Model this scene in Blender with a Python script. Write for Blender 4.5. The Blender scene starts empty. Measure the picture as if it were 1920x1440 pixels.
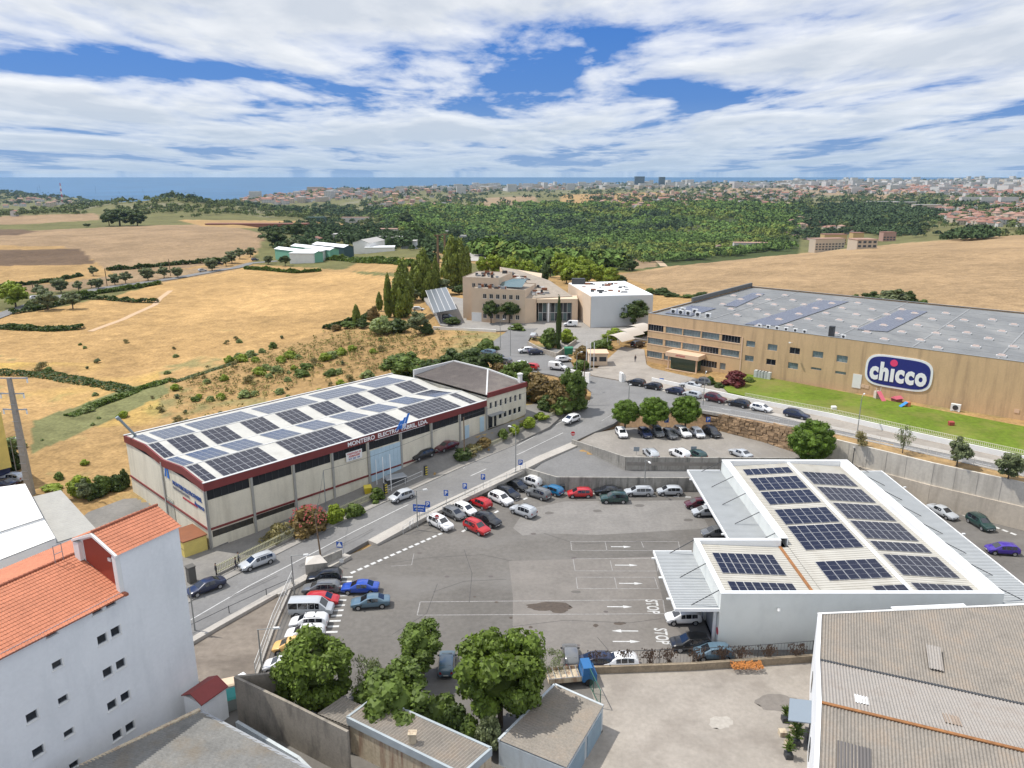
import bpy, bmesh, math, random
import numpy as np
from mathutils import Vector, Matrix, noise
random.seed(7); rng = np.random.default_rng(7)
R = math.radians
SC = bpy.context.scene
COL = SC.collection
# ------------------------------------------------------------ camera, sky, sun, exposure
CAMH = 50.0; FPX = 1400.0; HY = 329.0                  # camera 50 m above the lower car park; focal length in pixels of a 1920 wide frame
PITCH = math.atan((720-HY)/FPX); SP, CP = math.sin(PITCH), math.cos(PITCH)
cd = bpy.data.cameras.new('camera'); cam = bpy.data.objects.new('camera', cd); COL.objects.link(cam)
cam.location = (0, 0, CAMH); cam.rotation_euler = (R(90)-PITCH, 0, 0)
cd.sensor_width = 36; cd.lens = 36*FPX/1920; cd.clip_start = 1; cd.clip_end = 150000
SC.camera = cam
SUN_EL, SUN_AZ = 59.0, 164.0                           # azimuth: direction TO the sun measured ccw from +x
sd = bpy.data.lights.new('sun', 'SUN'); sun = bpy.data.objects.new('sun', sd); COL.objects.link(sun)
sd.energy = 4.4; sd.angle = R(0.55); sd.color = (1.0, 0.955, 0.88)
dvec = Vector((math.cos(R(SUN_AZ))*math.cos(R(SUN_EL)), math.sin(R(SUN_AZ))*math.cos(R(SUN_EL)), math.sin(R(SUN_EL))))
sun.rotation_euler = (-dvec).to_track_quat('-Z', 'Y').to_euler()
sun.location = (0, 0, 300)
W = bpy.data.worlds.new('World'); SC.world = W; W.use_nodes = True
nt = W.node_tree; nt.nodes.clear()
def N(t, typ, **kw):
    n = t.nodes.new(typ)
    for k, v in kw.items():
        if k.startswith('i_'): n.inputs[k[2:].replace('_', ' ')].default_value = v
        elif k[0] == 'n' and k[1:].isdigit(): n.inputs[int(k[1:])].default_value = v
        else: setattr(n, k, v)
    return n
def mth(t, op, a, b=None, clamp=False):
    n = t.nodes.new('ShaderNodeMath'); n.operation = op; n.use_clamp = clamp
    for i, x in enumerate((a, b)):
        if x is None: continue
        if isinstance(x, (int, float)): n.inputs[i].default_value = x
        else: t.links.new(x, n.inputs[i])
    return n.outputs[0]
def mix(t, f, a, b, mode='MIX'):
    n = t.nodes.new('ShaderNodeMix'); n.data_type = 'RGBA'; n.blend_type = mode; n.clamp_factor = True
    for s, x in ((n.inputs[0], f), (n.inputs[6], a), (n.inputs[7], b)):
        if isinstance(x, (int, float)): s.default_value = x
        elif isinstance(x, tuple): s.default_value = (*x, 1) if len(x) == 3 else x
        else: t.links.new(x, s)
    return n.outputs[2]
def ramp(t, fac, stops):
    n = t.nodes.new('ShaderNodeValToRGB'); e = n.color_ramp.elements
    while len(e) < len(stops): e.new(0.5)
    for i, (p_, c_) in enumerate(stops):
        e[i].position = p_; e[i].color = (*c_, 1) if isinstance(c_, tuple) else (c_, c_, c_, 1)
    t.links.new(fac, n.inputs[0]); return n.outputs[0]
sky = N(nt, 'ShaderNodeTexSky'); sky.sky_type = 'NISHITA'; sky.sun_disc = False
sky.sun_elevation = R(SUN_EL); sky.sun_rotation = math.atan2(dvec.x, dvec.y); sky.altitude = 100
sky.air_density = 1.0; sky.dust_density = 0.7; sky.ozone_density = 2.0
geo = N(nt, 'ShaderNodeTexCoord'); sep = N(nt, 'ShaderNodeSeparateXYZ'); nt.links.new(geo.outputs['Generated'], sep.inputs[0])
X_, Y_, Z_ = sep.outputs
zc = mth(nt, 'MAXIMUM', Z_, 0.004)
den = mth(nt, 'ADD', zc, 0.055)
cu = mth(nt, 'DIVIDE', X_, den); cv = mth(nt, 'DIVIDE', Y_, den)
cmb = N(nt, 'ShaderNodeCombineXYZ'); nt.links.new(cu, cmb.inputs[0]); nt.links.new(cv, cmb.inputs[1])
cmb.inputs[2].default_value = 3.7
def cloudnoise(off, scale, detail, rough=0.55, dist=0.25):
    m = N(nt, 'ShaderNodeMapping'); m.inputs['Location'].default_value = off; m.inputs['Scale'].default_value = (0.95, 0.50, 1)
    m.inputs['Rotation'].default_value = (0, 0, R(8))
    nt.links.new(cmb.outputs[0], m.inputs[0])
    n = N(nt, 'ShaderNodeTexNoise'); n.inputs['Scale'].default_value = scale; n.inputs['Detail'].default_value = detail
    n.inputs['Roughness'].default_value = rough; n.inputs['Distortion'].default_value = dist
    nt.links.new(m.outputs[0], n.inputs['Vector']); return n.outputs['Fac']
CLOUD_OFF = (3.1, 1.7, 0)
big = cloudnoise(CLOUD_OFF, 0.70, 9.0, 0.55)
shade = cloudnoise((CLOUD_OFF[0]+0.08, CLOUD_OFF[1]-0.13, 0), 0.70, 8.0, 0.55)      # the same cloud seen a step towards the sun
fine = cloudnoise((9, 4, 0), 2.6, 8.0, 0.62, 0.4)
dens = mth(nt, 'ADD', big, mth(nt, 'MULTIPLY', mth(nt, 'SUBTRACT', fine, 0.5), 0.20))
cov = ramp(nt, dens, [(0.395, 0.0), (0.465, 0.66), (0.55, 1.0)])
thick = ramp(nt, shade, [(0.45, 0.0), (0.62, 1.0)])
ccol = mix(nt, thick, (10.2, 10.3, 10.4), (5.7, 6.3, 7.2))
ccol = mix(nt, mth(nt, 'MULTIPLY', fine, 0.5), ccol, (8.0, 8.2, 8.5))
skyc = mix(nt, 0.72, sky.outputs[0], (0.16, 1.6, 5.4))
skyc = mix(nt, 1.0, skyc, (0.80, 0.95, 1.10), 'MULTIPLY')
hz = ramp(nt, Z_, [(0.0, 1.0), (0.035, 0.60), (0.09, 0.12), (0.2, 0.0)])
c1 = mix(nt, mth(nt, 'MULTIPLY', cov, 0.97), skyc, ccol)
c1 = mix(nt, mth(nt, 'MULTIPLY', hz, 0.72), c1, (3.4, 4.9, 6.8))
up_ = ramp(nt, Z_, [(0.24, 0.0), (0.55, 1.0)]); c1 = mix(nt, 1.0, c1, mix(nt, up_, (1.0, 1.0, 1.0), (1.5, 1.46, 1.36)), 'MULTIPLY')   # unseen sky overhead brightened and warmed as added fill light
bg = N(nt, 'ShaderNodeBackground'); bg.inputs['Strength'].default_value = 0.10
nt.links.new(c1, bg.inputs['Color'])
wo = N(nt, 'ShaderNodeOutputWorld'); nt.links.new(bg.outputs[0], wo.inputs[0])
vs = SC.view_settings; vs.view_transform = 'Standard'; vs.look = 'None'; vs.exposure = 0.08; vs.gamma = 1
SC.cycles.volume_bounces = 1; SC.cycles.max_bounces = 6; SC.cycles.diffuse_bounces = 3; SC.cycles.glossy_bounces = 2
SC.cycles.transparent_max_bounces = 8
# ------------------------------------------------------------ image <-> world helpers (surveying only)
def P(px, py, z=0.0):
    u = (px-960)/FPX; v = (py-720)/FPX; t = (CAMH-z)/(SP+v*CP)
    return Vector((u*t, t*(CP-v*SP), z))
def PY(px, py, Y):
    u = (px-960)/FPX; v = (py-720)/FPX; t = Y/(CP-v*SP)
    return Vector((u*t, Y, CAMH-t*(SP+v*CP)))
def zY(Y, py): return CAMH - Y*math.tan(PITCH+math.atan((py-720)/FPX))
def proj(x, y, z):
    dz = CAMH-z; t = y*CP+dz*SP; d = dz*CP-y*SP
    return 960+FPX*x/t, 720+FPX*d/t
def HIT(px, py, o, n):
    u = (px-960)/FPX; v = (py-720)/FPX; r = Vector((u, CP-v*SP, -SP-v*CP)); c = Vector((0, 0, CAMH))
    return c+r*((Vector(o)-c).dot(n)/r.dot(n))
# ------------------------------------------------------------ materials
MATS = {}
def mat(name, col, rough=0.8, var=0.0, vscale=1.0, metal=0.0, bump=0.0, bscale=20.0, objcol=False, island=0.0, trans=0.0,
        stain=None, stain_scale=(1, 1, 1), stain_amt=0.0, spec=0.5, det=6.0, coat=0.0, attr=None, var2=0.0, v2scale=8.0):
    if name in MATS: return MATS[name]
    m = bpy.data.materials.new(name); m.use_nodes = True; MATS[name] = m
    t = m.node_tree; b = t.nodes['Principled BSDF']
    b.inputs['Roughness'].default_value = rough; b.inputs['Metallic'].default_value = metal
    b.inputs['Specular IOR Level'].default_value = spec
    if coat: b.inputs['Coat Weight'].default_value = coat; b.inputs['Coat Roughness'].default_value = 0.05
    rgb = N(t, 'ShaderNodeRGB'); rgb.outputs[0].default_value = (*col, 1); c = rgb.outputs[0]
    if attr:
        a = N(t, 'ShaderNodeAttribute'); a.attribute_name = attr; c = a.outputs['Color']
    if objcol:
        oi = N(t, 'ShaderNodeObjectInfo'); c = oi.outputs['Color']
    tc = N(t, 'ShaderNodeNewGeometry')
    def nz(scale, detail=det, rough_=0.6):
        n = N(t, 'ShaderNodeTexNoise'); n.inputs['Scale'].default_value = scale; n.inputs['Detail'].default_value = detail
        n.inputs['Roughness'].default_value = rough_; t.links.new(tc.outputs['Position'], n.inputs['Vector']); return n.outputs['Fac']
    if var:
        f = ramp(t, nz(vscale), [(0.3, 1-var), (0.7, 1+var)])
        c = mix(t, 1.0, c, f, 'MULTIPLY')
    if var2:
        f = ramp(t, nz(v2scale, 4), [(0.3, 1-var2), (0.7, 1+var2)])
        c = mix(t, 1.0, c, f, 'MULTIPLY')
    if stain:
        mp = N(t, 'ShaderNodeMapping'); mp.inputs['Scale'].default_value = stain_scale; t.links.new(tc.outputs['Position'], mp.inputs[0])
        n = N(t, 'ShaderNodeTexNoise'); n.inputs['Scale'].default_value = 1; n.inputs['Detail'].default_value = 5
        n.inputs['Roughness'].default_value = 0.65; t.links.new(mp.outputs[0], n.inputs['Vector'])
        f = ramp(t, n.outputs['Fac'], [(0.48, 0.0), (0.68, 1.0)])
        c = mix(t, mth(t, 'MULTIPLY', f, stain_amt), c, stain)
    if island:
        f = ramp(t, tc.outputs['Random Per Island'], [(0.0, 1-island), (1.0, 1+island)])
        c = mix(t, 1.0, c, f, 'MULTIPLY')
    t.links.new(c, b.inputs['Base Color'])
    if bump:
        bp = N(t, 'ShaderNodeBump'); bp.inputs['Strength'].default_value = bump; bp.inputs['Distance'].default_value = 0.1
        t.links.new(nz(bscale), bp.inputs['Height']); t.links.new(bp.outputs[0], b.inputs['Normal'])
    if trans:
        tr = N(t, 'ShaderNodeBsdfTranslucent'); t.links.new(mix(t, 1.0, c, (1.2, 1.25, 0.55), 'MULTIPLY'), tr.inputs[0])
        ms = N(t, 'ShaderNodeMixShader'); ms.inputs[0].default_value = trans
        t.links.new(b.outputs[0], ms.inputs[1]); t.links.new(tr.outputs[0], ms.inputs[2])
        t.links.new(ms.outputs[0], t.nodes['Material Output'].inputs[0])
    return m
# ------------------------------------------------------------ objects
def tag(o, label=None, cat=None, group=None, kind=None):
    if label: o['label'] = label
    if cat: o['category'] = cat
    if group: o['group'] = group
    if kind: o['kind'] = kind
    return o
def empty(name, label, cat, loc=(0, 0, 0), rz=0.0, group=None):
    o = bpy.data.objects.new(name, None); COL.objects.link(o); o.location = loc; o.rotation_euler = (0, 0, rz)
    o.empty_display_size = 0.5
    return tag(o, label, cat, group)
class MB:
    def __init__(s): s.v = []; s.f = []; s.m = []
    def quad(s, a, b, c, d, m=0):
        i = len(s.v); s.v += [tuple(a), tuple(b), tuple(c), tuple(d)]; s.f.append((i, i+1, i+2, i+3)); s.m.append(m); return s
    def poly(s, pts, m=0):
        i = len(s.v); s.v += [tuple(p) for p in pts]; s.f.append(tuple(range(i, i+len(pts)))); s.m.append(m); return s
    def hexa(s, b, t, m=0):                       # b, t: four points each, counter-clockwise from above
        i = len(s.v); s.v += [tuple(p) for p in b]+[tuple(p) for p in t]
        for f in ((3, 2, 1, 0), (4, 5, 6, 7), (0, 1, 5, 4), (1, 2, 6, 5), (2, 3, 7, 6), (3, 0, 4, 7)):
            s.f.append(tuple(i+k for k in f)); s.m.append(m)
        return s
    def box(s, x0, x1, y0, y1, z0, z1, m=0):
        return s.hexa([(x0, y0, z0), (x1, y0, z0), (x1, y1, z0), (x0, y1, z0)], [(x0, y0, z1), (x1, y0, z1), (x1, y1, z1), (x0, y1, z1)], m)
    def bar(s, a, b, w=0.1, h=None, m=0):
        a, b = Vector(a), Vector(b); d = (b-a).normalized(); up = Vector((0, 0, 1)) if abs(d.z) < 0.95 else Vector((1, 0, 0))
        r = d.cross(up).normalized()*w/2; u = r.cross(d).normalized()*(h or w)/2
        return s.hexa([a-r-u, a+r-u, b+r-u, b-r-u], [a-r+u, a+r+u, b+r+u, b-r+u], m)
    def tube(s, pts, r0, r1=None, n=8, m=0):
        r1 = r0 if r1 is None else r1; pts = [Vector(p) for p in pts]; rings = []
        for i, p in enumerate(pts):
            d = (pts[min(i+1, len(pts)-1)]-pts[max(i-1, 0)]).normalized(); up = Vector((0, 0, 1)) if abs(d.z) < 0.9 else Vector((1, 0, 0))
            a = d.cross(up).normalized(); b = d.cross(a); rr = r0+(r1-r0)*i/max(1, len(pts)-1)
            base = len(s.v); s.v += [tuple(p+(a*math.cos(k*2*math.pi/n)+b*math.sin(k*2*math.pi/n))*rr) for k in range(n)]; rings.append(base)
        for i in range(len(rings)-1):
            for k in range(n):
                s.f.append((rings[i]+k, rings[i]+(k+1) % n, rings[i+1]+(k+1) % n, rings[i+1]+k)); s.m.append(m)
        s.f.append(tuple(rings[0]+k for k in range(n))); s.m.append(m)
        s.f.append(tuple(rings[-1]+n-1-k for k in range(n))); s.m.append(m); return s
    def prism(s, pts, z0, z1, m=0, mtop=None):     # pts 2D ccw; z1 may be list
        n = len(pts); z1s = z1 if isinstance(z1, (list, tuple)) else [z1]*n; z0s = z0 if isinstance(z0, (list, tuple)) else [z0]*n
        i = len(s.v); s.v += [(p[0], p[1], z0s[k]) for k, p in enumerate(pts)]+[(p[0], p[1], z1s[k]) for k, p in enumerate(pts)]
        s.f.append(tuple(i+n-1-k for k in range(n))); s.m.append(m)
        s.f.append(tuple(i+n+k for k in range(n))); s.m.append(m if mtop is None else mtop)
        for k in range(n):
            s.f.append((i+k, i+(k+1) % n, i+n+(k+1) % n, i+n+k)); s.m.append(m)
        return s
    def build(s, name, mats, parent=None, smooth=False, world=False, ngon_tri=False):
        me = bpy.data.meshes.new(name); me.from_pydata(s.v, [], s.f)
        mats = mats if isinstance(mats, (list, tuple)) else [mats]
        for x in mats: me.materials.append(x)
        if len(mats) > 1: me.polygons.foreach_set('material_index', s.m)
        if smooth: me.polygons.foreach_set('use_smooth', [True]*len(s.f))
        me.update(); o = bpy.data.objects.new(name, me); COL.objects.link(o)
        if parent is not None:
            o.parent = parent
            if world:
                root = parent
                while root.parent: root = root.parent
                M = Matrix.Translation(root.location) @ root.rotation_euler.to_matrix().to_4x4()
                me.transform(M.inverted())
        return o
def fixn(o):
    bm = bmesh.new(); bm.from_mesh(o.data); bmesh.ops.recalc_face_normals(bm, faces=bm.faces); bm.to_mesh(o.data); bm.free(); return o
def np_mesh(name, verts, faces, mats, parent=None, matidx=None, smooth=False):
    me = bpy.data.meshes.new(name); nv = len(verts); nf = len(faces); k = faces.shape[1]
    me.vertices.add(nv); me.vertices.foreach_set('co', np.asarray(verts, dtype=np.float32).ravel())
    me.loops.add(nf*k); me.loops.foreach_set('vertex_index', faces.astype(np.int32).ravel())
    me.polygons.add(nf); me.polygons.foreach_set('loop_start', np.arange(0, nf*k, k, dtype=np.int32))
    me.polygons.foreach_set('loop_total', np.full(nf, k, dtype=np.int32))
    for x in (mats if isinstance(mats, (list, tuple)) else [mats]): me.materials.append(x)
    if matidx is not None: me.polygons.foreach_set('material_index', np.asarray(matidx, dtype=np.int32))
    me.polygons.foreach_set('use_smooth', np.full(nf, smooth, dtype=bool))
    me.update(calc_edges=True); me.validate()
    o = bpy.data.objects.new(name, me); COL.objects.link(o)
    if parent is not None: o.parent = parent
    return o
def copy_tree(o, parent=None):
    c = o.copy(); COL.objects.link(c)
    if parent is not None: c.parent = parent
    for ch in [x for x in KIDS.get(o.name, [])]: copy_tree(ch, c)
    return c
KIDS = {}
def proto_done(root):
    def rec(o):
        KIDS[o.name] = list(o.children)
        for ch in o.children: rec(ch)
    rec(root)
def wall(mb, o, dx, L, H, th, opens, m=0, top=None):
    """wall from point o along unit dx (horizontal), outward face on the right-hand side of dx looking along it; openings (x0,x1,z0,z1)"""
    o = Vector(o); dx = Vector(dx); n = Vector((dx.y, -dx.x, 0)); inn = -n
    xs = sorted({0.0, L, *[a for q in opens for a in q[:2]]}); zs = sorted({0.0, H, *[a for q in opens for a in q[2:4]]})
    pt = lambda x, z, d=0: o+dx*x+Vector((0, 0, z))+inn*d
    for i in range(len(xs)-1):
        for j in range(len(zs)-1):
            cx, cz = (xs[i]+xs[i+1])/2, (zs[j]+zs[j+1])/2
            if any(q[0] < cx < q[1] and q[2] < cz < q[3] for q in opens): continue
            mb.quad(pt(xs[i], zs[j]), pt(xs[i+1], zs[j]), pt(xs[i+1], zs[j+1]), pt(xs[i], zs[j+1]), m)
    for q in opens:
        x0, x1, z0, z1 = q[:4]
        mb.quad(pt(x0, z0), pt(x0, z0, th), pt(x1, z0, th), pt(x1, z0), m); mb.quad(pt(x0, z1), pt(x1, z1), pt(x1, z1, th), pt(x0, z1, th), m)
        mb.quad(pt(x0, z0), pt(x0, z1), pt(x0, z1, th), pt(x0, z0, th), m); mb.quad(pt(x1, z0), pt(x1, z0, th), pt(x1, z1, th), pt(x1, z1), m)
def window(root, o, dx, q, th, glass, frame, name='window', mull=1, blind=None, fw=0.07):
    """one window in opening q of a wall(): frame mesh with glazing child"""
    o = Vector(o); dx = Vector(dx); n = Vector((dx.y, -dx.x, 0)); inn = -n; x0, x1, z0, z1 = q[:4]
    pt = lambda x, z, d=0: o+dx*x+Vector((0, 0, z))+inn*d
    def bx(mb, a, b, c, d, d0, d1, m=0):
        mb.hexa([pt(a, c, d0), pt(b, c, d0), pt(b, c, d1), pt(a, c, d1)], [pt(a, d, d0), pt(b, d, d0), pt(b, d, d1), pt(a, d, d1)], m)
    f = MB(); d0, d1 = th-0.09, th-0.02
    bx(f, x0+.004, x0+fw, z0+.004, z1-.004, d0, d1); bx(f, x1-fw, x1-.004, z0+.004, z1-.004, d0, d1)
    bx(f, x0+fw, x1-fw, z0+.004, z0+fw, d0, d1); bx(f, x0+fw, x1-fw, z1-fw, z1-.004, d0, d1)
    for k in range(1, mull):
        xm = x0+(x1-x0)*k/mull; bx(f, xm-.03, xm+.03, z0+fw, z1-fw, d0, d1)
    fo = f.build(name, frame, root)
    g = MB(); bx(g, x0+fw*.5, x1-fw*.5, z0+fw*.5, z1-fw*.5, th-0.05, th-0.035); g.build('pane', glass, fo)
    if blind:
        b = MB(); zz = z1-(z1-z0)*blind[1]; bx(b, x0+.01, x1-.01, zz, z1-.01, th-0.018, th-0.006); b.build('blind', blind[0], fo)
    b = MB(); bx(b, x0, x1, z0, z1, th-0.004, th+0.02);
    b.build('reveal', MATS['dark_interior'], fo)
    return fo
mat('dark_interior', (0.015, 0.016, 0.018), 0.9)
def corrugated(mb, o, a, b, La, Lb, pitch=0.2, amp=0.03, m=0, za=0.0, nb=1, seg=4):
    """sheet spanned by a (across the ribs, length La) and b (along ribs, Lb), world/local vectors"""
    o, a, b = Vector(o), Vector(a).normalized(), Vector(b).normalized(); n = a.cross(b).normalized()
    if n.z < 0: n = -n
    k = max(2, int(La/pitch))*seg; base = len(mb.v)
    for i in range(k+1):
        h = amp*math.sin(i/seg*2*math.pi)
        for j in range(nb+1):
            mb.v.append(tuple(o+a*(La*i/k)+b*(Lb*j/nb)+n*h))
    for i in range(k):
        for j in range(nb):
            q = base+i*(nb+1)+j; mb.f.append((q, q+nb+1, q+nb+2, q+1)); mb.m.append(m)
    return mb
def text_mesh(name, s, size, mats, parent, M, extrude=0.01, offset=0.0, align='CENTER', spacing=1.0, xs=1.0, shear=0.0):
    cu = bpy.data.curves.new(name, 'FONT'); cu.body = s; cu.size = size; cu.extrude = extrude; cu.offset = offset
    cu.align_x = align; cu.align_y = 'CENTER'; cu.space_character = spacing; cu.shear = shear; cu.resolution_u = 3
    to = bpy.data.objects.new(name, cu); COL.objects.link(to)
    dg = bpy.context.evaluated_depsgraph_get(); me = bpy.data.meshes.new_from_object(to.evaluated_get(dg))
    bpy.data.objects.remove(to); bpy.data.curves.remove(cu)
    me.name = name; me.materials.clear(); me.materials.append(mats)
    me.transform(M @ Matrix.Diagonal((xs, 1, 1, 1)))
    o = bpy.data.objects.new(name, me); COL.objects.link(o)
    if parent is not None: o.parent = parent
    return o
def frameM(o, dx, up=(0, 0, 1)):                   # local x along dx, local y along up
    x = Vector(dx).normalized(); y = Vector(up).normalized(); z = x.cross(y).normalized(); y = z.cross(x)
    M = Matrix((x, y, z)).transposed().to_4x4(); M.translation = Vector(o); return M
# ============================================================ TERRAIN
COLS = [-150, 0, 130, 220, 320, 430, 520, 640, 760, 900, 1050, 1200, 1350, 1500, 1650, 1800, 1950, 2120]
ROWS = [250, 420, 650, 900, 1200, 1600, 2100, 2800, 3800, 5000, 6500, 7600]
TAB = {  # screen heights (1920x1440 frame) at which the ground of that bearing lies, row by row
 -150: [608, 505, 446, 428, 408, 398, 392, 386, 360, 392, 400, 0],
 0:    [608, 505, 446, 426, 406, 398, 391, 385, 360, 392, 400, 0],
 130:  [608, 505, 446, 422, 402, 392, 388, 384, 371, 395, 400, 0],
 220:  [607, 505, 442, 420, 405, 378, 392, 388, 386, 398, 400, 0],
 320:  [606, 504, 441, 421, 402, 371, 392, 392, 390, 398, 400, 0],
 430:  [606, 503, 442, 422, 406, 390, 387, 382, 377, 396, 400, 0],
 520:  [603, 500, 450, 428, 412, 400, 396, 378, 366, 392, 400, 0],
 640:  [598, 495, 455, 434, 422, 412, 398, 384, 355, 362, 380, 0],
 760:  [592, 482, 452, 434, 426, 412, 392, 374, 359, 354, 352, 0],
 900:  [586, 478, 492, 500, 468, 428, 396, 378, 362, 353, 349, 0],
 1050: [580, 503, 525, 508, 468, 428, 392, 373, 362, 353, 347, 0],
 1200: [566, 505, 522, 492, 456, 422, 391, 375, 361, 351, 345, 0],
 1350: [560, 492, 520, 490, 456, 416, 386, 371, 358, 348, 343, 0],
 1500: [558, 484, 478, 482, 446, 408, 386, 373, 359, 348, 341, 0],
 1650: [556, 480, 458, 466, 436, 408, 389, 373, 357, 346, 340, 0],
 1800: [552, 475, 448, 456, 426, 402, 386, 371, 355, 343, 338, 0],
 1950: [548, 470, 440, 450, 420, 400, 384, 369, 353, 341, 336, 0],
 2120: [545, 468, 438, 446, 418, 398, 382, 367, 352, 341, 336, 0]}
SEA = -115.0
TZ = np.array([[SEA-6 if py == 0 else zY(Y, py) for Y, py in zip(ROWS, TAB[c])] for c in COLS])   # metres
LU = np.array([(c-960)/1452 for c in COLS]); LR = np.log(np.array(ROWS))
NAT = [P(*q) for q in [(0, 900, 0), (100, 800, 0), (200, 700, -.5), (0, 620, -1), (300, 600, 0), (500, 650, 1), (600, 600, 2), (700, 640, 3.5),
   (780, 640, 4.5), (850, 625, 5.5), (900, 560, 6), (800, 590, 5), (1000, 560, 6.5), (1200, 540, 8), (1400, 520, 10), (1700, 530, 12), (1900, 520, 14),
   (1000, 700, 5), (1050, 745, 4.4), (900, 690, 4.5), (700, 700, 3), (600, 720, 2.4), (400, 760, 1), (250, 810, 0), (150, 900, 0), (1400, 735, 6.6),
   (1600, 770, 7.2), (1900, 850, 7.6), (1500, 560, 9), (1900, 590, 11), (100, 1400, 0), (960, 1400, 0), (1800, 1400, 0), (500, 900, .6), (700, 850, 2),
   (850, 800, 3.6), (950, 760, 4.4), (1150, 650, 6), (1250, 640, 6.2), (330, 1000, 0.2), (420, 1050, .3), (2150, 980, 7), (2300, 800, 8), (-200, 800, 0), (-300, 1200, 0), (2300, 1300, 2)]]
NATA = np.array([tuple(v) for v in NAT])
def smooth(t): t = np.clip(t, 0, 1); return t*t*(3-2*t)
# plain value noise for terrain relief
_perm = rng.random((256, 256))
def vnoise(x, y):
    xi = np.floor(x).astype(int); yi = np.floor(y).astype(int); fx = smooth(x-xi); fy = smooth(y-yi)
    g = lambda a, b: _perm[a % 256, b % 256]
    return (g(xi, yi)*(1-fx)+g(xi+1, yi)*fx)*(1-fy)+(g(xi, yi+1)*(1-fx)+g(xi+1, yi+1)*fx)*fy
def fbm(x, y, o=4):
    s = 0; a = 0.5;
    for k in range(o): s = s+a*vnoise(x+17.3*k, y-9.1*k); x = x*2.03; y = y*2.03; a *= 0.5
    return s-0.47
def far_h(x, y):
    u = x/np.maximum(y, 1); lr = np.log(np.clip(y, ROWS[0], 60000))
    ui = np.clip(np.searchsorted(LU, u)-1, 0, len(LU)-2); fu = smooth((u-LU[ui])/(LU[ui+1]-LU[ui]))
    ri = np.clip(np.searchsorted(LR, lr)-1, 0, len(LR)-2); fr = np.clip((lr-LR[ri])/(LR[ri+1]-LR[ri]), 0, 1); fr = 0.5*fr+0.5*smooth(fr)
    z = (TZ[ui, ri]*(1-fr)+TZ[ui, ri+1]*fr)*(1-fu)+(TZ[ui+1, ri]*(1-fr)+TZ[ui+1, ri+1]*fr)*fu
    k = np.clip((y-250)/900, 0, 1)
    coast = np.clip((7300-y)/800, 0, 1)
    return z+(fbm(x/170, y/170)*9*k+fbm(x/40+5, y/40)*1.6*np.clip((y-250)/200, 0, 1))*coast
def nat_h(x, y):
    w = 1/((x[..., None]-NATA[:, 0])**2+(y[..., None]-NATA[:, 1])**2+30)**1.6
    return (w*NATA[:, 2]).sum(-1)/w.sum(-1)
def base_h(x, y):
    x = np.asarray(x, float); y = np.asarray(y, float); b = smooth((y-200)/70)
    return nat_h(x, y)*(1-b)+far_h(x, y)*b
def gh(x, y): return float(base_h(np.array([x]), np.array([y]))[0])
def drop(px, py, y0=60.0, y1=9000.0):
    """where the view line through a point of the photo first meets the ground"""
    ys = np.exp(np.linspace(math.log(y0), math.log(y1), 1400)); u = (px-960)/FPX; v = (py-720)/FPX
    t = ys/(CP-v*SP); x = u*t; z = CAMH-t*(SP+v*CP); h = base_h(x, ys); k = np.nonzero(z <= h)[0]
    if len(k) == 0: return None
    k = k[0]; return Vector((x[k], ys[k], h[k]))
# ---- man-made ground sheets: (name, kind label, [(px,py,z)...], lift)
def PL(l): return [P(*q) for q in l]
ZL = 0.0
rw0, rw1 = Vector((50.6, 123.0, 0)), Vector((80.0, 92.0, 0))
SHEETS = {}
RL = [P(*q) for q in [(150, 1240, .3), (330, 1146, .3), (425, 1088, .3), (560, 1020, .35), (640, 980, .4), (727, 940, .8), (865, 877, 1.6), (965, 835, 2.4), (1040, 795, 3.2), (1085, 773, 3.9), (1106, 752, 4.4), (1109, 735, 4.8)]]
RR = [P(*q) for q in [(250, 1260, .3), (400, 1172, .3), (511, 1110, .3), (640, 1042, .4), (690, 1014, .2), (780, 965, .65), (927, 897, 1.8), (1007, 857, 2.6), (1072, 830, 3), (1112, 811, 3.3), (1150, 795, 4.0), (1180, 772, 5.0)]]
SHEETS['main_road'] = list(zip(RL, RR))
CN = [P(*q) for q in [(1180, 772, 5.0), (1240, 768, 5.5), (1310, 768, 6.1), (1400, 783, 6.5), (1480, 798, 6.8), (1560, 811, 7), (1700, 842, 7), (1920, 892, 7), (2250, 972, 7)]]
CF = [P(*q) for q in [(1109, 735, 4.8), (1112, 706, 5.1), (1175, 717, 5.6), (1300, 748, 6.1), (1400, 768, 6.4), (1500, 792, 6.7), (1700, 836, 7), (1920, 882, 7), (2300, 966, 7)]]
SHEETS['side_road'] = list(zip(CF, CN))
TL = PL([(1109, 735, 4.8), (1090, 718, 5), (1040, 704, 5), (960, 690, 5), (905, 672, 5.2), (925, 640, 5.6), (955, 618, 5.9), (985, 608, 6)])
TR = PL([(1112, 706, 5.1), (1090, 700, 5.1), (1075, 688, 5.2), (1060, 655, 5.4), (1010, 650, 5.5), (990, 640, 5.7), (1000, 622, 5.9), (1020, 608, 6)])
SHEETS['upper_parking_road'] = list(zip(TL, TR))
LOTP = [(-20.5, 93.8), (-14.0, 102.4), (-2.9, 113.8), (2.3, 117.6), (7.4, 113.9), (31, 113.6), (49.9, 117.8), (54.2, 119.2), (65.2, 108.2), (75.2, 99.6), (100, 70), (100, 8), (-60, 8), (-60, 40), (-44, 62), (-36.4, 73.2), (-27.8, 84.2), (-24.5, 90)]
POLYS = {}   # name -> list of Vector with z
POLYS['parking_lot'] = [Vector((x, y, 0)) for x, y in LOTP]
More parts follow.
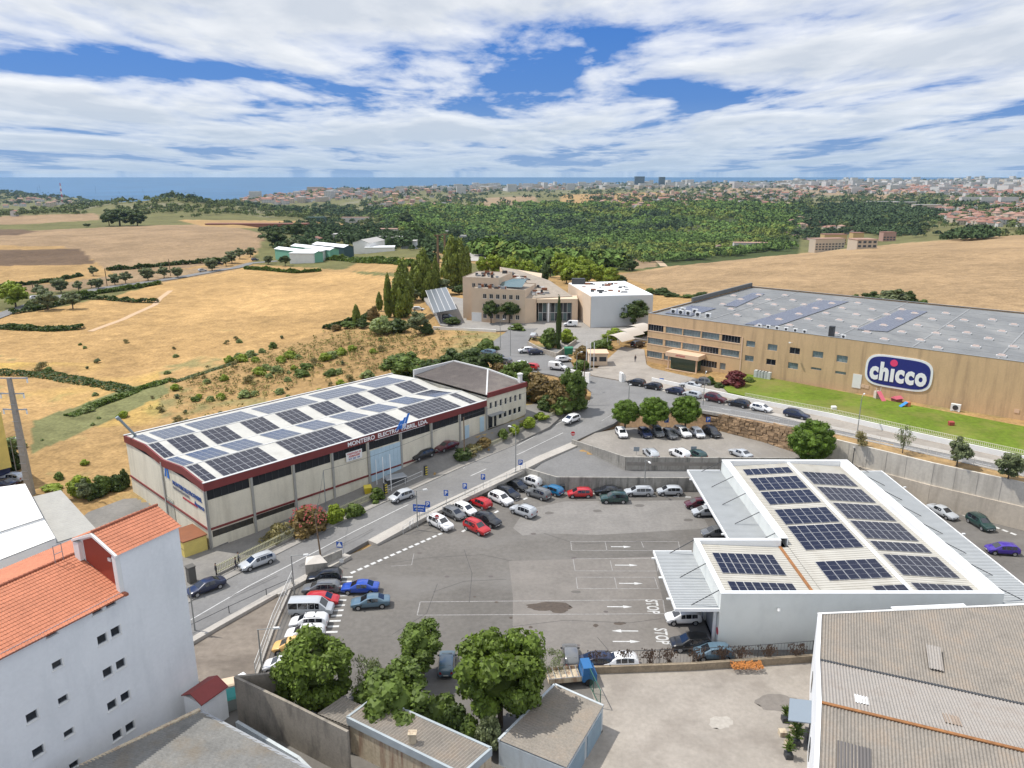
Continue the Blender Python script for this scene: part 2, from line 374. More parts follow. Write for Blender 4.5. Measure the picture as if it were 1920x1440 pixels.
POLYS['ramp_road'] = [Vector(q) for q in [(-3.4, 115.6, 1.8), (2.3, 117.7, 1.5), (7.4, 114.1, 1.5), (31, 113.75, 1.5), (49.6, 118, 1.5), (49.6, 119.3, 1.5), (19.5, 119.3, 1.5), (11.1, 127.5, 3.0), (4.4, 121.6, 2.5)]]
POLYS['upper_lot'] = [Vector(q) for q in [(11.1, 127.5, 3.0), (19.6, 118.8, 3.0), (50, 118.5, 3.0), (52.3, 120.8, 3), (46.2, 129.2, 3), (40.0, 135.0, 3), (38, 136, 3), (30, 137.3, 3), (21, 136.7, 3), (15.7, 133.2, 3.2)]]
POLYS['roadside_verge'] = [Vector(q) for q in [(52.8, 120.4, 7), (54.5, 119.3, 7), (65.5, 108.1, 7), (75.3, 99.6, 7), (100, 70, 7), (108, 78, 7), (80.5, 103, 7), (67.5, 113.3, 7), (55.5, 123.0, 7)]]
SHEETS['upper_verge'] = list(zip([CN[0], CN[0].lerp(CN[1], .5), CN[1], CN[2]], [Vector(q) for q in [(16.5, 134.8, 3.3), (22, 136.9, 3.0), (30, 137.3, 3.0), (39.6, 135.4, 3.0)]]))
VRG = list(zip([CN[2], CN[3], CN[4], CN[5]], [Vector(q) for q in [(39.9, 134.9, 6.1), (43.2, 131.9, 6.4), (47.6, 127.0, 6.7), (52.8, 120.6, 7)]]))
POLYS['yard_forecourt'] = PL([(232, 935, 0.15), (165, 960, 0.1), (110, 1010, 0), (60, 1110, 0), (330, 1145, .2), (425, 1086, .3), (560, 1018, .35), (640, 978, .45), (727, 938, .85), (865, 875, 1.7), (962, 833, 2.6), (1030, 800, 3.6), (1066, 768, 4.2), (1030, 752, 4.6), (985, 760, 4.9), (984, 781, 4.9), (912, 807, 4.3), (800, 850, 3.2), (640, 915, 1.6), (396, 1030, 0.3)])
POLYS['factory_forecourt'] = PL([(1112, 704, 5.15), (1175, 715, 5.65), (1300, 746, 6.15), (1395, 766, 6.45), (1560, 800, 6.75), (1700, 832, 7.05), (1920, 878, 7.05), (2300, 960, 7.05), (2340, 930, 7.3), (1920, 862, 7.2), (1700, 812, 7.1), (1500, 768, 6.8), (1380, 738, 6.6), (1330, 715, 6.6), (1222, 690, 6.2), (1212, 683, 6.0), (1208, 655, 6.1), (1165, 650, 6), (1120, 690, 5.4), (1085, 688, 5.2)])
POLYS['council_forecourt'] = PL([(1055, 655, 5.6), (1085, 660, 5.7), (1128, 645, 6), (1160, 632, 6.2), (1230, 640, 6.3), (1240, 600, 6.5), (1110, 600, 6.2), (960, 596, 6.1), (925, 606, 6), (875, 600, 5.9), (868, 560, 6.4), (800, 548, 6.2), (795, 560, 6), (826, 610, 5.5), (930, 621, 5.6), (985, 618, 5.9), (1000, 628, 5.7), (1045, 636, 5.7)])
POLYS['lawn'] = PL([(1352, 722, 6.8), (1365, 735, 6.75), (1500, 766, 6.85), (1700, 810, 7.15), (1920, 860, 7.25), (2200, 920, 7.3), (2250, 860, 7.9), (1920, 800, 7.75), (1700, 758, 7.3), (1400, 700, 6.9), (1372, 700, 6.85)])
def pip(x, y, poly):
    c = np.zeros(x.shape, bool); n = len(poly)
    for i in range(n):
        x0, y0 = poly[i][0], poly[i][1]; x1, y1 = poly[(i+1) % n][0], poly[(i+1) % n][1]
        if y0 == y1: continue
        c ^= ((y0 > y) != (y1 > y)) & (x < (x1-x0)*(y-y0)/(y1-y0)+x0)
    return c
def idw(pts, x, y, e=2.0):
    a = np.array([tuple(p) for p in pts]); w = 1/((x[..., None]-a[:, 0])**2+(y[..., None]-a[:, 1])**2+.3)**e
    return (w*a[:, 2]).sum(-1)/w.sum(-1)
ALLP = dict(POLYS)
for k, s in SHEETS.items(): ALLP[k] = [a for a, b in s]+[b for a, b in reversed(s)]
us = np.arange(-1.25, 1.2501, 0.0052)
ysn = np.concatenate([np.arange(20, 250, 1.0), np.exp(np.linspace(math.log(250), math.log(7600), 330))])
UU, YY = np.meshgrid(us, ysn); XX = UU*YY
ZZ = base_h(XX, YY)
nm = YY < 262
xn, yn = XX[nm], YY[nm]; zn = ZZ[nm]; low = np.full(zn.shape, 1e9)
for k, poly in ALLP.items():
    zz = idw(poly, xn, yn)
    rad = 1.7 if k in ('parking_lot', 'ramp_road', 'upper_lot') else 1.3
    ins = pip(xn, yn, poly)
    for a in range(8): ins |= pip(xn+rad*math.cos(a*math.pi/4), yn+rad*math.sin(a*math.pi/4), poly)
    deep = pip(xn, yn, poly)
    for a in range(8): deep &= pip(xn+1.2*math.cos(a*math.pi/4), yn+1.2*math.sin(a*math.pi/4), poly)
    low = np.where(ins, np.minimum(low, zz-np.where(deep, 1.3, .3)), low)
zn = np.where(low < 1e8, low, zn); ZZ[nm] = zn
# ---- ground cover painted by field: real colours of the ground itself
GOLD = (.385, .245, .105); TAN = (.26, .18, .105); BROWN = (.12, .08, .05); OLIVE = (.13, .125, .05); FORESTG = (.05, .065, .02)
DRYW = (.325, .21, .092); EARTH = (.24, .17, .10); SCRUB = (.16, .16, .07); TOWNG = (.22, .20, .15); PINK = (.30, .205, .112)
FIELDS = [ # later ones win; polygons in photo pixels
 (OLIVE, [(-400, 300), (2400, 300), (2400, 470), (1900, 445), (1450, 480), (1180, 510), (700, 520), (400, 440), (-400, 440)]),
 (FORESTG, [(700, 395), (1500, 395), (1500, 490), (1200, 505), (1000, 520), (860, 480), (790, 440)]),
 (TAN, [(-400, 440), (60, 432), (300, 422), (420, 420), (500, 440), (500, 465), (420, 492), (230, 520), (190, 500), (150, 468), (-400, 455)]),
 (DRYW, [(-400, 455), (120, 462), (180, 500), (200, 512), (130, 520), (-400, 555)]),
 (BROWN, [(-400, 470), (60, 468), (150, 466), (180, 495), (90, 497), (-400, 505)]),
 (BROWN, [(-400, 432), (40, 430), (70, 434), (30, 441), (-400, 446)]),
 (TAN, [(0, 405), (180, 400), (190, 412), (60, 420), (-300, 424), (-300, 408)]),
 (EARTH, [(200, 518), (420, 498), (440, 506), (260, 540), (120, 556), (-400, 590), (-400, 560), (120, 530)]),
 (OLIVE, [(-400, 555), (0, 555), (120, 545), (290, 530), (300, 540), (190, 560), (60, 585), (-400, 595)]),
 (OLIVE, [(500, 440), (760, 430), (900, 470), (860, 520), (780, 505), (620, 505), (470, 495)]),
 (DRYW, [(690, 482), (830, 486), (850, 500), (760, 512), (640, 508)]),
 (GOLD, [(-400, 590), (60, 585), (200, 560), (300, 530), (450, 505), (640, 510), (745, 520), (735, 580), (640, 610), (400, 690), (240, 720), (80, 690), (-400, 690)]),
 (GOLD, [(-400, 690), (80, 690), (240, 725), (60, 790), (-400, 800)]),
 (DRYW, [(240, 725), (430, 680), (640, 612), (760, 615), (940, 620), (935, 650), (860, 690), (730, 700), (300, 800), (130, 900), (-400, 900), (-400, 800), (60, 790)]),
 (SCRUB, [(60, 790), (240, 725), (300, 715), (320, 735), (180, 800), (60, 850)]),
 (PINK, [(1160, 515), (1250, 500), (1450, 480), (1700, 455), (1900, 440), (2400, 440), (2400, 640), (1900, 600), (1400, 560), (1250, 550)]),
 (TAN, [(905, 372), (1000, 366), (1010, 380), (900, 388)]), (DRYW, [(1050, 365), (1250, 360), (1330, 372), (1050, 385)]),
 (TAN, [(1340, 352), (1590, 352), (1620, 366), (1560, 366), (1340, 366)]), (TAN, [(1560, 362), (1700, 362), (1700, 374), (1600, 376)]),
 (DRYW, [(330, 412), (560, 414), (680, 422), (560, 432), (380, 424)]),
 (EARTH, [(1180, 505), (1215, 455), (1225, 455), (1235, 500)]),
 (EARTH, [(1800, 360), (2400, 350), (2400, 372), (1800, 378)]),
 (DRYW, [(800, 470), (870, 470), (1000, 505), (930, 500), (860, 490)]),
]
PXm, PYm = [], []
dz = CAMH-ZZ; tt = YY*CP+dz*SP; PXm = 960+FPX*XX/tt; PYm = 720+FPX*(dz*CP-YY*SP)/tt
wob = fbm(XX/9, YY/9, 3)*26*np.clip(60/np.maximum(YY, 30), .15, .5)
C = np.zeros(ZZ.shape+(4,)); C[..., :3] = DRYW; C[..., 3] = 1
for col, poly in FIELDS:
    ins = pip(PXm+wob, PYm+wob*.5, poly); C[ins, :3] = col
C[YY < 64, :3] = EARTH
# worn tracks and patches
f1 = fbm(XX/28, YY/28, 4); f2 = fbm(XX/7+40, YY/7, 4); f3 = fbm(XX/75+9, YY/75, 3)
isdry = (C[..., 0] > .3)
C[..., :3] *= (1+np.clip(f1, -.3, .3)*.55+np.clip(f2, -.3, .3)*.35+np.clip(fbm(XX/3.1, YY/1.3+XX/9, 3), -.3, .3)*.4*(YY < 420))[..., None]
gr = (isdry & (PYm > 612) & (f1+f2*.8 > .10))
k = np.clip((f1+f2*.8-.10)/.12, 0, 1)*.75*isdry*(PYm > 600)*(YY < 240); C[..., :3] = C[..., :3]*(1-k[..., None])+np.array(SCRUB)*1.1*k[..., None]
fs = fbm(XX/60+(YY/30), YY/9, 4); k = np.clip((f3*1.2+fs*1.0-.08)/.18, 0, 1)*.75*isdry*(YY > 200)*(PXm > 1100); C[..., :3] = C[..., :3]*(1-k[..., None])+np.array((.21, .12, .065))*k[..., None]
k = np.clip((f3+f1*.5-.02)/.2, 0, 1)*.6*isdry*(YY < 240)*(PXm < 300)*(PYm > 680)*(PYm < 800); C[..., :3] = C[..., :3]*(1-k[..., None])+np.array((.52, .36, .08))*k[..., None]
far = (YY > 1300) & ~isdry
k = np.clip((f3-.0)/.25, 0, 1)*.6*far; C[..., :3] = C[..., :3]*(1-k[..., None])+np.array(TOWNG)*k[..., None]
ny, nx = ZZ.shape
V = np.stack([XX, YY, ZZ], -1).reshape(-1, 3)
ii = (np.arange(ny-1)[:, None]*nx+np.arange(nx-1)[None, :]).ravel()
Fq = np.stack([ii, ii+1, ii+nx+1, ii+nx], 1)
mground = mat('dry_ground', GOLD, 0.95, attr='cover', var=.18, vscale=.3, var2=.26, v2scale=1.4, bump=.6, bscale=2.5, spec=.1)
terr = np_mesh('terrain', V, Fq, mground, smooth=True)
ca = terr.data.color_attributes.new('cover', 'FLOAT_COLOR', 'POINT'); ca.data.foreach_set('color', C.reshape(-1, 4).astype(np.float32).ravel())
tag(terr, kind='structure')
# ---- sea
sm = mat('sea_water', (.006, .075, .17), .6, var=.25, vscale=.0012, bump=.05, bscale=.05, spec=.4)
seam = MB();
for a in range(12):
    x0 = -90000+a*15000; seam.quad((x0, 1500, SEA), (x0+15000, 1500, SEA), (x0+15000, 70000, SEA), (x0, 70000, SEA))
tag(seam.build('sea', sm), kind='structure')
# ---- sheets
ASPH = mat('asphalt', (.138, .128, .116), .92, var=.17, vscale=.07, var2=.12, v2scale=1.6, bump=.25, bscale=18, spec=.25, stain=(.185, .175, .163), stain_scale=(.05, .11, .1), stain_amt=.7)
ROADM = mat('road_asphalt', (.185, .182, .178), .92, var=.10, vscale=.2, var2=.10, v2scale=2.5, bump=.2, bscale=18, spec=.25, stain=(.135, .132, .13), stain_scale=(.12, .12, .1), stain_amt=.6)
CONC = mat('concrete_paving', (.30, .27, .235), .92, var=.13, vscale=.15, var2=.10, v2scale=2, bump=.2, bscale=12, spec=.2, stain=(.20, .175, .15), stain_scale=(.22, .22, .1), stain_amt=.6)
DIRT = mat('dirt_paving', (.205, .175, .145), .95, var=.2, vscale=.16, var2=.13, v2scale=1.3, bump=.3, bscale=9, spec=.15, stain=(.12, .10, .085), stain_scale=(.12, .5, .1), stain_amt=.6)
SIDEW = mat('pale_paving', (.38, .355, .32), .9, var=.1, vscale=.4, var2=.08, v2scale=3, spec=.2)
WHITEP = mat('road_paint', (.50, .50, .49), .8, var=.2, vscale=2.5)
GRASSM = mat('lawn_grass', (.115, .165, .018), .9, var=.22, vscale=.12, var2=.2, v2scale=1.2, bump=.5, bscale=6, spec=.15, stain=(.21, .18, .06), stain_scale=(.10, .10, .1), stain_amt=.65)
def sheet_poly(name, pts, m, lift=0.0, skirt=0.6, kind='structure'):
    bm = bmesh.new(); vs_ = [bm.verts.new((p[0], p[1], p[2]+lift)) for p in pts]
    f = bm.faces.new(vs_); bmesh.ops.triangulate(bm, faces=[f]);
    for f in bm.faces:
        if f.normal.z < 0: f.normal_flip()
    n = len(pts)
    if skirt:
        lowv = [bm.verts.new((p[0], p[1], p[2]-skirt)) for p in pts]
        for i in range(n): bm.faces.new((vs_[i], vs_[(i+1) % n], lowv[(i+1) % n], lowv[i]))
    me = bpy.data.meshes.new(name); bm.to_mesh(me); bm.free(); me.materials.append(m)
    o = bpy.data.objects.new(name, me); COL.objects.link(o)
    if kind: tag(o, kind=kind)
    return o
def sheet_strip(name, pairs, m, lift=0.0, skirt=0.5, kind='structure'):
    mb = MB()
    for (a, b), (c, d) in zip(pairs[:-1], pairs[1:]):
        up = Vector((0, 0, lift)); mb.quad(a+up, b+up, d+up, c+up)
        if skirt:
            s = Vector((0, 0, -skirt)); mb.quad(a+s, a+up, c+up, c+s); mb.quad(b+up, b+s, d+s, d+up)
    o = mb.build(name, m)
    for p_ in o.data.polygons: pass
    if kind: tag(o, kind=kind)
    return o
sheet_poly('parking_lot', POLYS['parking_lot'], ASPH)
sheet_poly('ramp_road', POLYS['ramp_road'], ROADM, .0)
sheet_poly('upper_parking_lot', POLYS['upper_lot'], mat('pale_asphalt', (.25, .228, .20), .92, var=.14, vscale=.2, var2=.1, v2scale=2, bump=.2, bscale=15, stain=(.17, .155, .14), stain_scale=(.15, .1, .1), stain_amt=.5), .0)
sheet_poly('roadside_verge', POLYS['roadside_verge'], mat('dry_verge', (.30, .195, .085), .95, var=.3, vscale=.5, var2=.25, v2scale=2.5, bump=.6, bscale=5), .0, 1.0)
BV = mat('bare_verge', (.22, .14, .075), .95, var=.3, vscale=.5, var2=.25, v2scale=2.5, bump=.6, bscale=5)
sheet_strip('upper_verge', SHEETS['upper_verge'], BV, .02); sheet_strip('upper_verge', VRG, BV, -.03, 4.2)
sheet_poly('yard_forecourt', POLYS['yard_forecourt'], mat('yard_asphalt', (.19, .18, .165), .92, var=.15, vscale=.2, var2=.1, v2scale=2, bump=.2, bscale=12, stain=(.125, .12, .11), stain_scale=(.15, .15, .1), stain_amt=.5), -.03)
sheet_poly('factory_forecourt', POLYS['factory_forecourt'], CONC, .0)
sheet_poly('council_forecourt', POLYS['council_forecourt'], mat('forecourt_paving', (.25, .235, .215), .92, var=.12, vscale=.15, var2=.1, v2scale=1.5), .05)
sheet_poly('lawn', POLYS['lawn'], GRASSM, .06)
sheet_strip('main_road', SHEETS['main_road'], ROADM, .03)
sheet_strip('side_road', SHEETS['side_road'], ROADM, .034)
sheet_strip('upper_parking_road', SHEETS['upper_parking_road'], ROADM, .04)
# pavements with kerbs
def offs(line, d, dzz=0.0):
    out = []
    for i, p in enumerate(line):
        a = line[max(i-1, 0)]; b = line[min(i+1, len(line)-1)]; t = (b-a); t.z = 0; t.normalize(); out.append(p+Vector((-t.y, t.x, 0))*d+Vector((0, 0, dzz)))
    return out
def pave(name, line, d0, d1, m, h=.13):
    a = offs(line, d0, h); b = offs(line, d1, h); pairs = list(zip(a, b)) if d1 < d0 else list(zip(a, b))
    mb = MB()
    for i in range(len(a)-1):
        dn = Vector((0, 0, -h-.5)); q = [a[i], a[i+1], b[i+1], b[i]]
        mb.hexa([q[0]+dn, q[1]+dn, q[2]+dn, q[3]+dn], q)
    o = mb.build(name, m); fixn(o); tag(o, kind='structure'); return o
pave('pavement', RL[:11], 0, 1.5, mat('grey_paving', (.26, .245, .225), .92, var=.15, vscale=.6, var2=.1, v2scale=3))
pave('pavement', RR[4:9], 0, -1.9, SIDEW)
pave('pavement', RR[2:4]+[RR[3].lerp(RR[4], .12)], 0, -1.2, SIDEW, .10)
pave('pavement', [RR[0], RR[1], RR[2]], 0, -.9, SIDEW, .10)
pave('pavement', CF[2:], 0, 1.6, SIDEW)
pave('pavement', CN[:9], 0, -.45, SIDEW)
# markings
def marking(name, pts, w, m=None, lift=.045, closed=False, dash=None):
    mb = MB()
    pts = [Vector(p) for p in pts]
    for a, b in zip(pts[:-1], pts[1:]):
        L = (b-a).length; d = (b-a)/L; s = Vector((-d.y, d.x, 0)).normalized()*w/2; segs = [(0, L)] if not dash else [(k, min(k+dash[0], L)) for k in np.arange(0, L, dash[0]+dash[1])]
        for s0, s1 in segs:
            p, q = a+d*s0, a+d*s1; up = Vector((0, 0, lift)); mb.quad(p-s+up, q-s+up, q+s+up, p+s+up)
    o = mb.build(name, m or WHITEP); tag(o, kind='structure'); return o
CL = [(a+b)/2 for a, b in SHEETS['main_road']][:-1]
marking('road_marking', CL[:9], .14)
marking('road_marking', [(a*.45+b*.55) for a, b in SHEETS['side_road']][3:], .12, dash=(2, 3))
marking('road_marking', offs(RL[6:10], -.5), .1)
PT = mat('worn_paint', (.27, .26, .25), .85, var=.3, vscale=3)
def box_marks(pxs, w=.1, closed=True, lift=.006):
    pts = [P(x, y, 0) for x, y in pxs]
    if closed: pts.append(pts[0])
    return marking('lane_marking', pts, w, PT, lift)
z8 = lambda x, y: (700+x/3.13, 980+y/3.13)
box_marks([z8(1158, 110), z8(1790, 111), z8(1800, 165), z8(1165, 162)]); box_marks([z8(1360, 110), z8(1371, 163)], closed=False); box_marks([z8(1572, 110), z8(1586, 146)], closed=False)
box_marks([z8(1172, 212), z8(1665, 209), z8(1670, 284), z8(1184, 283)]); box_marks([z8(1390, 222), z8(1404, 283)], closed=False);
box_marks([z8(1190, 320), z8(1650, 320), z8(1672, 387), z8(1198, 387)]); box_marks([z8(1415, 320), z8(1430, 387)], closed=False)
box_marks([z8(275, 465), z8(1700, 452), z8(1712, 534), z8(257, 543)], .12)
box_marks([z8(105, 255), z8(225, 248), z8(238, 180)], .08, closed=False)
def arrow(x0, x1, y, head):
    a, b = P(*z8(x0, y)), P(*z8(x1, y+1));
    if head < 0: a, b = b, a
    d = (b-a).normalized(); s = Vector((-d.y, d.x, 0)); up = Vector((0, 0, .007)); L = (b-a).length; mb = MB()
    mb.quad(a-s*.09+up, a+d*(L-1.1)-s*.09+up, a+d*(L-1.1)+s*.09+up, a+s*.09+up)
    mb.poly([a+d*(L-1.1)-s*.3+up, b+up, a+d*(L-1.1)+s*.3+up]); tag(mb.build('arrow_marking', WHITEP), kind='structure')
for q in [(1395, 1515, 141, 1), (1418, 1552, 249, 1), (1442, 1582, 356, 1), (1372, 1520, 493, 1), (1398, 1555, 635, -1), (1405, 1565, 697, 1)]: arrow(*q)
for (x, y) in [(1635, 492), (1688, 665)]:
    p = P(*z8(x, y)); M = Matrix.Translation((p.x, p.y, .008)) @ Matrix.Rotation(R(-94), 4, 'Z')
    o = text_mesh('stop_marking', 'STOP', 1.5, WHITEP, None, M, extrude=.0, offset=.03, spacing=1.05, xs=1.0); o.data.transform(Matrix.Translation((p.x, p.y, 0)) @ Matrix.Rotation(R(-4), 4, 'Z') @ Matrix.Diagonal((1.35, .82, 1, 1)) @ Matrix.Rotation(R(4), 4, 'Z') @ Matrix.Translation((-p.x, -p.y, 0))); tag(o, kind='structure')
# block dashes beside the bays
def blocks(a, b, n, w=.45, l=.55, z=0.0, gap=None):
    a, b = P(*a, z), P(*b, z); d = (b-a); L = d.length; d.normalize(); s = Vector((-d.y, d.x, 0)); mb = MB()
    for k in range(n):
        c = a+d*(L*k/(n-1)); up = Vector((0, 0, .008)); mb.quad(c-d*l/2-s*w/2+up, c+d*l/2-s*w/2+up, c+d*l/2+s*w/2+up, c-d*l/2+s*w/2+up)
    tag(mb.build('bay_marking', WHITEP), kind='structure')
blocks((662, 1073), (846, 992), 17, .45, .7); blocks((870, 995), (968, 938), 6, .4, .9); blocks((985, 935), (1025, 915), 3, .4, .9)
blocks((652, 1082), (622, 1185), 12, 1.3, .35); blocks((1050, 923), (1290, 932), 12, .3, .9)
blocks((1741, 941), (1900, 1001), 12, .5, .8)
blocks((1206, 832), (1340, 832), 2, .01, .01, 3.0)
for k in range(9):
    a = P(1150+k*29, 800+k*.6, 3); marking('bay_marking', [a, a+Vector((1.2, -4.6, 0))], .08, PT, .008)
    a = P(1180+k*37, 838, 3); marking('bay_marking', [a, a+Vector((1.3, -3.4, 0))], .08, PT, .008)
# differently worn areas of the car park and yards
def patch(name, pxs, m, z=0.0, lift=.003): return sheet_poly(name, [P(x, y, z) for x, y in pxs], m, lift, 0)
patch('repaved_asphalt', [(954, 1052), (1225, 1044), (1248, 1150), (1330, 1260), (960, 1262), (962, 1120)], mat('newer_asphalt', (.168, .153, .137), .92, var=.12, vscale=.25, var2=.1, v2scale=2, bump=.2, bscale=18, stain=(.215, .195, .175), stain_scale=(.12, .2, .1), stain_amt=.6))
patch('repaved_asphalt', [(962, 990), (985, 955), (1060, 940), (1300, 938), (1330, 990), (1240, 996), (1120, 1003), (1020, 1000), (980, 1004)], mat('pale_worn_asphalt', (.195, .183, .168), .92, var=.12, vscale=.25, var2=.1, v2scale=2, bump=.2, bscale=18))
patch('concrete_yard', [(1100, 1265), (1520, 1241), (1532, 1500), (1200, 1500), (1060, 1440), (1131, 1372)], CONC, 0, .005)
patch('dirt_lot', [(356, 1200), (545, 1104), (500, 1250), (438, 1290), (380, 1330), (300, 1330)], DIRT, 0, .005)
OIL = mat('oil_stain', (.07, .052, .038), .7, var=.3, vscale=2)
def blob(cx, cy, rx, ry, z=0, n=22, m=OIL, name='oil_stain', lift=.0065):
    r = random.Random(int(cx*7+cy)); pts = []
    for k in range(n):
        a = -k*2*math.pi/n; q = 1+r.uniform(-.15, .15); pts.append((cx+rx*q*math.cos(a), cy+ry*q*math.sin(a)))
    return patch(name, pts, m, z, lift)
blob(1030, 1137, 42, 8); blob(1048, 1143, 18, 7, lift=.0085); blob(997, 1197, 9, 5); blob(1117, 1173, 5, 3); blob(1162, 1169, 11, 3); blob(995, 1176, 4, 2); blob(958, 1158, 3, 2); blob(931, 1129, 4, 1.6); blob(890, 1119, 3, 1.4)
SEAM = mat('tar_seam', (.065, .06, .058), .8, var=.3, vscale=1)
for q in [[(700, 1060), (800, 1046), (905, 1040), (960, 1052)], [(812, 1110), (870, 1090), (950, 1086)], [(960, 1175), (1060, 1163), (1180, 1168), (1240, 1160)], [(735, 1190), (800, 1150), (820, 1095)], [(1020, 1000), (1080, 1020), (1230, 1014)], [(1120, 1195), (1150, 1230), (1240, 1236)], [(870, 1030), (885, 1075), (880, 1130)]]: marking('tar_seam', [P(*a, 0) for a in q], .07, SEAM, .009)
for q in [[(560, 1062), (700, 992), (800, 944)], [(900, 880), (1000, 832)], [(430, 1120), (520, 1078)]]: marking('tar_seam', [P(a, b, .5)+Vector((0, 0, 0)) for a, b in q][:2], .08, SEAM, .06)
blob(1458, 1318, 40, 16, m=mat('damp_concrete', (.18, .16, .14), .8, var=.15, vscale=2), lift=.01)
blob(1352, 1355, 22, 12, m=mat('pale_repair', (.36, .33, .29), .9, var=.15, vscale=2), lift=.01, name='concrete_repair')
for q in [(940, 975), (1030, 962), (1120, 958), (1200, 948), (700, 1085), (725, 1120), (1290, 975), (1300, 1010), (905, 1180), (1080, 1110)]: blob(q[0], q[1], 9, 2.6, m=mat('faint_stain', (.115, .105, .095), .85), n=14, lift=.0095)
for q in [(838, 1081), (787, 1037), (1136, 1147), (1000, 1001), (1083, 1210), (920, 1081), (1076, 1046)]:
    blob(q[0], q[1], 5, 1.8, m=mat('manhole', (.10, .085, .08), .8), name='manhole_cover', n=10, lift=.011)
# planting islands by the entrance
def slab(name, pxs, z0, z1, m):
    p = [P(x, y, z1) for x, y in pxs]; mb = MB(); mb.prism([(a.x, a.y) for a in p], z0, z1); o = mb.build(name, m); fixn(o); return o
mat('concrete_wall', (.33, .31, .275), .9, var=.16, vscale=.3, var2=.12, v2scale=3, bump=.25, bscale=10, stain=(.10, .095, .085), stain_scale=(1.2, 1.2, .16), stain_amt=.75)
# ============================================================ BUILDINGS
CW = MATS['concrete_wall']
mat('cream_wall', (.66, .61, .49), .9, var=.06, vscale=.4, var2=.05, v2scale=5, stain=(.33, .29, .22), stain_scale=(.6, .6, .09), stain_amt=.35)
mat('maroon_metal', (.17, .028, .026), .55, var=.12, vscale=.6)
mat('white_metal', (.55, .55, .54), .5, var=.06, vscale=.5, var2=.05, v2scale=3)
mat('white_paint', (.74, .73, .70), .8, var=.05, vscale=.6)
mat('grey_metal', (.30, .31, .32), .5, metal=.3)
mat('dark_glass', (.02, .024, .03), .12, spec=.6)
mat('pale_glass', (.17, .22, .23), .2, spec=.6, var=.3, vscale=.8)
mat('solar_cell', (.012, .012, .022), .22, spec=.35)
mat('solar_cell_sky', (.05, .06, .09), .12, spec=.6, coat=.3)  # bluer copy of solar_cell: sky reflection painted into the cell colour
mat('module_frame', (.55, .56, .58), .4, metal=.3)
mat('tan_wall', (.56, .385, .215), .9, var=.05, vscale=.25, var2=.05, v2scale=4, stain=(.27, .18, .11), stain_scale=(.75, .75, .07), stain_amt=.5)
mat('flat_roof_grey', (.165, .17, .172), .85, var=.14, vscale=.12, var2=.08, v2scale=1.2, stain=(.26, .26, .25), stain_scale=(.14, .04, .1), stain_amt=.6)
mat('pink_wall', (.60, .47, .34), .9, var=.05, vscale=.5)
mat('terracotta', (.47, .175, .095), .85, var=.10, vscale=.5, var2=.14, v2scale=4, island=.1)
mat('ridge_tile', (.30, .10, .055), .85, var=.2, vscale=2)
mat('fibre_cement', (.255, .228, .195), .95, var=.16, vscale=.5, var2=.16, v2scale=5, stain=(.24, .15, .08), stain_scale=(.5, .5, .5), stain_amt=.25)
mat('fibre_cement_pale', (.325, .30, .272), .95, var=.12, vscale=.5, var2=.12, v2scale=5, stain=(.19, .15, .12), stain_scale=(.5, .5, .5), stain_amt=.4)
mat('white_render', (.76, .765, .765), .9, var=.035, vscale=.25, var2=.03, v2scale=3, stain=(.50, .52, .53), stain_scale=(.5, .5, .12), stain_amt=.25)
mat('grey_render', (.46, .50, .52), .9, var=.08, vscale=.4, var2=.06, v2scale=3, stain=(.3, .3, .29), stain_scale=(.9, .9, .15), stain_amt=.4)
mat('stained_render', (.50, .42, .30), .92, var=.12, vscale=.5, var2=.12, v2scale=4, stain=(.22, .11, .07), stain_scale=(1.8, 1.8, .22), stain_amt=.8)
mat('board_concrete', (.255, .225, .185), .93, var=.14, vscale=.5, var2=.12, v2scale=5, stain=(.09, .08, .07), stain_scale=(.9, .9, .25), stain_amt=.7)
mat('blue_letters', (.02, .07, .26), .5); mat('white_letters', (.8, .8, .8), .5); mat('red_letters', (.45, .03, .05), .5); mat('logo_blue', (.012, .018, .17), .5, var=.1, vscale=3)
mat('logo_pink', (.75, .05, .16), .5); mat('sky_blue_metal', (.42, .55, .63), .5, var=.06, vscale=.8); mat('rust', (.26, .115, .04), .9, var=.3, vscale=2)
mat('red_paint', (.28, .045, .022), .7, var=.06, vscale=1); mat('yellow_paint', (.60, .48, .14), .7, var=.1, vscale=1); mat('brown_roof', (.21, .075, .03), .8, var=.12, vscale=.6)
mat('dark_metal', (.04, .042, .045), .5); mat('wood_pole', (.17, .115, .07), .9, var=.2, vscale=3); mat('concrete_pole', (.27, .25, .22), .9, var=.12, vscale=2)
mat('blinds', (.42, .47, .47), .8, var=.12, vscale=3); mat('plastic_white', (.7, .7, .68), .5); mat('canopy_metal', (.36, .375, .38), .55, var=.06, vscale=.6)
mat('pale_green_wall', (.16, .38, .27), .8); mat('teal_glass', (.10, .15, .15), .2)
M_ = MATS
def local(root_loc, rz):
    c, s = math.cos(rz), math.sin(rz)
    def f(x, y, z=0.0):
        dx, dy = x-root_loc[0], y-root_loc[1]; return Vector((dx*c+dy*s, -dx*s+dy*c, z-root_loc[2]))
    return f
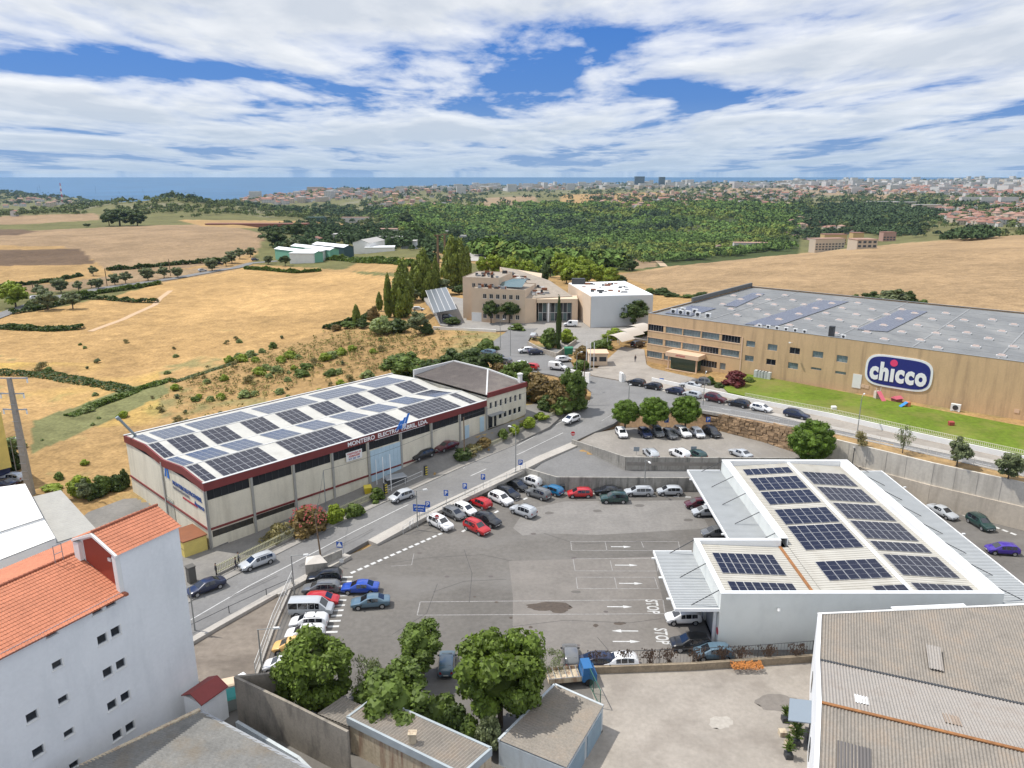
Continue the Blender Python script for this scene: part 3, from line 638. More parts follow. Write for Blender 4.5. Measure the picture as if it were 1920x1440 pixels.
def modules(mb, o, a, b, na, nb, wa, wb, gap=.02, t=.05):
    """na x nb photovoltaic modules laid from o along unit vectors a, b; module size wa x wb"""
    o, a, b = Vector(o), Vector(a).normalized(), Vector(b).normalized(); n = a.cross(b).normalized()
    if n.z < 0: n = -n
    for i in range(na):
        for j in range(nb):
            q = o+a*(i*wa+gap)+b*(j*wb+gap); wa2, wb2 = wa-2*gap, wb-2*gap; e = .022
            c = [q, q+a*wa2, q+a*wa2+b*wb2, q+b*wb2]
            if a.cross(b).z < 0: c = [c[0], c[3], c[2], c[1]]
            mb.hexa([p+n*.02 for p in c], [p+n*t for p in c], 1)
            for h0, h1 in ((0, .495), (.505, 1)):
                c = [q+a*e+b*(e+(wb2-2*e)*h0), q+a*(wa2-e)+b*(e+(wb2-2*e)*h0), q+a*(wa2-e)+b*(e+(wb2-2*e)*h1), q+a*e+b*(e+(wb2-2*e)*h1)]
                c = [p+n*(t+.004) for p in c]
                if a.cross(b).z < 0: c = [c[0], c[3], c[2], c[1]]
                mb.quad(*c, 0)
SOL = [M_['solar_cell'], M_['module_frame']]; SOLS = [M_['solar_cell_sky'], M_['module_frame']]
def ac_unit(root, x, y, z, rz=0, s=1.0, name='air_conditioner'):
    mb = MB(); mb.box(-.45*s, .45*s, -.2*s, .2*s, 0.06, .75*s); mb.box(-.4*s, -.3*s, -.25*s, .25*s, 0, .06); mb.box(.3*s, .4*s, -.25*s, .25*s, 0, .06)
    o = mb.build(name, M_['plastic_white'], root); o.location = (x, y, z); o.rotation_euler = (0, 0, rz)
    f = MB(); f.tube([(0, -.205*s, .4*s), (0, -.225*s, .4*s)], .27*s, n=12); f.build('fan_grille', M_['dark_metal'], o); return o
# ---------------- long electrical warehouse
F0 = Vector((-41.6, 93.4, 0)); FA = math.atan2(38.8, 36.9)
wh = empty('warehouse', 'long cream warehouse with dark red trim and solar panels on a wavy white roof', 'warehouse', F0, FA)
LW, WW = 53.4, 27.9
gz = lambda k: 0.25+4.05*(k/LW)**1.15          # rising yard beside the long front
mb = MB(); mb.box(.15, LW-.1, .15, WW-.15, 3.0, 9.2);
mb.build('core', M_['dark_interior'], wh)
mb = MB(); ops = []
bay = LW/8
for i in range(8): ops.append((i*bay+.25, (i+1)*bay-.25, 7.35, 8.82))
ops += [(.4, bay-.2, 1.75, 2.75), (bay+.2, 2*bay-.2, 2.05, 2.85)]
ops_door = (4*bay+.35, 4*bay+6.4, 3.0, 7.2)
wall(mb, (0, 0, -.5), (1, 0, 0), LW, 9.4, .22, [(a, b, c+.5, d+.5) for a, b, c, d in ops])
wall(mb, (LW, 0, -.5), (0, 1, 0), WW, 9.4, .22, [])
wall(mb, (LW, WW, -.5), (-1, 0, 0), LW, 9.4, .22, [])
gd = (10.3, 13.0, .6, 4.4)                        # gable door as distance from the back corner
wall(mb, (0, WW, -.5), (0, -1, 0), WW, 9.4, .22, [(14.2, 16.7, .5, 4.4)])
mb.build('wall', M_['cream_wall'], wh)
mb = MB(); mb.box(-.012, LW, -.14, -.004, 3.0, 3.28)
mb.hexa([(-.14, -.004, 3.0), (-.004, -.004, 3.0), (-.004, WW, 3.0), (-.14, WW, 3.0)], [(-.14, -.004, 3.28), (-.004, -.004, 3.28), (-.004, WW, 3.28), (-.14, WW, 3.28)]); mb.build('band', M_['maroon_metal'], wh)
for i, q in enumerate(ops):
    g = MB(); g.box(q[0], q[1], .16, .185, q[2], q[3], 0)
    n_ = max(4, int((q[1]-q[0])/1.0))
    for k in range(n_+1): x = q[0]+(q[1]-q[0])*k/n_; g.box(x-.025, x+.025, .10, .158, q[2], q[3], 1)
    g.build('window', [mat('grimy_glass', (.05, .045, .035), .35, var=.5, vscale=.5, spec=.5), M_['dark_metal']], wh)
for i in range(9):
    mb = MB(); x = i*bay; mb.box(x-.17, x+.17, -.2, -.003 if i else .1, gz(x)-.5, 8.86); mb.build('pilaster', mat('grey_pilaster', (.33, .32, .29), .9, var=.1, vscale=2), wh)
for y in (WW/2, ):
    mb = MB(); mb.box(-.2, -.003, y-.17, y+.17, -.4, 9.3); mb.build('pilaster', M_['grey_pilaster'], wh)
mb = MB(); mb.box(-.2, -.003, -.2, -.003, -.4, 8.9); mb.build('downpipe', M_['grey_metal'], wh)
# roof profile across the width
prof = [(0, 10.0), (6.5, 10.6), (13.2, 9.87), (19.6, 10.6), (WW, 10.0)]
mb = MB()
for (y0, z0), (y1, z1) in zip(prof[:-1], prof[1:]):
    mb.hexa([(.12, y0, z0-.25), (LW-.05, y0, z0-.25), (LW-.05, y1, z1-.25), (.12, y1, z1-.25)], [(.12, y0, z0-.06), (LW-.05, y0, z0-.06), (LW-.05, y1, z1-.06), (.12, y1, z1-.06)])
rf = mb.build('roof', mat('white_roof', (.47, .46, .42), .6, var=.08, vscale=.3, var2=.06, v2scale=3, stain=(.36, .35, .31), stain_scale=(.4, .4, .4), stain_amt=.5), wh)
mb = MB()
for y in (6.5, 13.2, 19.6):
    z = dict(prof)[y]; mb.bar((.2, y, z-.03), (LW-.1, y, z-.03), .22, .06)
mb.build('ridge_cap', M_['white_metal'], rf)
mb = MB()
mb.box(-.16, LW+.02, -.22, -.02, 8.87, 10.06); mb.box(-.16, LW+.02, WW+.02, WW+.22, 8.87, 10.06)
for (y0, z0), (y1, z1) in zip(prof[:-1], prof[1:]):
    mb.hexa([(-.16, y0-.02, z0-1.15), (.1, y0-.02, z0-1.15), (.1, y1-.02, z1-1.15), (-.16, y1-.02, z1-1.15)], [(-.16, y0-.02, z0+.03), (.1, y0-.02, z0+.03), (.1, y1-.02, z1+.03), (-.16, y1-.02, z1+.03)])
mb.build('fascia', M_['maroon_metal'], wh)
mb = MB(); mb.box(-.18, LW+.02, -.24, .12, 10.06, 10.12); mb.box(-.18, LW+.02, WW-.12, WW+.24, 10.06, 10.12)
mb.build('coping', M_['white_metal'], wh)
def strip_rows(y0, z0, y1, z1, groups, nb, skym):
    n = Vector((0, y1-y0, z1-z0)); L = n.length; n.normalize()
    for (x0, wd_) in groups:
        na = max(1, round(wd_/1.03)); m = MB(); modules(m, (x0, y0, z0-.05), (1, 0, 0), n, na, nb, wd_/na, L/nb)
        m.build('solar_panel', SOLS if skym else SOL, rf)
full = [(.35, 1.7), (3.0, 8.3), (14.1, 10.2), (26.6, 8.2), (37.7, 9.9), (49.8, 1.7)]; inn_ = [(.3, 1.6), (3.0, 4.2), (8.4, 4.2), (15.0, 4.2), (21.4, 4.2), (27.9, 4.2), (34.3, 4.2), (40.6, 4.2), (47.0, 4.2)]
def gfix(g): return g
strip_rows(.35, 10.04, 6.2, 10.57, full, 3, False)
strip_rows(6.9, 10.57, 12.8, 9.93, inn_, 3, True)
strip_rows(13.6, 9.92, 19.3, 10.56, inn_, 3, False)
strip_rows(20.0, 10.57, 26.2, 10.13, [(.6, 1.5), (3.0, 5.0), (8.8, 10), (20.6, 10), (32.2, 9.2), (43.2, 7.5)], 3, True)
# door on the long front, flue, signs
dr = MB(); x0 = 4*bay+.4; dr.box(x0, x0+6.2, -.09, -.004, gz(x0)-.3, 7.2)
for k in range(1, 8): dr.box(x0+6.2*k/8-.02, x0+6.2*k/8+.02, -.12, -.09, gz(x0)-.3, 7.2)
dr.build('sliding_door', M_['sky_blue_metal'], wh)
for x0, h in ((7*bay+1.2, 2.5), (7*bay+5.2-.2, 2.9)):
    d = MB(); d.box(x0, x0+1.05, -.07, -.003, gz(x0)+.02, gz(x0)+h); d.build('door', M_['sky_blue_metal'], wh)
d = MB(); d.box(-.07, -.003, WW-16.65, WW-14.25, 0, 3.85); d.box(-.09, -.071, WW-15.47, WW-15.43, 0, 3.85); dd_ = d.build('door', mat('beige_metal', (.42, .40, .33), .6, var=.1, vscale=2), wh)
d = MB()
for k in range(4): d.box(-.1, -.072, WW-16.5+k*.56, WW-16.1+k*.56, 2.7, 3.5)
d.build('pane', M_['pale_glass'], dd_)
fl = MB(); fl.tube([(1.2, WW-1.4, 9.9), (-.9, WW-1.2, 13.3)], .22, n=10); fl.tube([(-.9, WW-1.2, 13.2), (-1.15, WW-1.18, 13.65)], .3, n=10); fl.build('flue', mat('galvanised', (.28, .33, .34), .4, metal=.5), wh)
T = lambda x, z, y=-.25: frameM((x, y, z), (1, 0, 0))
text_mesh('sign_lettering', 'MONTEIRO  ELECTRO  FABRIL, LDA.', .98, M_['white_letters'], wh, T(31.0, 9.42), .02, .022, xs=1.03)
mb = MB(); mb.box(28, 38.5, -.26, -.23, 8.80, 8.86); mb.build('sign_line', M_['white_letters'], wh)
lg = MB()
for k, (a, b) in enumerate(((0, 1.5), (.75, 1.9), (1.5, 2.4))):
    lg.hexa([(32.2+a, -.34, 9.5), (32.75+a, -.34, 9.5), (32.75+a, -.28, 9.5), (32.2+a, -.28, 9.5)], [(33.0+a+.3, -.34, 9.4+b), (33.45+a+.3, -.34, 9.4+b), (33.45+a+.3, -.28, 9.4+b), (33.0+a+.3, -.28, 9.4+b)])
lo = lg.build('logo', mat('bright_blue', (.02, .16, .55), .4), wh)
text_mesh('logo_lettering', 'EF', .85, M_['white_letters'], lo, frameM((34.0, -.36, 9.9), (1, 0, 0)), .015, .03)
bn = MB(); bn.box(22.4, 25.4, -.3, -.27, 6.7, 8.2); bn = bn.build('banner', M_['white_paint'], wh)
text_mesh('banner_lettering', 'TRESPASSA-SE', .42, M_['red_letters'], bn, T(23.9, 7.85, -.31), .004, .012); text_mesh('banner_lettering', 'ARMAZEM', .45, M_['red_letters'], bn, T(23.9, 7.42, -.31), .004, .014)
text_mesh('banner_lettering', '917 253 144', .42, M_['blue_letters'], bn, T(23.9, 6.98, -.31), .004, .014)
G = lambda y, z, x=-.06: frameM((x, y, z), (0, -1, 0))
text_mesh('gable_lettering', 'MONTEIROELETROFABRIL', .88, M_['blue_letters'], wh, G(5.9, 7.05), .02, .02, xs=.92); text_mesh('gable_lettering', 'ELETRICIDADE INDUSTRIAL', .5, mat('grey_letters', (.2, .2, .22), .6), wh, G(7.9, 6.3), .02, .01, xs=.9)
text_mesh('gable_lettering', 'Avenco', 1.0, M_['blue_letters'], wh, G(2.2, 5.95), .02, .02); text_mesh('gable_lettering', 'MONTAGENS ELETRICAS', .42, M_['red_letters'], wh, G(5.2, 5.6), .02, .01)
mm = MB()
for s, e in ((0, .55), (.55, 0), (.6, 1.15), (1.15, .6)): pass
mm.hexa([(-.10, 13.2, 7.3), (-.04, 13.2, 7.3), (-.04, 12.9, 7.3), (-.10, 12.9, 7.3)], [(-.10, 12.7, 8.9), (-.04, 12.7, 8.9), (-.04, 12.3, 8.9), (-.10, 12.3, 8.9)])
mm.hexa([(-.10, 12.3, 7.3), (-.04, 12.3, 7.3), (-.04, 11.6, 7.3), (-.10, 11.6, 7.3)], [(-.10, 12.1, 8.9), (-.04, 12.1, 8.9), (-.04, 11.8, 8.9), (-.10, 11.8, 8.9)])
mm.build('logo', M_['bright_blue'], wh)
# ---------------- office block at the far end of the warehouse
O0 = F0+Vector((math.cos(FA), math.sin(FA), 0))*(LW+.35)
of = empty('office_building', 'cream two storey office block with grey roof joined to the solar panelled warehouse', 'building', (O0.x, O0.y, 4.3), FA)
OL, OW, OH = 10.6, 20.8, 6.1
mb = MB(); o1 = [(.25+k*1.33+.35, 1.3+k*1.33, 3.7, 5.0) for k in range(7)]; o2 = [(3.0+k*1.33+.0, 3.9+k*1.33, 1.2, 2.4) for k in range(5)]; o3 = [(.15, 1.35, .0, 2.5), (1.7, 2.4, .0, 2.3)]
wall(mb, (0, 0, 0), (1, 0, 0), OL, OH, .2, [q for q in o1+o2+o3 if q[1] < OL]); wall(mb, (OL, 0, -.5), (0, 1, 0), OW, OH+.5, .2, []); wall(mb, (OL, OW, -1), (-1, 0, 0), OL, OH+1, .2, []); wall(mb, (0, OW, -1), (0, -1, 0), OW, OH+1, .2, [])
mb.build('wall', M_['cream_wall'], of)
for q in o1+o2:
    if q[1] < OL: window(of, (0, 0, 0), (1, 0, 0), q, .2, M_['dark_glass'], M_['white_paint'])
for q in o3: window(of, (0, 0, 0), (1, 0, 0), q, .2, M_['dark_glass'], M_['dark_metal'], 'door')
mb = MB(); mb.box(-.1, 3.6, -1.1, -.01, 2.62, 2.76); mb.build('door_canopy', M_['grey_metal'], of)
mb = MB(); mb.box(-.05, OL+.12, -.22, -.003, OH, OH+.95); mb.box(OL+.003, OL+.2, 0, OW, OH, OH+.4); mb.build('fascia', M_['maroon_metal'], of)
zt = OH+.55; sl_ = .085; z_ = zt+sl_*OL; mb2 = MB()
mb2.poly([(-.3, -.1, zt), (OL+.1, -.1, zt), (OL+.1, OL, z_)]); mb2.poly([(-.3, -.1, zt), (OL+.1, OL, z_), (OL+.1, OW, z_), (-.3, OW, zt)])
mb2.build('roof', mat('grey_tiles', (.17, .147, .135), .92, var=.1, vscale=.6, var2=.18, v2scale=6, stain=(.25, .22, .19), stain_scale=(.3, .3, .3), stain_amt=.6), of)
rb = MB()
for k in range(1, 36):
    x = OL*k/36; rb.bar((x, -.1, zt+.03), (x, x, zt+sl_*x+.03), .1, .05)
for k in range(1, 70):
    y = OW*k/70; rb.bar((-.3, y, zt+.03), (min(OL, y), y, zt+sl_*min(OL, y)+.03), .1, .05)
rb.build('roof_ribs', M_['grey_tiles'], of)
rb = MB(); rb.bar((-.2, 0, zt+.08), (OL, OL, z_+.08), .3, .12); rb.bar((OL+.05, -.1, zt+.1), (OL+.05, OL, z_+.1), .3, .3); rb.bar((OL+.05, OL, z_+.1), (OL+.05, OW, z_+.1), .3, .3); rb.box(-.35, OL, OW, OW+.3, OH, z_+.2); rb.build('ridge_cap', M_['white_metal'], of)
rb = MB(); rb.box(OL-.75, OL-.1, .9, 1.55, zt, zt+1.7); rb.box(OL-.85, OL, .8, 1.65, zt+1.7, zt+1.95); rb.build('chimney', M_['white_paint'], of)
# ---------------- yellow shed
sh = empty('shed', 'yellow shed with flat brown roof against the warehouse gable', 'shed', P(353, 1030, .1), FA-R(90))
mb = MB(); mb.box(-2.2, 2.2, -1.4, 1.8, 0, 2.3); mb.build('wall', M_['yellow_paint'], sh)
mb = MB(); mb.box(-2.3, 2.3, -1.5, 1.9, 2.303, 2.45); mb.build('roof', M_['brown_roof'], sh)
mb = MB(); mb.box(-2.23, -2.203, -1.2, .2, .1, 2.1)
mb.build('door', M_['dark_metal'], sh); mb = MB(); mb.box(-2.2, 2.2, -1.42, -1.403, 1.15, 1.2); mb.build('trim', M_['dark_metal'], sh)
# ---------------- inspection station
st = empty('service_station', 'low white vehicle station with solar panels on its roof and grey side canopies', 'building', (22.4, 70.9, 0), 0)
X0, X1, X2, Yf, Yb, Ya = 0.0, 10.6, 30.3, 0.0, 39.0, 12.6; PZ = 6.9
L_ = lambda x, y, z=0: Vector((x, y, z))
mb = MB(); wall(mb, (0, 0, -.2), (1, 0, 0), X2, PZ+.18, .3, []); wall(mb, (X2, 0, -.2), (0, 1, 0), Yb, PZ+.18, .3, [(3+k*6, 7+k*6, .2, 4.3) for k in range(6)]); wall(mb, (X2, Yb, -.2), (-1, 0, 0), X2-X1, PZ+.18, .3, [])
wall(mb, (X1, Yb, -.2), (0, -1, 0), Yb-Ya, PZ+.18, .3, [(3+k*4.6, 6.4+k*4.6, .2, 4.3) for k in range(5)]); wall(mb, (X1, Ya, -.2), (-1, 0, 0), X1, PZ+.18, .3, []); wall(mb, (0, Ya, -.2), (0, -1, 0), Ya, PZ+.18, .3, [(1.2, 5.4, .2, 4.4), (7.0, 11.2, .2, 4.4)])
mb.build('wall', mat('pale_panel', (.66, .68, .65), .6, var=.05, vscale=.2, stain=(.50, .52, .50), stain_scale=(.4, .4, .25), stain_amt=.4), st)
for k in range(6):
    m = MB(); m.box(X2-.29, X2-.2, 3+k*6, 7+k*6, 0, 4.1); m.build('roller_door', M_['grey_metal'], st)
for k in range(5):
    y = Yb-(3+k*4.6); m = MB(); m.box(X1+.2, X1+.29, y-3.4, y, 0, 4.1); m.build('roller_door', M_['grey_metal'], st)
for y0, y1 in ((Ya-5.4, Ya-1.2), (Ya-11.2, Ya-7.0)):
    m = MB(); m.box(.2, .29, y0, y1, 0, 4.2); m.build('roller_door', M_['grey_metal'], st)
mb = MB(); tp = .55                          # parapet tops, bright white
def pbar(x0, x1, y0, y1): mb.box(x0, x1, y0, y1, PZ-1.0, PZ)
pbar(-.0, X2, .31, .6); mb.v = mb.v;
mb = MB()
mb.box(-.02, X2+.02, -.02, tp, PZ, PZ+.06); mb.box(-.02, tp, tp, Ya+.02, PZ, PZ+.06); mb.box(tp, X1+.02, Ya-tp, Ya+.02, PZ, PZ+.06); mb.box(X1-.02, X1+tp+.5, Ya+.02, Yb+.02, PZ, PZ+.06); mb.box(X1+tp+.5, X2+.02, Yb-tp, Yb+.02, PZ, PZ+.06); mb.box(X2-tp-.6, X2+.02, tp, Yb-tp, PZ, PZ+.06)
mb.box(tp-.12, tp, tp, Ya-tp, 5.6, PZ); mb.box(tp, X1, Ya-tp, Ya-tp+.12, 5.6, PZ); mb.box(X1+tp+.38, X1+tp+.5, Ya, Yb-tp, 5.6, PZ); mb.box(X1+tp+.5, X2-tp-.6, Yb-tp, Yb-tp+.12, 5.6, PZ); mb.box(X2-tp-.72, X2-tp-.6, tp, Yb-tp, 5.6, PZ); mb.box(tp, X2-1.2, tp-.12, tp, 5.6, PZ)
mb.build('parapet', mat('bright_white', (.78, .79, .79), .5, var=.04, vscale=.5), st)
RX = 20.9; zr, ze = 6.6, 6.05
RM = mat('cream_sheet_roof', (.44, .42, .37), .55, var=.05, vscale=.4, stain=(.33, .30, .25), stain_scale=(.5, .1, .5), stain_amt=.5)
def ribbed(x0, z0, x1, z1, y0, y1, pitch=.5):
    m = MB(); m.quad((x0, y0, z0), (x1, y0, z1), (x1, y1, z1), (x0, y1, z0)); n = int((y1-y0)/pitch)
    for k in range(1, n): y = y0+(y1-y0)*k/n; m.bar((x0, y, z0+.015), (x1, y, z1+.015), .05, .05)
    return m
rfs = ribbed(X1+1.0, ze, RX, zr, tp, Yb-tp); r1_ = rfs.build('roof', RM, st)
r2_ = ribbed(RX, zr, X2-1.2, ze, tp, Yb-tp).build('roof', RM, st)
r3_ = ribbed(tp, 6.45, X1+1.0, 6.0, tp, Ya-tp).build('roof', RM, st)
m = MB(); m.bar((RX, tp, zr+.05), (RX, Yb-tp, zr+.05), .5, .05); m.build('ridge_cap', M_['bright_white'], r1_)
m = MB(); m.bar((X1-.1, tp+.1, 6.1), (X1-.1, Ya-tp, 6.1), .35, .12); m.build('gutter', M_['rust'], r3_)
z5 = lambda x, y: (1200+x/2.667, 850+y/2.667)
def yrow(ya, yb, x=600): return P(*z5(x, ya), 6.4).y-70.9, P(*z5(x, yb), 6.4).y-70.9
sl = (zr-ze)/(RX-X1-1.0); aL = Vector((1, 0, sl)); aR = Vector((1, 0, -(zr-ze)/(X2-1.2-RX)))
for (yt, yb_, nb, xs, na) in [(76, 104, 1, 1.6, 6), (120, 181, 2, 1.6, 6), (188, 251, 2, 1.6, 6), (276, 350, 2, 1.6, 6), (359, 478, 3, 1.6, 6), (536, 630, 2, 1.6, 6), (666, 707, 1, 5.6, 3)]:
    q1, q0 = yrow(yt, yb_); m = MB(); q0 = max(q0, .7); w = 7.0/6; modules(m, (X1+1.0+xs, q0, ze+.06+sl*xs), aL, (0, 1, 0), na, nb, w*1.01, (q1-q0)/nb, .03); m.build('solar_panel', SOL, r1_)
for (yt, yb_, nb, xs, na) in [(98, 160, 2, .75, 7), (173, 241, 2, .75, 7), (254, 332, 2, .75, 7), (343, 432, 2, .75, 7), (445, 492, 1, .75, 7), (512, 617, 2, .75, 8), (655, 706, 1, .75, 7)]:
    q1, q0 = yrow(yt, yb_); m = MB(); q0 = max(q0, .7); modules(m, (RX+xs, q0, zr+.06+aR.z*xs), aR, (0, 1, 0), 7, nb, 6.6/7, (q1-q0)/nb, .03); m.build('solar_panel', SOL, r2_)
aA = Vector((1, 0, -.45/(X1+.45)))
for (yt, yb_, nb, na) in [(500, 602, 2, 8), (643, 694, 1, 8)]:
    q1, q0 = yrow(yt, yb_); m = MB(); q0 = max(q0, .7); modules(m, (1.5, q0, 6.47), aA, (0, 1, 0), na, nb, .92, (q1-q0)/nb, .03); m.build('solar_panel', SOL, r3_)
def canopy(x0, x1, y0, y1, z, hang, rods):
    m = MB(); n = int((y1-y0)/.35)
    m.box(x0+.12, x1, y0+.1, y1-.1, z-.12, z)
    for k in range(n): yy = y0+.2+(y1-y0-.4)*k/n; m.box(x0+.12, x1-.003, yy, yy+.1, z, z+.05)
    c = m.build('canopy', M_['canopy_metal'], st)
    m = MB(); outer = x0 if x0 < hang else x1
    m.box(x0-.02, x1 if outer == x0 else x1+.14, y0-.02, y0+.097, z-.3, z+.06); m.box(x0-.02, x1 if outer == x0 else x1+.14, y1-.097, y1+.02, z-.3, z+.06)
    if outer == x0: m.box(x0-.02, x0+.117, y0+.1, y1-.1, z-.3, z+.06)
    else: m.box(x1+.003, x1+.14, y0+.1, y1-.1, z-.3, z+.06)
    m.build('edge_beam', M_['bright_white'], c)
    m = MB()
    for k in range(rods):
        yy = y0+(y1-y0)*(k+.12)/(rods-.75); xo = x0+(x1-x0)*(.4 if outer == x0 else .6); m.tube([(hang, yy, PZ-.1), (xo, yy, z+.08)], .05, n=6)
    m.build('tie_rod', M_['dark_metal'], c)
    for k in (.15, .5, .85):
        yy = y0+(y1-y0)*k; s = -1 if outer == x0 else 1; m = MB(); xe = x0 if s < 0 else x1+.14; m.bar((xe, yy, z), (xe+s*.35, yy, z+.05), .07); m.box(xe+s*.35-.18, xe+s*.35+.18, yy-.12, yy+.12, z-.03, z+.12); m.build('floodlight', M_['plastic_white'], c)
canopy(-4.8, -.003, .2, 13.2, 4.9, 0, 3); canopy(5.4, X1-.003, Ya+1.0, 39.6, 4.95, X1+.1, 5)
m = MB(); mb = None
canopy(X2+.003, X2+5.7, -4.0, 39.2, 4.95, X2, 9)
for yy in (1.0, 6.5, 12.0):
    m = MB(); m.box(-4.5, -4.3, yy, yy+.2, 0, 4.6) if False else m.box(-.35, -.05, yy-.15, yy+.15, 0, 4.6); m.build('column', M_['bright_white'], st)
m = MB(); m.tube([(6.2, -.02, 5.2), (6.2, -.3, 5.2)], .05); m.tube([(6.2, -.3, 5.3), (6.2, -.42, 5.05)], .17, n=10); m.build('wall_lamp', M_['plastic_white'], st)
m = MB(); m.tube([(-.02, .25, 2.2), (-.06, .25, 2.2)], .4, n=16); m.build('round_sign', M_['red_letters'], st)
# ---------------- toy company factory
fA = Vector((33.2, 179.4, 0)); fB = Vector((92.9, 128.6, 0)); FD = (fB-fA).normalized(); FANG = math.atan2(FD.y, FD.x)
fc = empty('factory', 'long tan factory with grey flat roof and a big blue oval logo on its side', 'factory', (fA.x, fA.y, 5.8), FANG)
FL, FW, FH = 100.0, 60.0, 12.0
lf = local((fA.x, fA.y, 5.8), FANG)
def facX(px, py): h = HIT(px, py, fA, Vector((FD.y, -FD.x, 0))); q = lf(*h); return q.x, q.z
z6 = lambda x, y: (1180+x/2.595, 540+y/2.595)
wins = []
for row in ([(92, 165, 180, 212), (177, 256, 192, 228), (262, 345, 205, 242), (352, 436, 220, 258), (450, 538, 236, 275)], [(90, 162, 243, 277), (174, 250, 257, 294), (258, 340, 272, 309), (347, 432, 288, 326), (446, 532, 305, 345)], [(86, 158, 308, 344), (168, 228, 322, 356), (345, 424, 358, 392), (440, 466, 374, 404)]):
    for a, b, c, d in row:
        xa, z1 = facX(*z6(a, c)); xb, z0 = facX(*z6(b, d)); wins.append((xa, xb, z0, z1))
tops = {}
def rowz(idx):
    zs1 = [wins[i][3] for i in idx]; zs0 = [wins[i][2] for i in idx]; return sum(zs0)/len(zs0), sum(zs1)/len(zs1)
for idx in (range(0, 5), range(5, 10), range(10, 14)):
    z0, z1 = rowz(list(idx));
    for i in idx: wins[i] = (wins[i][0], wins[i][1], round(z0, 2), round(z0, 2)+1.55)
sw = []
for a, b, c, d in [(570, 610, 255, 290), (674, 718, 271, 308), (781, 828, 287, 325), (893, 941, 305, 343), (1010, 1060, 325, 366), (563, 603, 326, 360), (667, 710, 343, 378), (773, 819, 360, 398), (884, 934, 384, 403), (1002, 1053, 402, 424)]:
    xa, z1 = facX(*z6(a, c)); xb, z0 = facX(*z6(b, d)); sw.append((xa, xb, z0, max(z1, z0+.5)))
allw = wins+sw
mb = MB(); wall(mb, (0, 0, -1), (1, 0, 0), FL, FH+1, .25, [(a, b, c+1, d+1) for a, b, c, d in allw])
wall(mb, (FL, 0, -1), (0, 1, 0), FW, FH+1, .25, []); wall(mb, (FL, FW, -1), (-1, 0, 0), FL, FH+1, .25, []); wall(mb, (0, FW, -1), (0, -1, 0), FW, FH+1, .25, [])
mb.build('wall', M_['tan_wall'], fc)
for i, q in enumerate(allw):
    window(fc, (0, 0, 0), (1, 0, 0), q, .25, M_['pale_glass'] if i % 4 else M_['dark_glass'], M_['grey_metal'], mull=6 if i < 14 else 2, blind=(M_['blinds'], [.75, .4, .95, .6, .2][i % 5]) if i % 5 != 4 else None, fw=.06)
mb = MB(); xe = wins[4][1]+.35; mb.box(xe, xe+.3, -.1, -.003, -.5, FH-2.6); mb.build('corner_trim', mat('pink_trim', (.62, .44, .30), .9), fc)
for idx in ((0, 4), (5, 9), (10, 11)):
    q0, q1 = wins[idx[0]], wins[idx[1]]; mb = MB(); mb.box(q0[0]-.2, q1[1]+.2, -.06, -.003, q0[2]-.16, q0[2]-.03); mb.box(q0[0]-.2, q1[1]+.2, -.06, -.003, q0[3]+.03, q0[3]+.14); mb.build('window_band', M_['pink_trim'], fc)
# roof
mb = MB(); mb.box(.26, FL-.26, .26, FW-.26, FH-.9, FH-.35); frf = mb.build('roof', M_['flat_roof_grey'], fc)
mb = MB(); mb.box(-.04, FL+.04, -.04, .3, FH, FH+.06); mb.box(-.04, .3, .3, FW, FH, FH+.06); mb.box(.3, FL, FW-.3, FW+.04, FH, FH+.06); mb.build('coping', M_['grey_metal'], fc)
mb = MB(); mb.box(-.02, .5, 22, FW, FH+.063, FH+1.1); mb.build('upstand', mat('dark_upstand', (.13, .13, .125), .8), fc)
mb = MB()
for k in range(1, 9): mb.box(.3, FL-.3, k*6.6-.1, k*6.6+.1, FH-.35, FH-.30)
for k in range(1, 7): mb.box(k*14.5-.15, k*14.5+.15, .3, FW-.3, FH-.346, FH-.27)
mb.build('roof_seam', mat('seam', (.24, .245, .245), .8, var=.2, vscale=.6), frf)
lr = lambda px, py: (lambda h: local((fA.x, fA.y, 5.8), FANG)(h.x, h.y, h.z))(P(px, py, 5.8+FH-.35))
SKY_ = [(630, 190), (780, 187), (935, 192), (1065, 255), (1240, 255), (1415, 260), (1575, 258), (1610, 335), (1810, 335), (1500, 297), (1335, 300), (1000, 226), (525, 137), (622, 110), (705, 86), (795, 64), (495, 108), (588, 83), (676, 62), (757, 40), (672, 135), (748, 110), (870, 157), (957, 128), (1035, 103), (1112, 78), (1022, 162), (1103, 134), (1180, 109), (825, 132), (905, 104), (985, 80), (1095, 195), (1175, 162), (1252, 134), (1325, 110), (1237, 187), (1313, 156), (1388, 128), (1325, 220), (1402, 187), (1473, 157), (1540, 128), (1492, 226), (1562, 192), (1628, 162), (1642, 224), (1708, 190), (1765, 160), (1685, 290), (1748, 252), (1812, 217), (1870, 184), (1868, 292), (1905, 382), (728, 158), (925, 62), (850, 86), (542, 60), (630, 38), (455, 84), (508, 42), (1155, 220)]
def skylight(x, y):
    m = MB(); m.box(-.85, .85, -.55, .55, 0, .3); o = m.build('skylight', M_['white_metal'], frf); o.location = (x, y, FH-.35)
    m = MB(); m.hexa([(-.7, -.42, .304), (.7, -.42, .304), (.7, .42, .304), (-.7, .42, .304)], [(-.5, -.28, .55), (.5, -.28, .55), (.5, .28, .55), (-.5, .28, .55)]); m.build('dome', mat('acrylic', (.42, .33, .29), .4), o); return o
SK0 = None
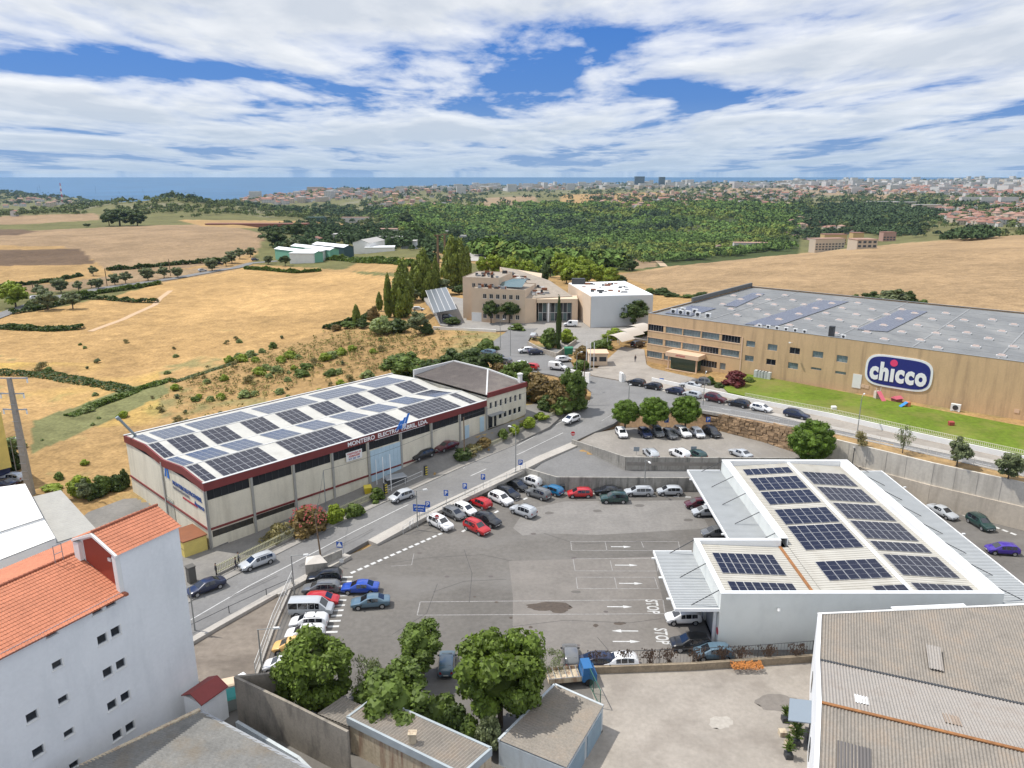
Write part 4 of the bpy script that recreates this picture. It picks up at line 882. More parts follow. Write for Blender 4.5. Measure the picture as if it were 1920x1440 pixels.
for a, b in SKY_:
    q = lr(*z6(a, b))
    if not (1 < q.x < FL-1 and 1 < q.y < FW-1): continue
    if SK0 is None: SK0 = skylight(q.x, q.y)
    else:
        c = SK0.copy(); COL.objects.link(c); c.location = (q.x, q.y, FH-.35); d = SK0.children[0].copy(); COL.objects.link(d); d.parent = c
def solblock(pp, na, nb):
    p = [lr(*z6(*q)) for q in pp]; o, a, b = p[0], p[1], p[3]; m = MB(); z = FH-.2
    modules(m, (o.x, o.y, z), Vector((a.x-o.x, a.y-o.y, 0)), Vector((b.x-o.x, b.y-o.y, 0)), na, nb, (Vector((a.x-o.x, a.y-o.y))).length/na, (Vector((b.x-o.x, b.y-o.y))).length/nb, .04)
    m.build('solar_panel', [mat('solar_cell_blue', (.095, .105, .145), .3, spec=.5), M_['module_frame']], frf)
solblock([(555, 180), (720, 188), (1060, 70), (930, 62)], 10, 22); solblock([(1105, 205), (1255, 216), (1440, 115), (1320, 108)], 9, 16); solblock([(170, 125), (300, 140), (410, 97), (300, 88)], 10, 6); solblock([(455, 88), (520, 95), (720, 32), (600, 25)], 6, 14)
for (x, y) in [(4, 5), (6, 5), (8, 5), (10.5, 5), (13, 5.3), (5, 8), (8, 8.4)]: ac_unit(frf, x, y, FH-.35, .2, 1.5)
m = MB(); m.box(42, 43, 1.6, 2.6, FH-.35, FH+1.9); m.build('vent_stack', M_['dark_metal'], frf)
for x in (27, 29, 31, 33, 35, 37, 45): ac_unit(frf, x, 2.0, FH-.35, 0, 1.0)
# entrance
xa, _z = facX(*z6(215, 345)); xb, _z = facX(*z6(320, 345)); m = MB(); m.box(xa-.3, xb+2.6, -3.6, -.003, 3.1, 4.1); en = m.build('entrance_canopy', M_['pink_trim'], fc)
m = MB(); m.box(xa+.2, xa+.5, -3.2, -2.9, 0, 3.097); m.box(xb+1.8, xb+2.1, -3.2, -2.9, 0, 3.097); m.box(xa, xb+2.3, -3.8, -3.603, .02, .2); m.build('canopy_post', M_['pink_trim'], en)
m = MB(); m.box(xa+.6, xb+1.6, -2.4, -.02, .02, 3.09); m.build('glass_porch', mat('green_glass', (.05, .085, .06), .15, spec=.6), en)
text_mesh('canopy_lettering', 'ARTSANA', .55, M_['red_letters'], en, frameM(((xa+xb)/2+.8, -3.62, 3.6), (1, 0, 0)), .01, .01)
# door, AC, vents
xd, zd = facX(*z6(1103, 486)); m = MB(); m.box(xd-.85, xd+.85, -.08, -.003, zd, zd+2.9); m.build('door', M_['white_paint'], fc)
for a, b in [(1134, 477), (1155, 482), (1885, 600)]:
    x, z = facX(*z6(a, b)); m = MB(); m.box(x-.4, x+.4, -.08, -.003, z-.3, z+.4); m.build('wall_vent', M_['pink_trim'], fc)
x, z = facX(*z6(638, 410)); zg_ = .8
for k in range(5):
    m = MB(); xx = facX(*z6(632+k*14.5, 405))[0]; m.box(xx-.55, xx+.45, -1.6, -.7, zg_-.4, zg_+1.9); m.build('cooling_unit', mat('pale_unit', (.5, .52, .5), .5), fc)
x, z = facX(*z6(1595, 572)); ac_unit(fc, x, -1.2, 1.3, 0, 1.8)
m = MB(); x, z = facX(*z6(795, 266)); m.tube([(x, -.02, z), (x, -1.2, z+.2)], .05); m.box(x-.35, x+.05, -1.5, -1.1, z+.1, z+.3); m.build('wall_lamp', M_['plastic_white'], fc)
# logo: superellipse board
cx0, cz0 = facX(*z6(1313, 411)); xl, _ = facX(*z6(1148, 400)); xr, _ = facX(*z6(1477, 430)); _, zt_ = facX(*z6(1313, 333)); _, zb_ = facX(*z6(1313, 492))
lw, lh = (xr-xl)/2, (zt_-zb_)/2; lcx = (xl+xr)/2; lcz = (zt_+zb_)/2
def supe(w, h, y0, y1, m_, parent, name):
    pts = []
    for k in range(72):
        a = 2*math.pi*k/72; ca, sa = math.cos(a), math.sin(a); pts.append((lcx+w*math.copysign(abs(ca)**.42, ca), lcz+h*math.copysign(abs(sa)**.62, sa)))
    mb = MB(); n = len(pts); mb.poly([(p[0], y0, p[1]) for p in pts]);
    for k in range(n): a, b = pts[k], pts[(k+1) % n]; mb.quad((a[0], y0, a[1]), (a[0], y1, a[1]), (b[0], y1, b[1]), (b[0], y0, b[1]))
    return fixn(mb.build(name, m_, parent))
sg = supe(lw, lh, -.14, -.003, M_['bright_white'], fc, 'sign_board'); s2 = supe(lw-.42, lh-.38, -.18, -.141, M_['logo_blue'], sg, 'sign_panel')
tx = text_mesh('sign_lettering', 'ch\u0131cco', 4.3, M_['white_letters'], sg, frameM((lcx-.1, -.23, lcz-.25), (1, 0, 0)), .03, .21, spacing=1.12)
bb = [v.co for v in tx.data.vertices]; w_ = max(v.x for v in bb)-min(v.x for v in bb); h_ = max(v.z for v in bb)-min(v.z for v in bb); mx = (max(v.x for v in bb)+min(v.x for v in bb))/2; mz = (max(v.z for v in bb)+min(v.z for v in bb))/2
for v in tx.data.vertices: v.co.x = lcx+(v.co.x-mx)*(lw*1.70/w_); v.co.z = lcz-.15+(v.co.z-mz)*(lh*1.18/h_)
m = MB(); dx_ = lcx-lw*.155; dz_ = lcz+lh*.56
m.tube([(dx_, -.235, dz_), (dx_, -.2, dz_)], lh*.21, n=24); m.build('sign_dot', M_['logo_pink'], sg)
# ---------------- front boundary wall of the factory with railing
def polywall(name, label, cat, line, h, th, m, top=None, group=None, cap=None, base=.8, kids=None):
    """line of ground points (world)"""
    root = empty(name, label, cat, line[0], 0, group); off = Vector(line[0]); mb = MB(); cp = MB()
    for i in range(len(line)-1):
        a, b = Vector(line[i]), Vector(line[i+1]); d = (b-a); d.z = 0; d.normalize(); s = Vector((-d.y, d.x, 0))*th/2
        za, zb = (top, top) if top is not None else (a.z+h, b.z+h)
        if i: a = a-d*0
        A = [Vector((p.x, p.y, p.z-base))-off for p in (a-s, b-s, b+s, a+s)]; B = [Vector((p.x, p.y, z))-off for p, z in ((a-s, za), (b-s, zb), (b+s, zb), (a+s, za))]
        mb.hexa(A, B)
        if cap:
            s2 = s*1.25; cp.hexa([Vector((p.x, p.y, z+.003))-off for p, z in ((a-s2, za), (b-s2, zb), (b+s2, zb), (a+s2, za))], [Vector((p.x, p.y, z+.07))-off for p, z in ((a-s2, za), (b-s2, zb), (b+s2, zb), (a+s2, za))])
    mb.build('wall_panel', m, root)
    if cap: cp.build('coping', cap, root)
    return root
def interp(line, step):
    out = [];
    for a, b in zip(line[:-1], line[1:]):
        n = max(1, int((b-a).length/step)); out += [a.lerp(b, k/n) for k in range(n)]
    return out+[line[-1]]
FWL = PL([(1158, 703, 5.5), (1222, 716, 5.75), (1325, 738, 6.15), (1395, 753, 6.45), (1560, 785, 6.75), (1700, 817, 7.05), (1920, 866, 7.1), (2200, 930, 7.1)])
def railing(root, line, h0, h1, step, pw, m, rails=(0.95,), name='picket_rail', postmat=None, off=None, poststep=None, z0=None):
    off = root.location if off is None else off; mb = MB()
    pts = interp(line, step)
    for p in pts: q = p-off; mb.box(q.x-pw/2, q.x+pw/2, q.y-pw/2, q.y+pw/2, q.z+h0, q.z+h1)
    for f in rails:
        for a, b in zip(line[:-1], line[1:]): z = h0+(h1-h0)*f; mb.bar(a-off+Vector((0, 0, z)), b-off+Vector((0, 0, z)), pw, pw*1.2)
    return mb.build(name, m, root)
fw_ = polywall('boundary_wall', 'white rendered wall with cream picket railing between factory lawn and side road', 'wall', FWL[1:], 1.0, .22, M_['white_paint'])
railing(fw_, [p+Vector((.25, .35, 0)) for p in FWL[3:]], 1.0, 1.75, .28, .055, mat('cream_metal', (.62, .60, .44), .5), (.15, .92))
sg1 = MB(); p = P(1240, 712, 6.6)-fw_.location; sg1.box(p.x-.45, p.x+.45, p.y-.3, p.y-.25, p.z-.05, p.z+.4); sg1.build('name_plate', M_['bright_blue'], fw_)
# ---------------- white apartment block with tiled roof
ac_ = Vector((-30.4, 62.0, 0)); AD = Vector((.489, .872, 0)); A0 = ac_-AD*34; AANG = math.atan2(AD.y, AD.x)
ap = empty('apartment_block', 'white rendered apartment block with orange tile roof and small square windows, left foreground', 'building', A0, AANG)
EZ = 15.65; aw = []
for x, z, w, h in [(26.85, 15.2, 1.0, .72), (25.65, 15.2, 1.0, .72), (21.88, 15.22, 1.0, .62), (26.87, 12.45, .95, 1.05), (25.66, 12.43, .95, 1.05), (21.86, 12.38, .9, .8), (26.85, 9.24, .95, 1.05), (25.65, 9.2, .95, 1.05), (21.81, 9.12, .9, .75),
    (19.38, 9.24, 1.0, 1.0), (26.79, 5.97, .95, 1.05), (25.55, 5.96, .95, 1.05), (21.76, 5.93, .9, .75), (19.32, 6.0, 1.0, 1.0), (26.77, 2.82, .95, 1.05), (25.55, 2.83, .95, 1.05), (21.7, 2.8, .9, .75), (19.3, 2.8, 1.0, 1.0), (16.2, 9.2, 1, 1), (16.2, 12.4, 1, 1), (16.2, 6, 1, 1), (13.9, 12.4, 1, 1), (13.9, 9.2, 1, 1)]:
    aw.append((x-w*.43, x+w*.43, z-h*.4+.25, z+h*.4+.25))
mb = MB(); wall(mb, (0, 0, -.5), (1, 0, 0), 28.2, EZ+.5+.05, .22, [(a, b, c+.25, d+.25) for a, b, c, d in aw]); wall(mb, (28.2, 0, -.5), (1, 0, 0), 5.8, 19.7, .22, [])
wall(mb, (34, 0, -.5), (0, 1, 0), 6.0, 19.7, .22, []); wall(mb, (34, 6, -.5), (0, 1, 0), 6.9, EZ+.5, .22, []); wall(mb, (34, 12.9, -.5), (-1, 0, 0), 34, EZ+.5, .22, []); wall(mb, (0, 12.9, -.5), (0, -1, 0), 12.9, EZ+.5, .22, [])
mb.poly([(34, 0, 19.2), (34, 6, 19.2), (34, 3, 20.5)]); mb.poly([(28.2, 0, 15.6), (28.2, 0, 19.2), (28.2, 3, 20.5), (28.2, 6, 19.2), (28.2, 6, 15.6)]); mb.poly([(34, 6, EZ), (34, 12.9, EZ), (34, 6.45, 17.5)])
wall(mb, (34, 6.0, 15.5), (-1, 0, 0), 5.8, 3.7, .2, [])
mb.build('wall', M_['white_render'], ap)
for i, q in enumerate(aw):
    b = (M_['blinds'], 1.0) if i == 7 else None
    q = (q[0], q[1], q[2]+.0, q[3]+.0)
    q2 = (q[0], q[1], q[2]-.25, q[3]-.25)
    fo = window(ap, (0, 0, 0), (1, 0, 0), q2, .22, M_['dark_glass'], M_['grey_metal'], blind=b, mull=1, fw=.05)
    m = MB(); m.box(q2[0]-.08, q2[1]+.12, -.07, -.003, q2[2]-.12, q2[2]-.02); m.box(q2[1]+.005, q2[1]+.12, -.04, -.003, q2[2], q2[3]+.06); m.build('sill', M_['white_paint'], fo)
m = MB(); m.quad((28.17, .95, 15.9), (28.17, .95, 18.75), (28.17, 2.3, 19.5), (28.17, 4.9, 19.0)); m.v = []; m.f = []; m.m = []
m.poly([(28.15, .45, 15.7), (28.15, .45, 19.0), (28.15, 3.0, 20.05), (28.15, 5.0, 19.2), (28.15, 5.0, 17.2)]); m.build('gable_panel', M_['red_paint'], ap)
m = MB(); m.hexa([(27.75, -.15, 18.98), (28.19, -.15, 18.98), (28.19, 3, 20.25), (27.75, 3, 20.25)], [(27.75, -.15, 19.2), (28.19, -.15, 19.2), (28.19, 3, 20.5), (27.75, 3, 20.5)]); m.hexa([(27.75, 3, 20.25), (28.19, 3, 20.25), (28.19, 6.1, 18.98), (27.75, 6.1, 18.98)], [(27.75, 3, 20.5), (28.19, 3, 20.5), (28.19, 6.1, 19.2), (27.75, 6.1, 19.2)])
m.box(27.8, 28.19, 0, .5, 15.6, 19.0); m.box(27.8, 28.19, 5.2, 6, 17.3, 19.0); m.build('gable_trim', M_['white_paint'], ap)
m = MB(); m.box(28.02, 28.13, 1.1, 1.5, 18.2, 18.5); m.build('wall_lamp', M_['plastic_white'], ap)
def tile_roof(root, x0, x1, ye, ze, yr, zr, name='roof', pitch=.235, course=.38, m=None, skipfn=None):
    """barrel tiles between eave (ye,ze) and ridge (yr,zr), running x0..x1"""
    d = Vector((0, yr-ye, zr-ze)); L = d.length; d.normalize(); n = Vector((1, 0, 0)).cross(d); n = n if n.z > 0 else -n
    nc = int((x1-x0)/pitch); nr = int(L/course); seg = 4; V, F = [], []
    ph = [0, .022, .04, .022]
    cols = nc*seg+1
    for j in range(nr):
        for e in (0, 1):
            for i in range(cols):
                hh = ph[i % seg]+(.035 if e == 0 else 0.0)-.0
                p = Vector((x0+(x1-x0)*i/(cols-1), ye, ze))+d*(L*(j+e)/nr-(.03 if e == 0 else 0))+n*hh; V.append(tuple(p))
        b = j*2*cols
        for i in range(cols-1): F.append((b+i, b+i+1, b+cols+i+1, b+cols+i))
        if j:
            pb = (j-1)*2*cols+cols
            for i in range(cols-1): F.append((pb+i, pb+i+1, b+i+1, b+i))
    o = np_mesh(name, np.array(V), np.array(F), m or M_['terracotta'], root); return o
t1 = tile_roof(ap, 0, 28.15, -.35, 15.5, 6.45, 17.55); t2 = tile_roof(ap, 0, 34.1, 13.2, 15.6, 6.45, 17.55); t3 = tile_roof(ap, 27.95, 34.2, -.2, 19.2, 3.0, 20.55); t4 = tile_roof(ap, 27.95, 34.2, 6.3, 19.1, 3.0, 20.55)
for (a, b, rfo) in (((0, 6.45, 17.62), (28.1, 6.45, 17.62), t1), ((27.9, 3, 20.62), (34.25, 3, 20.62), t3)):
    m = MB(); n = int((b[0]-a[0])/.4)
    for k in range(n): x = a[0]+(b[0]-a[0])*k/n; m.tube([(x, a[1], a[2]), (x+.42, a[1], a[2]-.02)], .14, .12, n=8)
    m.build('ridge_tiles', M_['ridge_tile'], rfo)
m = MB(); m.box(0, 28.2, -.42, -.36, 15.42, 15.5); m.box(27.9, 28.2, -.5, -.003, 15.4, 15.62); m.build('gutter', M_['ridge_tile'], ap)
m = MB()
for k in range(5): m.bar((27.0-.0, 5.2, 17.6+.0), (27.0, 5.2, 19.0), .04);
m.v = []; m.f = []; m.m = []
for a, b in (((26.2, 6.2, 17.6), (26.2, 6.2, 19.2)), ((26.9, 6.2, 17.6), (26.9, 6.2, 19.2)), ((26.2, 6.2, 19.2), (26.9, 6.2, 19.2)), ((26.2, 6.2, 18.4), (26.9, 6.2, 18.4))): m.bar(a, b, .05)
m.build('ladder', M_['grey_metal'], ap)
# lean-to house at its foot
lh = empty('annex_house', 'small white house with dark red pitched roof at the foot of the apartment block', 'building', P(386, 1296, 3.2), AANG)
mb = MB(); mb.box(-1.6, 1.2, -1.3, 1.1, -3.2, .2); mb.poly([(1.2, -1.3, .2), (1.2, 1.1, .2), (1.2, -.1, .8)]); mb.build('wall', M_['white_render'], lh)
mb = MB(); mb.hexa([(-1.7, -1.5, .12), (1.35, -1.5, .12), (1.35, -.1, .82), (-1.7, -.1, .82)], [(-1.7, -1.5, .22), (1.35, -1.5, .22), (1.35, -.1, .92), (-1.7, -.1, .92)]); mb.hexa([(-1.7, -.1, .82), (1.35, -.1, .82), (1.35, 1.3, .12), (-1.7, 1.3, .12)], [(-1.7, -.1, .92), (1.35, -.1, .92), (1.35, 1.3, .22), (-1.7, 1.3, .22)]); mb.build('roof', mat('oxide_roof', (.22, .045, .04), .8, var=.1, vscale=1), lh)
# ---------------- generic flat/corrugated roofed sheds described by four roof corners (px, z)
def roofbox(name, label, cat, corners, zw, wm, rm, drop_z=0.0, rib=True, pitch=.3, amp=.055, over=.15, par=None, group=None, ribdir=0, thick=.1, zlist=None):
    """corners: 4 photo points going round (0-1 is the side the ribs run along); zw: roof heights"""
    zs = zlist or [zw]*4; c = [P(x, y, z) for (x, y), z in zip(corners, zs)]
    root = empty(name, label, cat, (sum(p.x for p in c)/4, sum(p.y for p in c)/4, drop_z), 0, group); off = root.location
    area = sum(c[i].x*c[(i+1) % 4].y-c[(i+1) % 4].x*c[i].y for i in range(4)); cc = c if area > 0 else c[::-1]
    mb = MB(); mb.hexa([Vector((p.x, p.y, drop_z-.5))-off for p in cc], [p-off-Vector((0, 0, .12)) for p in cc]); mb.build('wall', wm, root)
    mb = MB(); a, b, d, e = c[0]-off, c[1]-off, c[3]-off, c[2]-off
    if rib:
        along = (b-a); across = (d-a); k = max(2, int(across.length/pitch))*4; base = 0; nrm = along.cross(across).normalized(); nrm = nrm if nrm.z > 0 else -nrm
        for i in range(k+1):
            f = i/k; p = a.lerp(d, f); q = b.lerp(e, f); h = amp*(1+math.sin(i*math.pi/2)); mb.v += [tuple(p+nrm*h), tuple(q+nrm*h)]
        for i in range(k): mb.f.append((2*i, 2*i+1, 2*i+3, 2*i+2)); mb.m.append(0)
        ro = mb.build('roof', rm, root)
    else:
        mb.hexa([p-off-Vector((0, 0, .117)) for p in cc], [p-off for p in cc]); ro = mb.build('roof', rm, root)
    if par:
        m = MB()
        for i in range(4):
            if i in par[1]: p, q = c[i]-off, c[(i+1) % 4]-off; m.bar(p-Vector((0, 0, par[2]/2-.12)), q-Vector((0, 0, par[2]/2-.12)), .22, par[2])
        m.build('parapet', par[0], root)
    return root, c, off
r_, c_, o_ = roofbox('storage_shed', 'long low shed with ribbed grey roof and small chimney, behind the dark concrete wall', 'shed', [(704, 1307), (651, 1346), (866, 1452), (921, 1404)], 3.6, M_['stained_render'], M_['fibre_cement'], 0, par=(mat('blue_grey_render', (.34, .38, .40), .9, var=.1, vscale=1), (0, 1, 2, 3), .75), ribdir=1)
ch = P(774, 1393, 3.6)-o_; m = MB(); m.box(ch.x-.3, ch.x+.3, ch.y-.25, ch.y+.25, ch.z, ch.z+.95); m.box(ch.x-.37, ch.x+.37, ch.y-.32, ch.y+.32, ch.z+.95, ch.z+1.08); m.build('chimney', M_['stained_render'], r_)
roofbox('storage_shed', 'small ribbed shed roof wedged between concrete wall and the long low shed', 'shed', [(642, 1307), (594, 1339), (652, 1362), (690, 1328)], 3.0, M_['board_concrete'], M_['fibre_cement'], 0)
r_, c_, o_ = roofbox('garage_shed', 'square garage shed with brown ribbed roof half shaded by the biggest tree', 'shed', [(1040, 1284), (1131, 1324), (1062, 1440), (935, 1388)], 2.6, M_['grey_render'], M_['fibre_cement'], 0, par=(M_['grey_render'], (0, 3), .3))
for k in range(2):
    a = c_[1].lerp(c_[2], .06+.48*k)-o_; b = c_[1].lerp(c_[2], .46+.48*k)-o_; n = (b-a).cross(Vector((0, 0, 1))).normalized(); n = n if n.x > 0 else -n; m = MB(); m.hexa([a+n*.01-Vector((0, 0, 2.6)), b+n*.01-Vector((0, 0, 2.6)), b+n*.07-Vector((0, 0, 2.6)), a+n*.07-Vector((0, 0, 2.6))], [a+n*.01-Vector((0, 0, .4)), b+n*.01-Vector((0, 0, .4)), b+n*.07-Vector((0, 0, .4)), a+n*.07-Vector((0, 0, .4))]); fixn(m.build('garage_door', mat('faded_blue', (.22, .30, .36), .7, var=.1, vscale=1), r_))
# white and grey roofs at the left edge
roofbox('white_warehouse', 'bright white low roof at the left edge beside a tall pylon', 'warehouse', [(-60, 921), (47, 907), (81, 971), (-90, 1026)], 6.6, M_['white_render'], M_['white_paint'], 0, rib=True, pitch=1.2, amp=.02)
roofbox('white_warehouse', 'bright white low roof stepping down towards the orange tiles', 'warehouse', [(-90, 1028), (82, 972), (104, 1009), (-90, 1085)], 6.3, M_['white_render'], M_['white_paint'], 0, rib=True, pitch=1.2, amp=.02)
roofbox('flat_roofed_shed', 'pale grey flat roofed shed behind the orange tiled roof', 'shed', [(55, 933), (114, 919), (182, 994), (104, 1018)], 5.0, M_['white_render'], mat('pale_sheet', (.33, .32, .29), .7, var=.08, vscale=.6, var2=.05, v2scale=3), 0, rib=True, pitch=.6, amp=.02)
# grey corrugated warehouse bottom left
c = [P(375, 1333, 4.6), P(640, 1475, 4.6), P(560, 1640, 4.6), P(60, 1620, 4.6), P(150, 1440, 4.4)]
gw = empty('corrugated_warehouse', 'grey corrugated roof in the bottom left corner under the apartment block', 'warehouse', (c[0].x, c[0].y, 0), 0); off = Vector(gw.location)
mb = MB(); mb.prism([(p.x-off.x, p.y-off.y) for p in reversed(c)], -.5, 4.3); fixn(mb.build('wall', M_['white_render'], gw))
mb = MB(); ed = (c[1]-c[0]).normalized(); d1 = (P(700, 1405, 4.6)-c[0]).normalized(); d2 = (c[4]-c[0]); d2.z = 0; d2.normalize(); L2 = 24
cr2 = lambda a, b: a.x*b.y-a.y*b.x
k = int(L2/.26)*4
for i in range(k+1):
    p = c[0]-off+d2*(L2*i/k); h = .05*(1+math.sin(i*math.pi/2)); L1 = cr2(c[0]-off-p, ed)/cr2(d1, ed); q = p+d1*min(40, L1); z = 4.6+.4*min(1, i/k*3)*0; mb.v += [(p.x, p.y, p.z+h), (q.x, q.y, q.z+h)]
for i in range(k): mb.f.append((2*i, 2*i+1, 2*i+3, 2*i+2)); mb.m.append(0)
gr_ = mb.build('roof', mat('grey_corrugated', (.20, .197, .188), .85, var=.14, vscale=.5, var2=.14, v2scale=4, stain=(.22, .16, .09), stain_scale=(.4, .4, .4), stain_amt=.35), gw);
m = MB(); m.bar(c[0]-off+Vector((0, 0, .12)), c[4]-off+Vector((0, 0, .12)), .35, .22); m.build('ridge_cap', M_['stained_render'], gw); m = MB(); m.bar(c[0]-off, c[1]-off, .3, .12); m.build('gutter', M_['grey_metal'], gw)
# ---------------- big ribbed roof bottom right
bo = Vector((30.9, 66.4, 0)); ba = Vector((-.377, -.926, 0)).normalized(); bb_ = Vector((.926, -.377, 0)).normalized()
bw = empty('ribbed_warehouse', 'weathered warehouse with brown ribbed roof in valleys and ridges, bottom right', 'warehouse', bo, 0)
PR = [(0, 7.3), (6.0, 6.15), (15.3, 8.2), (27, 5.6)]
mb = MB();
for (s0, z0), (s1, z1) in zip(PR[:-1], PR[1:]):
    a, b = ba*s0, ba*s1; mb.quad(a+Vector((0, 0, -.5)), b+Vector((0, 0, -.5)), b+Vector((0, 0, z1+.15)), a+Vector((0, 0, z0+.15)))
    mb.quad(a+bb_*.35+Vector((0, 0, -.5)), a+bb_*.35+Vector((0, 0, z0+.15)), b+bb_*.35+Vector((0, 0, z1+.15)), b+bb_*.35+Vector((0, 0, -.5))); mb.quad(a+Vector((0, 0, z0+.15)), b+Vector((0, 0, z1+.15)), b+bb_*.35+Vector((0, 0, z1+.15)), a+bb_*.35+Vector((0, 0, z0+.15)))
a = Vector((0, 0, 0)); b = bb_*60-ba*30; mb.quad(a+Vector((0, 0, -.5)), a+Vector((0, 0, 7.25)), b+Vector((0, 0, 7.25)), b+Vector((0, 0, -.5)))
mb.build('wall', M_['white_render'], bw)
def ribroof(s0, z0, s1, z1, m, name='roof', x0=.37, x1=60, pitch=.26, amp=.055, skew=0.0):
    k = int((x1-x0)/pitch)*4; mb = MB()
    for i in range(k+1):
        xx = x0+(x1-x0)*i/k; a = ba*(s0-skew*xx)+Vector((0, 0, z0)); b = ba*s1+Vector((0, 0, z1)); d = bb_*xx; h = Vector((0, 0, amp*math.sin(i*math.pi/2))); mb.v += [tuple(a+d+h), tuple(b+d+h)]
    for i in range(k): mb.f.append((2*i, 2*i+1, 2*i+3, 2*i+2)); mb.m.append(0)
    return mb.build(name, m, bw)
q1 = ribroof(0, 7.3, 6.0, 6.15, M_['fibre_cement'], skew=.5); q2_ = ribroof(6.05, 6.1, 15.3, 8.2, M_['fibre_cement_pale']); q3_ = ribroof(15.32, 8.2, 27, 5.6, M_['fibre_cement'])  # middle slope gets the paler sheet: its sunlit tone is painted into the colour
m = MB(); m.bar(ba*15.3+bb_*.3+Vector((0, 0, 8.27)), ba*15.3+bb_*60+Vector((0, 0, 8.27)), .3, .1); m.build('ridge_cap', M_['rust'], q2_)
m = MB(); m.bar(ba*6.02+bb_*.3+Vector((0, 0, 6.12)), ba*6.02+bb_*60+Vector((0, 0, 6.12)), .3, .12); m.build('valley_gutter', M_['dark_metal'], q1)
m = MB(); m.bar(ba*-.05+Vector((0, 0, 7.33)), ba*-30.05+bb_*60+Vector((0, 0, 7.33)), .22, .1); m.build('eave_trim', M_['white_paint'], q1)
m = MB(); m.bar(ba*-3.8+bb_*7+Vector((0, 0, 7.4)), ba*-7.3+bb_*14+Vector((0, 0, 7.4)), .5, .12); m.build('gutter', M_['bright_white'], q1)
def rpatch(s, x, ls, lx, m, root, prof0, prof1, z0, z1):
    f = lambda ss: z0+(z1-z0)*(ss-prof0)/(prof1-prof0); mb = MB(); k = int(lx/.22)*4
    for i in range(k+1):
        d = bb_*(x+lx*i/k); h = .05+.05*math.sin(i*math.pi/2); mb.v += [tuple(ba*s+d+Vector((0, 0, f(s)+h))), tuple(ba*(s+ls)+d+Vector((0, 0, f(s+ls)+h)))]
    for i in range(k): mb.f.append((2*i, 2*i+1, 2*i+3, 2*i+2)); mb.m.append(0)
    mb.build('roof_sheet', m, root)
rpatch(12.1, 3.0, 1.5, 1.1, M_['bright_white'], q2_, 6.05, 15.3, 6.1, 8.2); rpatch(11.8, 9.6, 1.7, 1.2, mat('old_sheet', (.30, .24, .19), .9, var=.1, vscale=2), q2_, 6.05, 15.3, 6.1, 8.2); rpatch(18.5, 1.6, 4.2, 2.4, mat('dark_sheet', (.13, .12, .115), .8), q3_, 15.3, 27, 8.2, 5.6)
rpatch(1.2, 9.6, 3.0, 1.2, M_['fibre_cement_pale'], q1, 0, 6, 7.3, 6.15)
m = MB(); a = ba*8.2; n = -bb_; m.hexa([a+n*.01+Vector((0, 0, 3.0)), a+n*1.9+Vector((0, 0, 2.7)), a+ba*3.2+n*1.9+Vector((0, 0, 2.7)), a+ba*3.2+n*.01+Vector((0, 0, 3.0))], [a+n*.01+Vector((0, 0, 3.1)), a+n*1.9+Vector((0, 0, 2.8)), a+ba*3.2+n*1.9+Vector((0, 0, 2.8)), a+ba*3.2+n*.01+Vector((0, 0, 3.1))]); fixn(m.build('porch_roof', mat('blue_grey_metal', (.20, .24, .28), .6), bw))
for s_, z0_ in ((4.5, 2.2), (9.2, .1), (13.5, 1.8), (18.5, 1.6)):
    m = MB(); a = ba*s_; m.hexa([a-bb_*.01+Vector((0, 0, z0_)), a-bb_*.06+Vector((0, 0, z0_)), a+ba*1.3-bb_*.06+Vector((0, 0, z0_)), a+ba*1.3-bb_*.01+Vector((0, 0, z0_))], [a-bb_*.01+Vector((0, 0, z0_+1.5)), a-bb_*.06+Vector((0, 0, z0_+1.5)), a+ba*1.3-bb_*.06+Vector((0, 0, z0_+1.5)), a+ba*1.3-bb_*.01+Vector((0, 0, z0_+1.5))]); fixn(m.build('window', M_['dark_glass'], bw))
# ---------------- dark concrete compound wall and lower white wall
def wallseg(name, label, cat, pts, th, m, zb=-.3, group=None, cap=None):
    """pts: (px,py,ztop) of the wall crown; own root"""
    w = [P(*q) for q in pts]; root = empty(name, label, cat, (w[0].x, w[0].y, 0), 0, group); off = root.location; mb = MB(); cp = MB()
    for a, b in zip(w[:-1], w[1:]):
        d = (b-a); d.z = 0; d.normalize(); s = Vector((-d.y, d.x, 0))*th/2; zb0 = Vector((0, 0, 0))
        q = [a-s, b-s, b+s, a+s]; mb.hexa([Vector((p.x, p.y, zb))-off for p in q], [p-off for p in q])
        if cap: q = [a-s*1.3, b-s*1.3, b+s*1.3, a+s*1.3]; cp.hexa([p-off+Vector((0, 0, .003)) for p in q], [p-off+Vector((0, 0, .08)) for p in q])
    fixn(mb.build('wall_panel', m, root))
    if cap: fixn(cp.build('coping', cap, root))
    return root
wallseg('concrete_wall', 'tall board-marked dark concrete wall in front of the leafy tree', 'wall', [(545, 1258, 4.8), (440, 1268, 4.8), (545, 1318, 4.75), (652, 1371, 4.7)], .25, M_['board_concrete'])
wallseg('rendered_wall', 'low white stained wall below the dark concrete wall', 'wall', [(444, 1352, 1.6), (560, 1420, 1.6), (600, 1460, 1.6)], .3, M_['grey_render'])
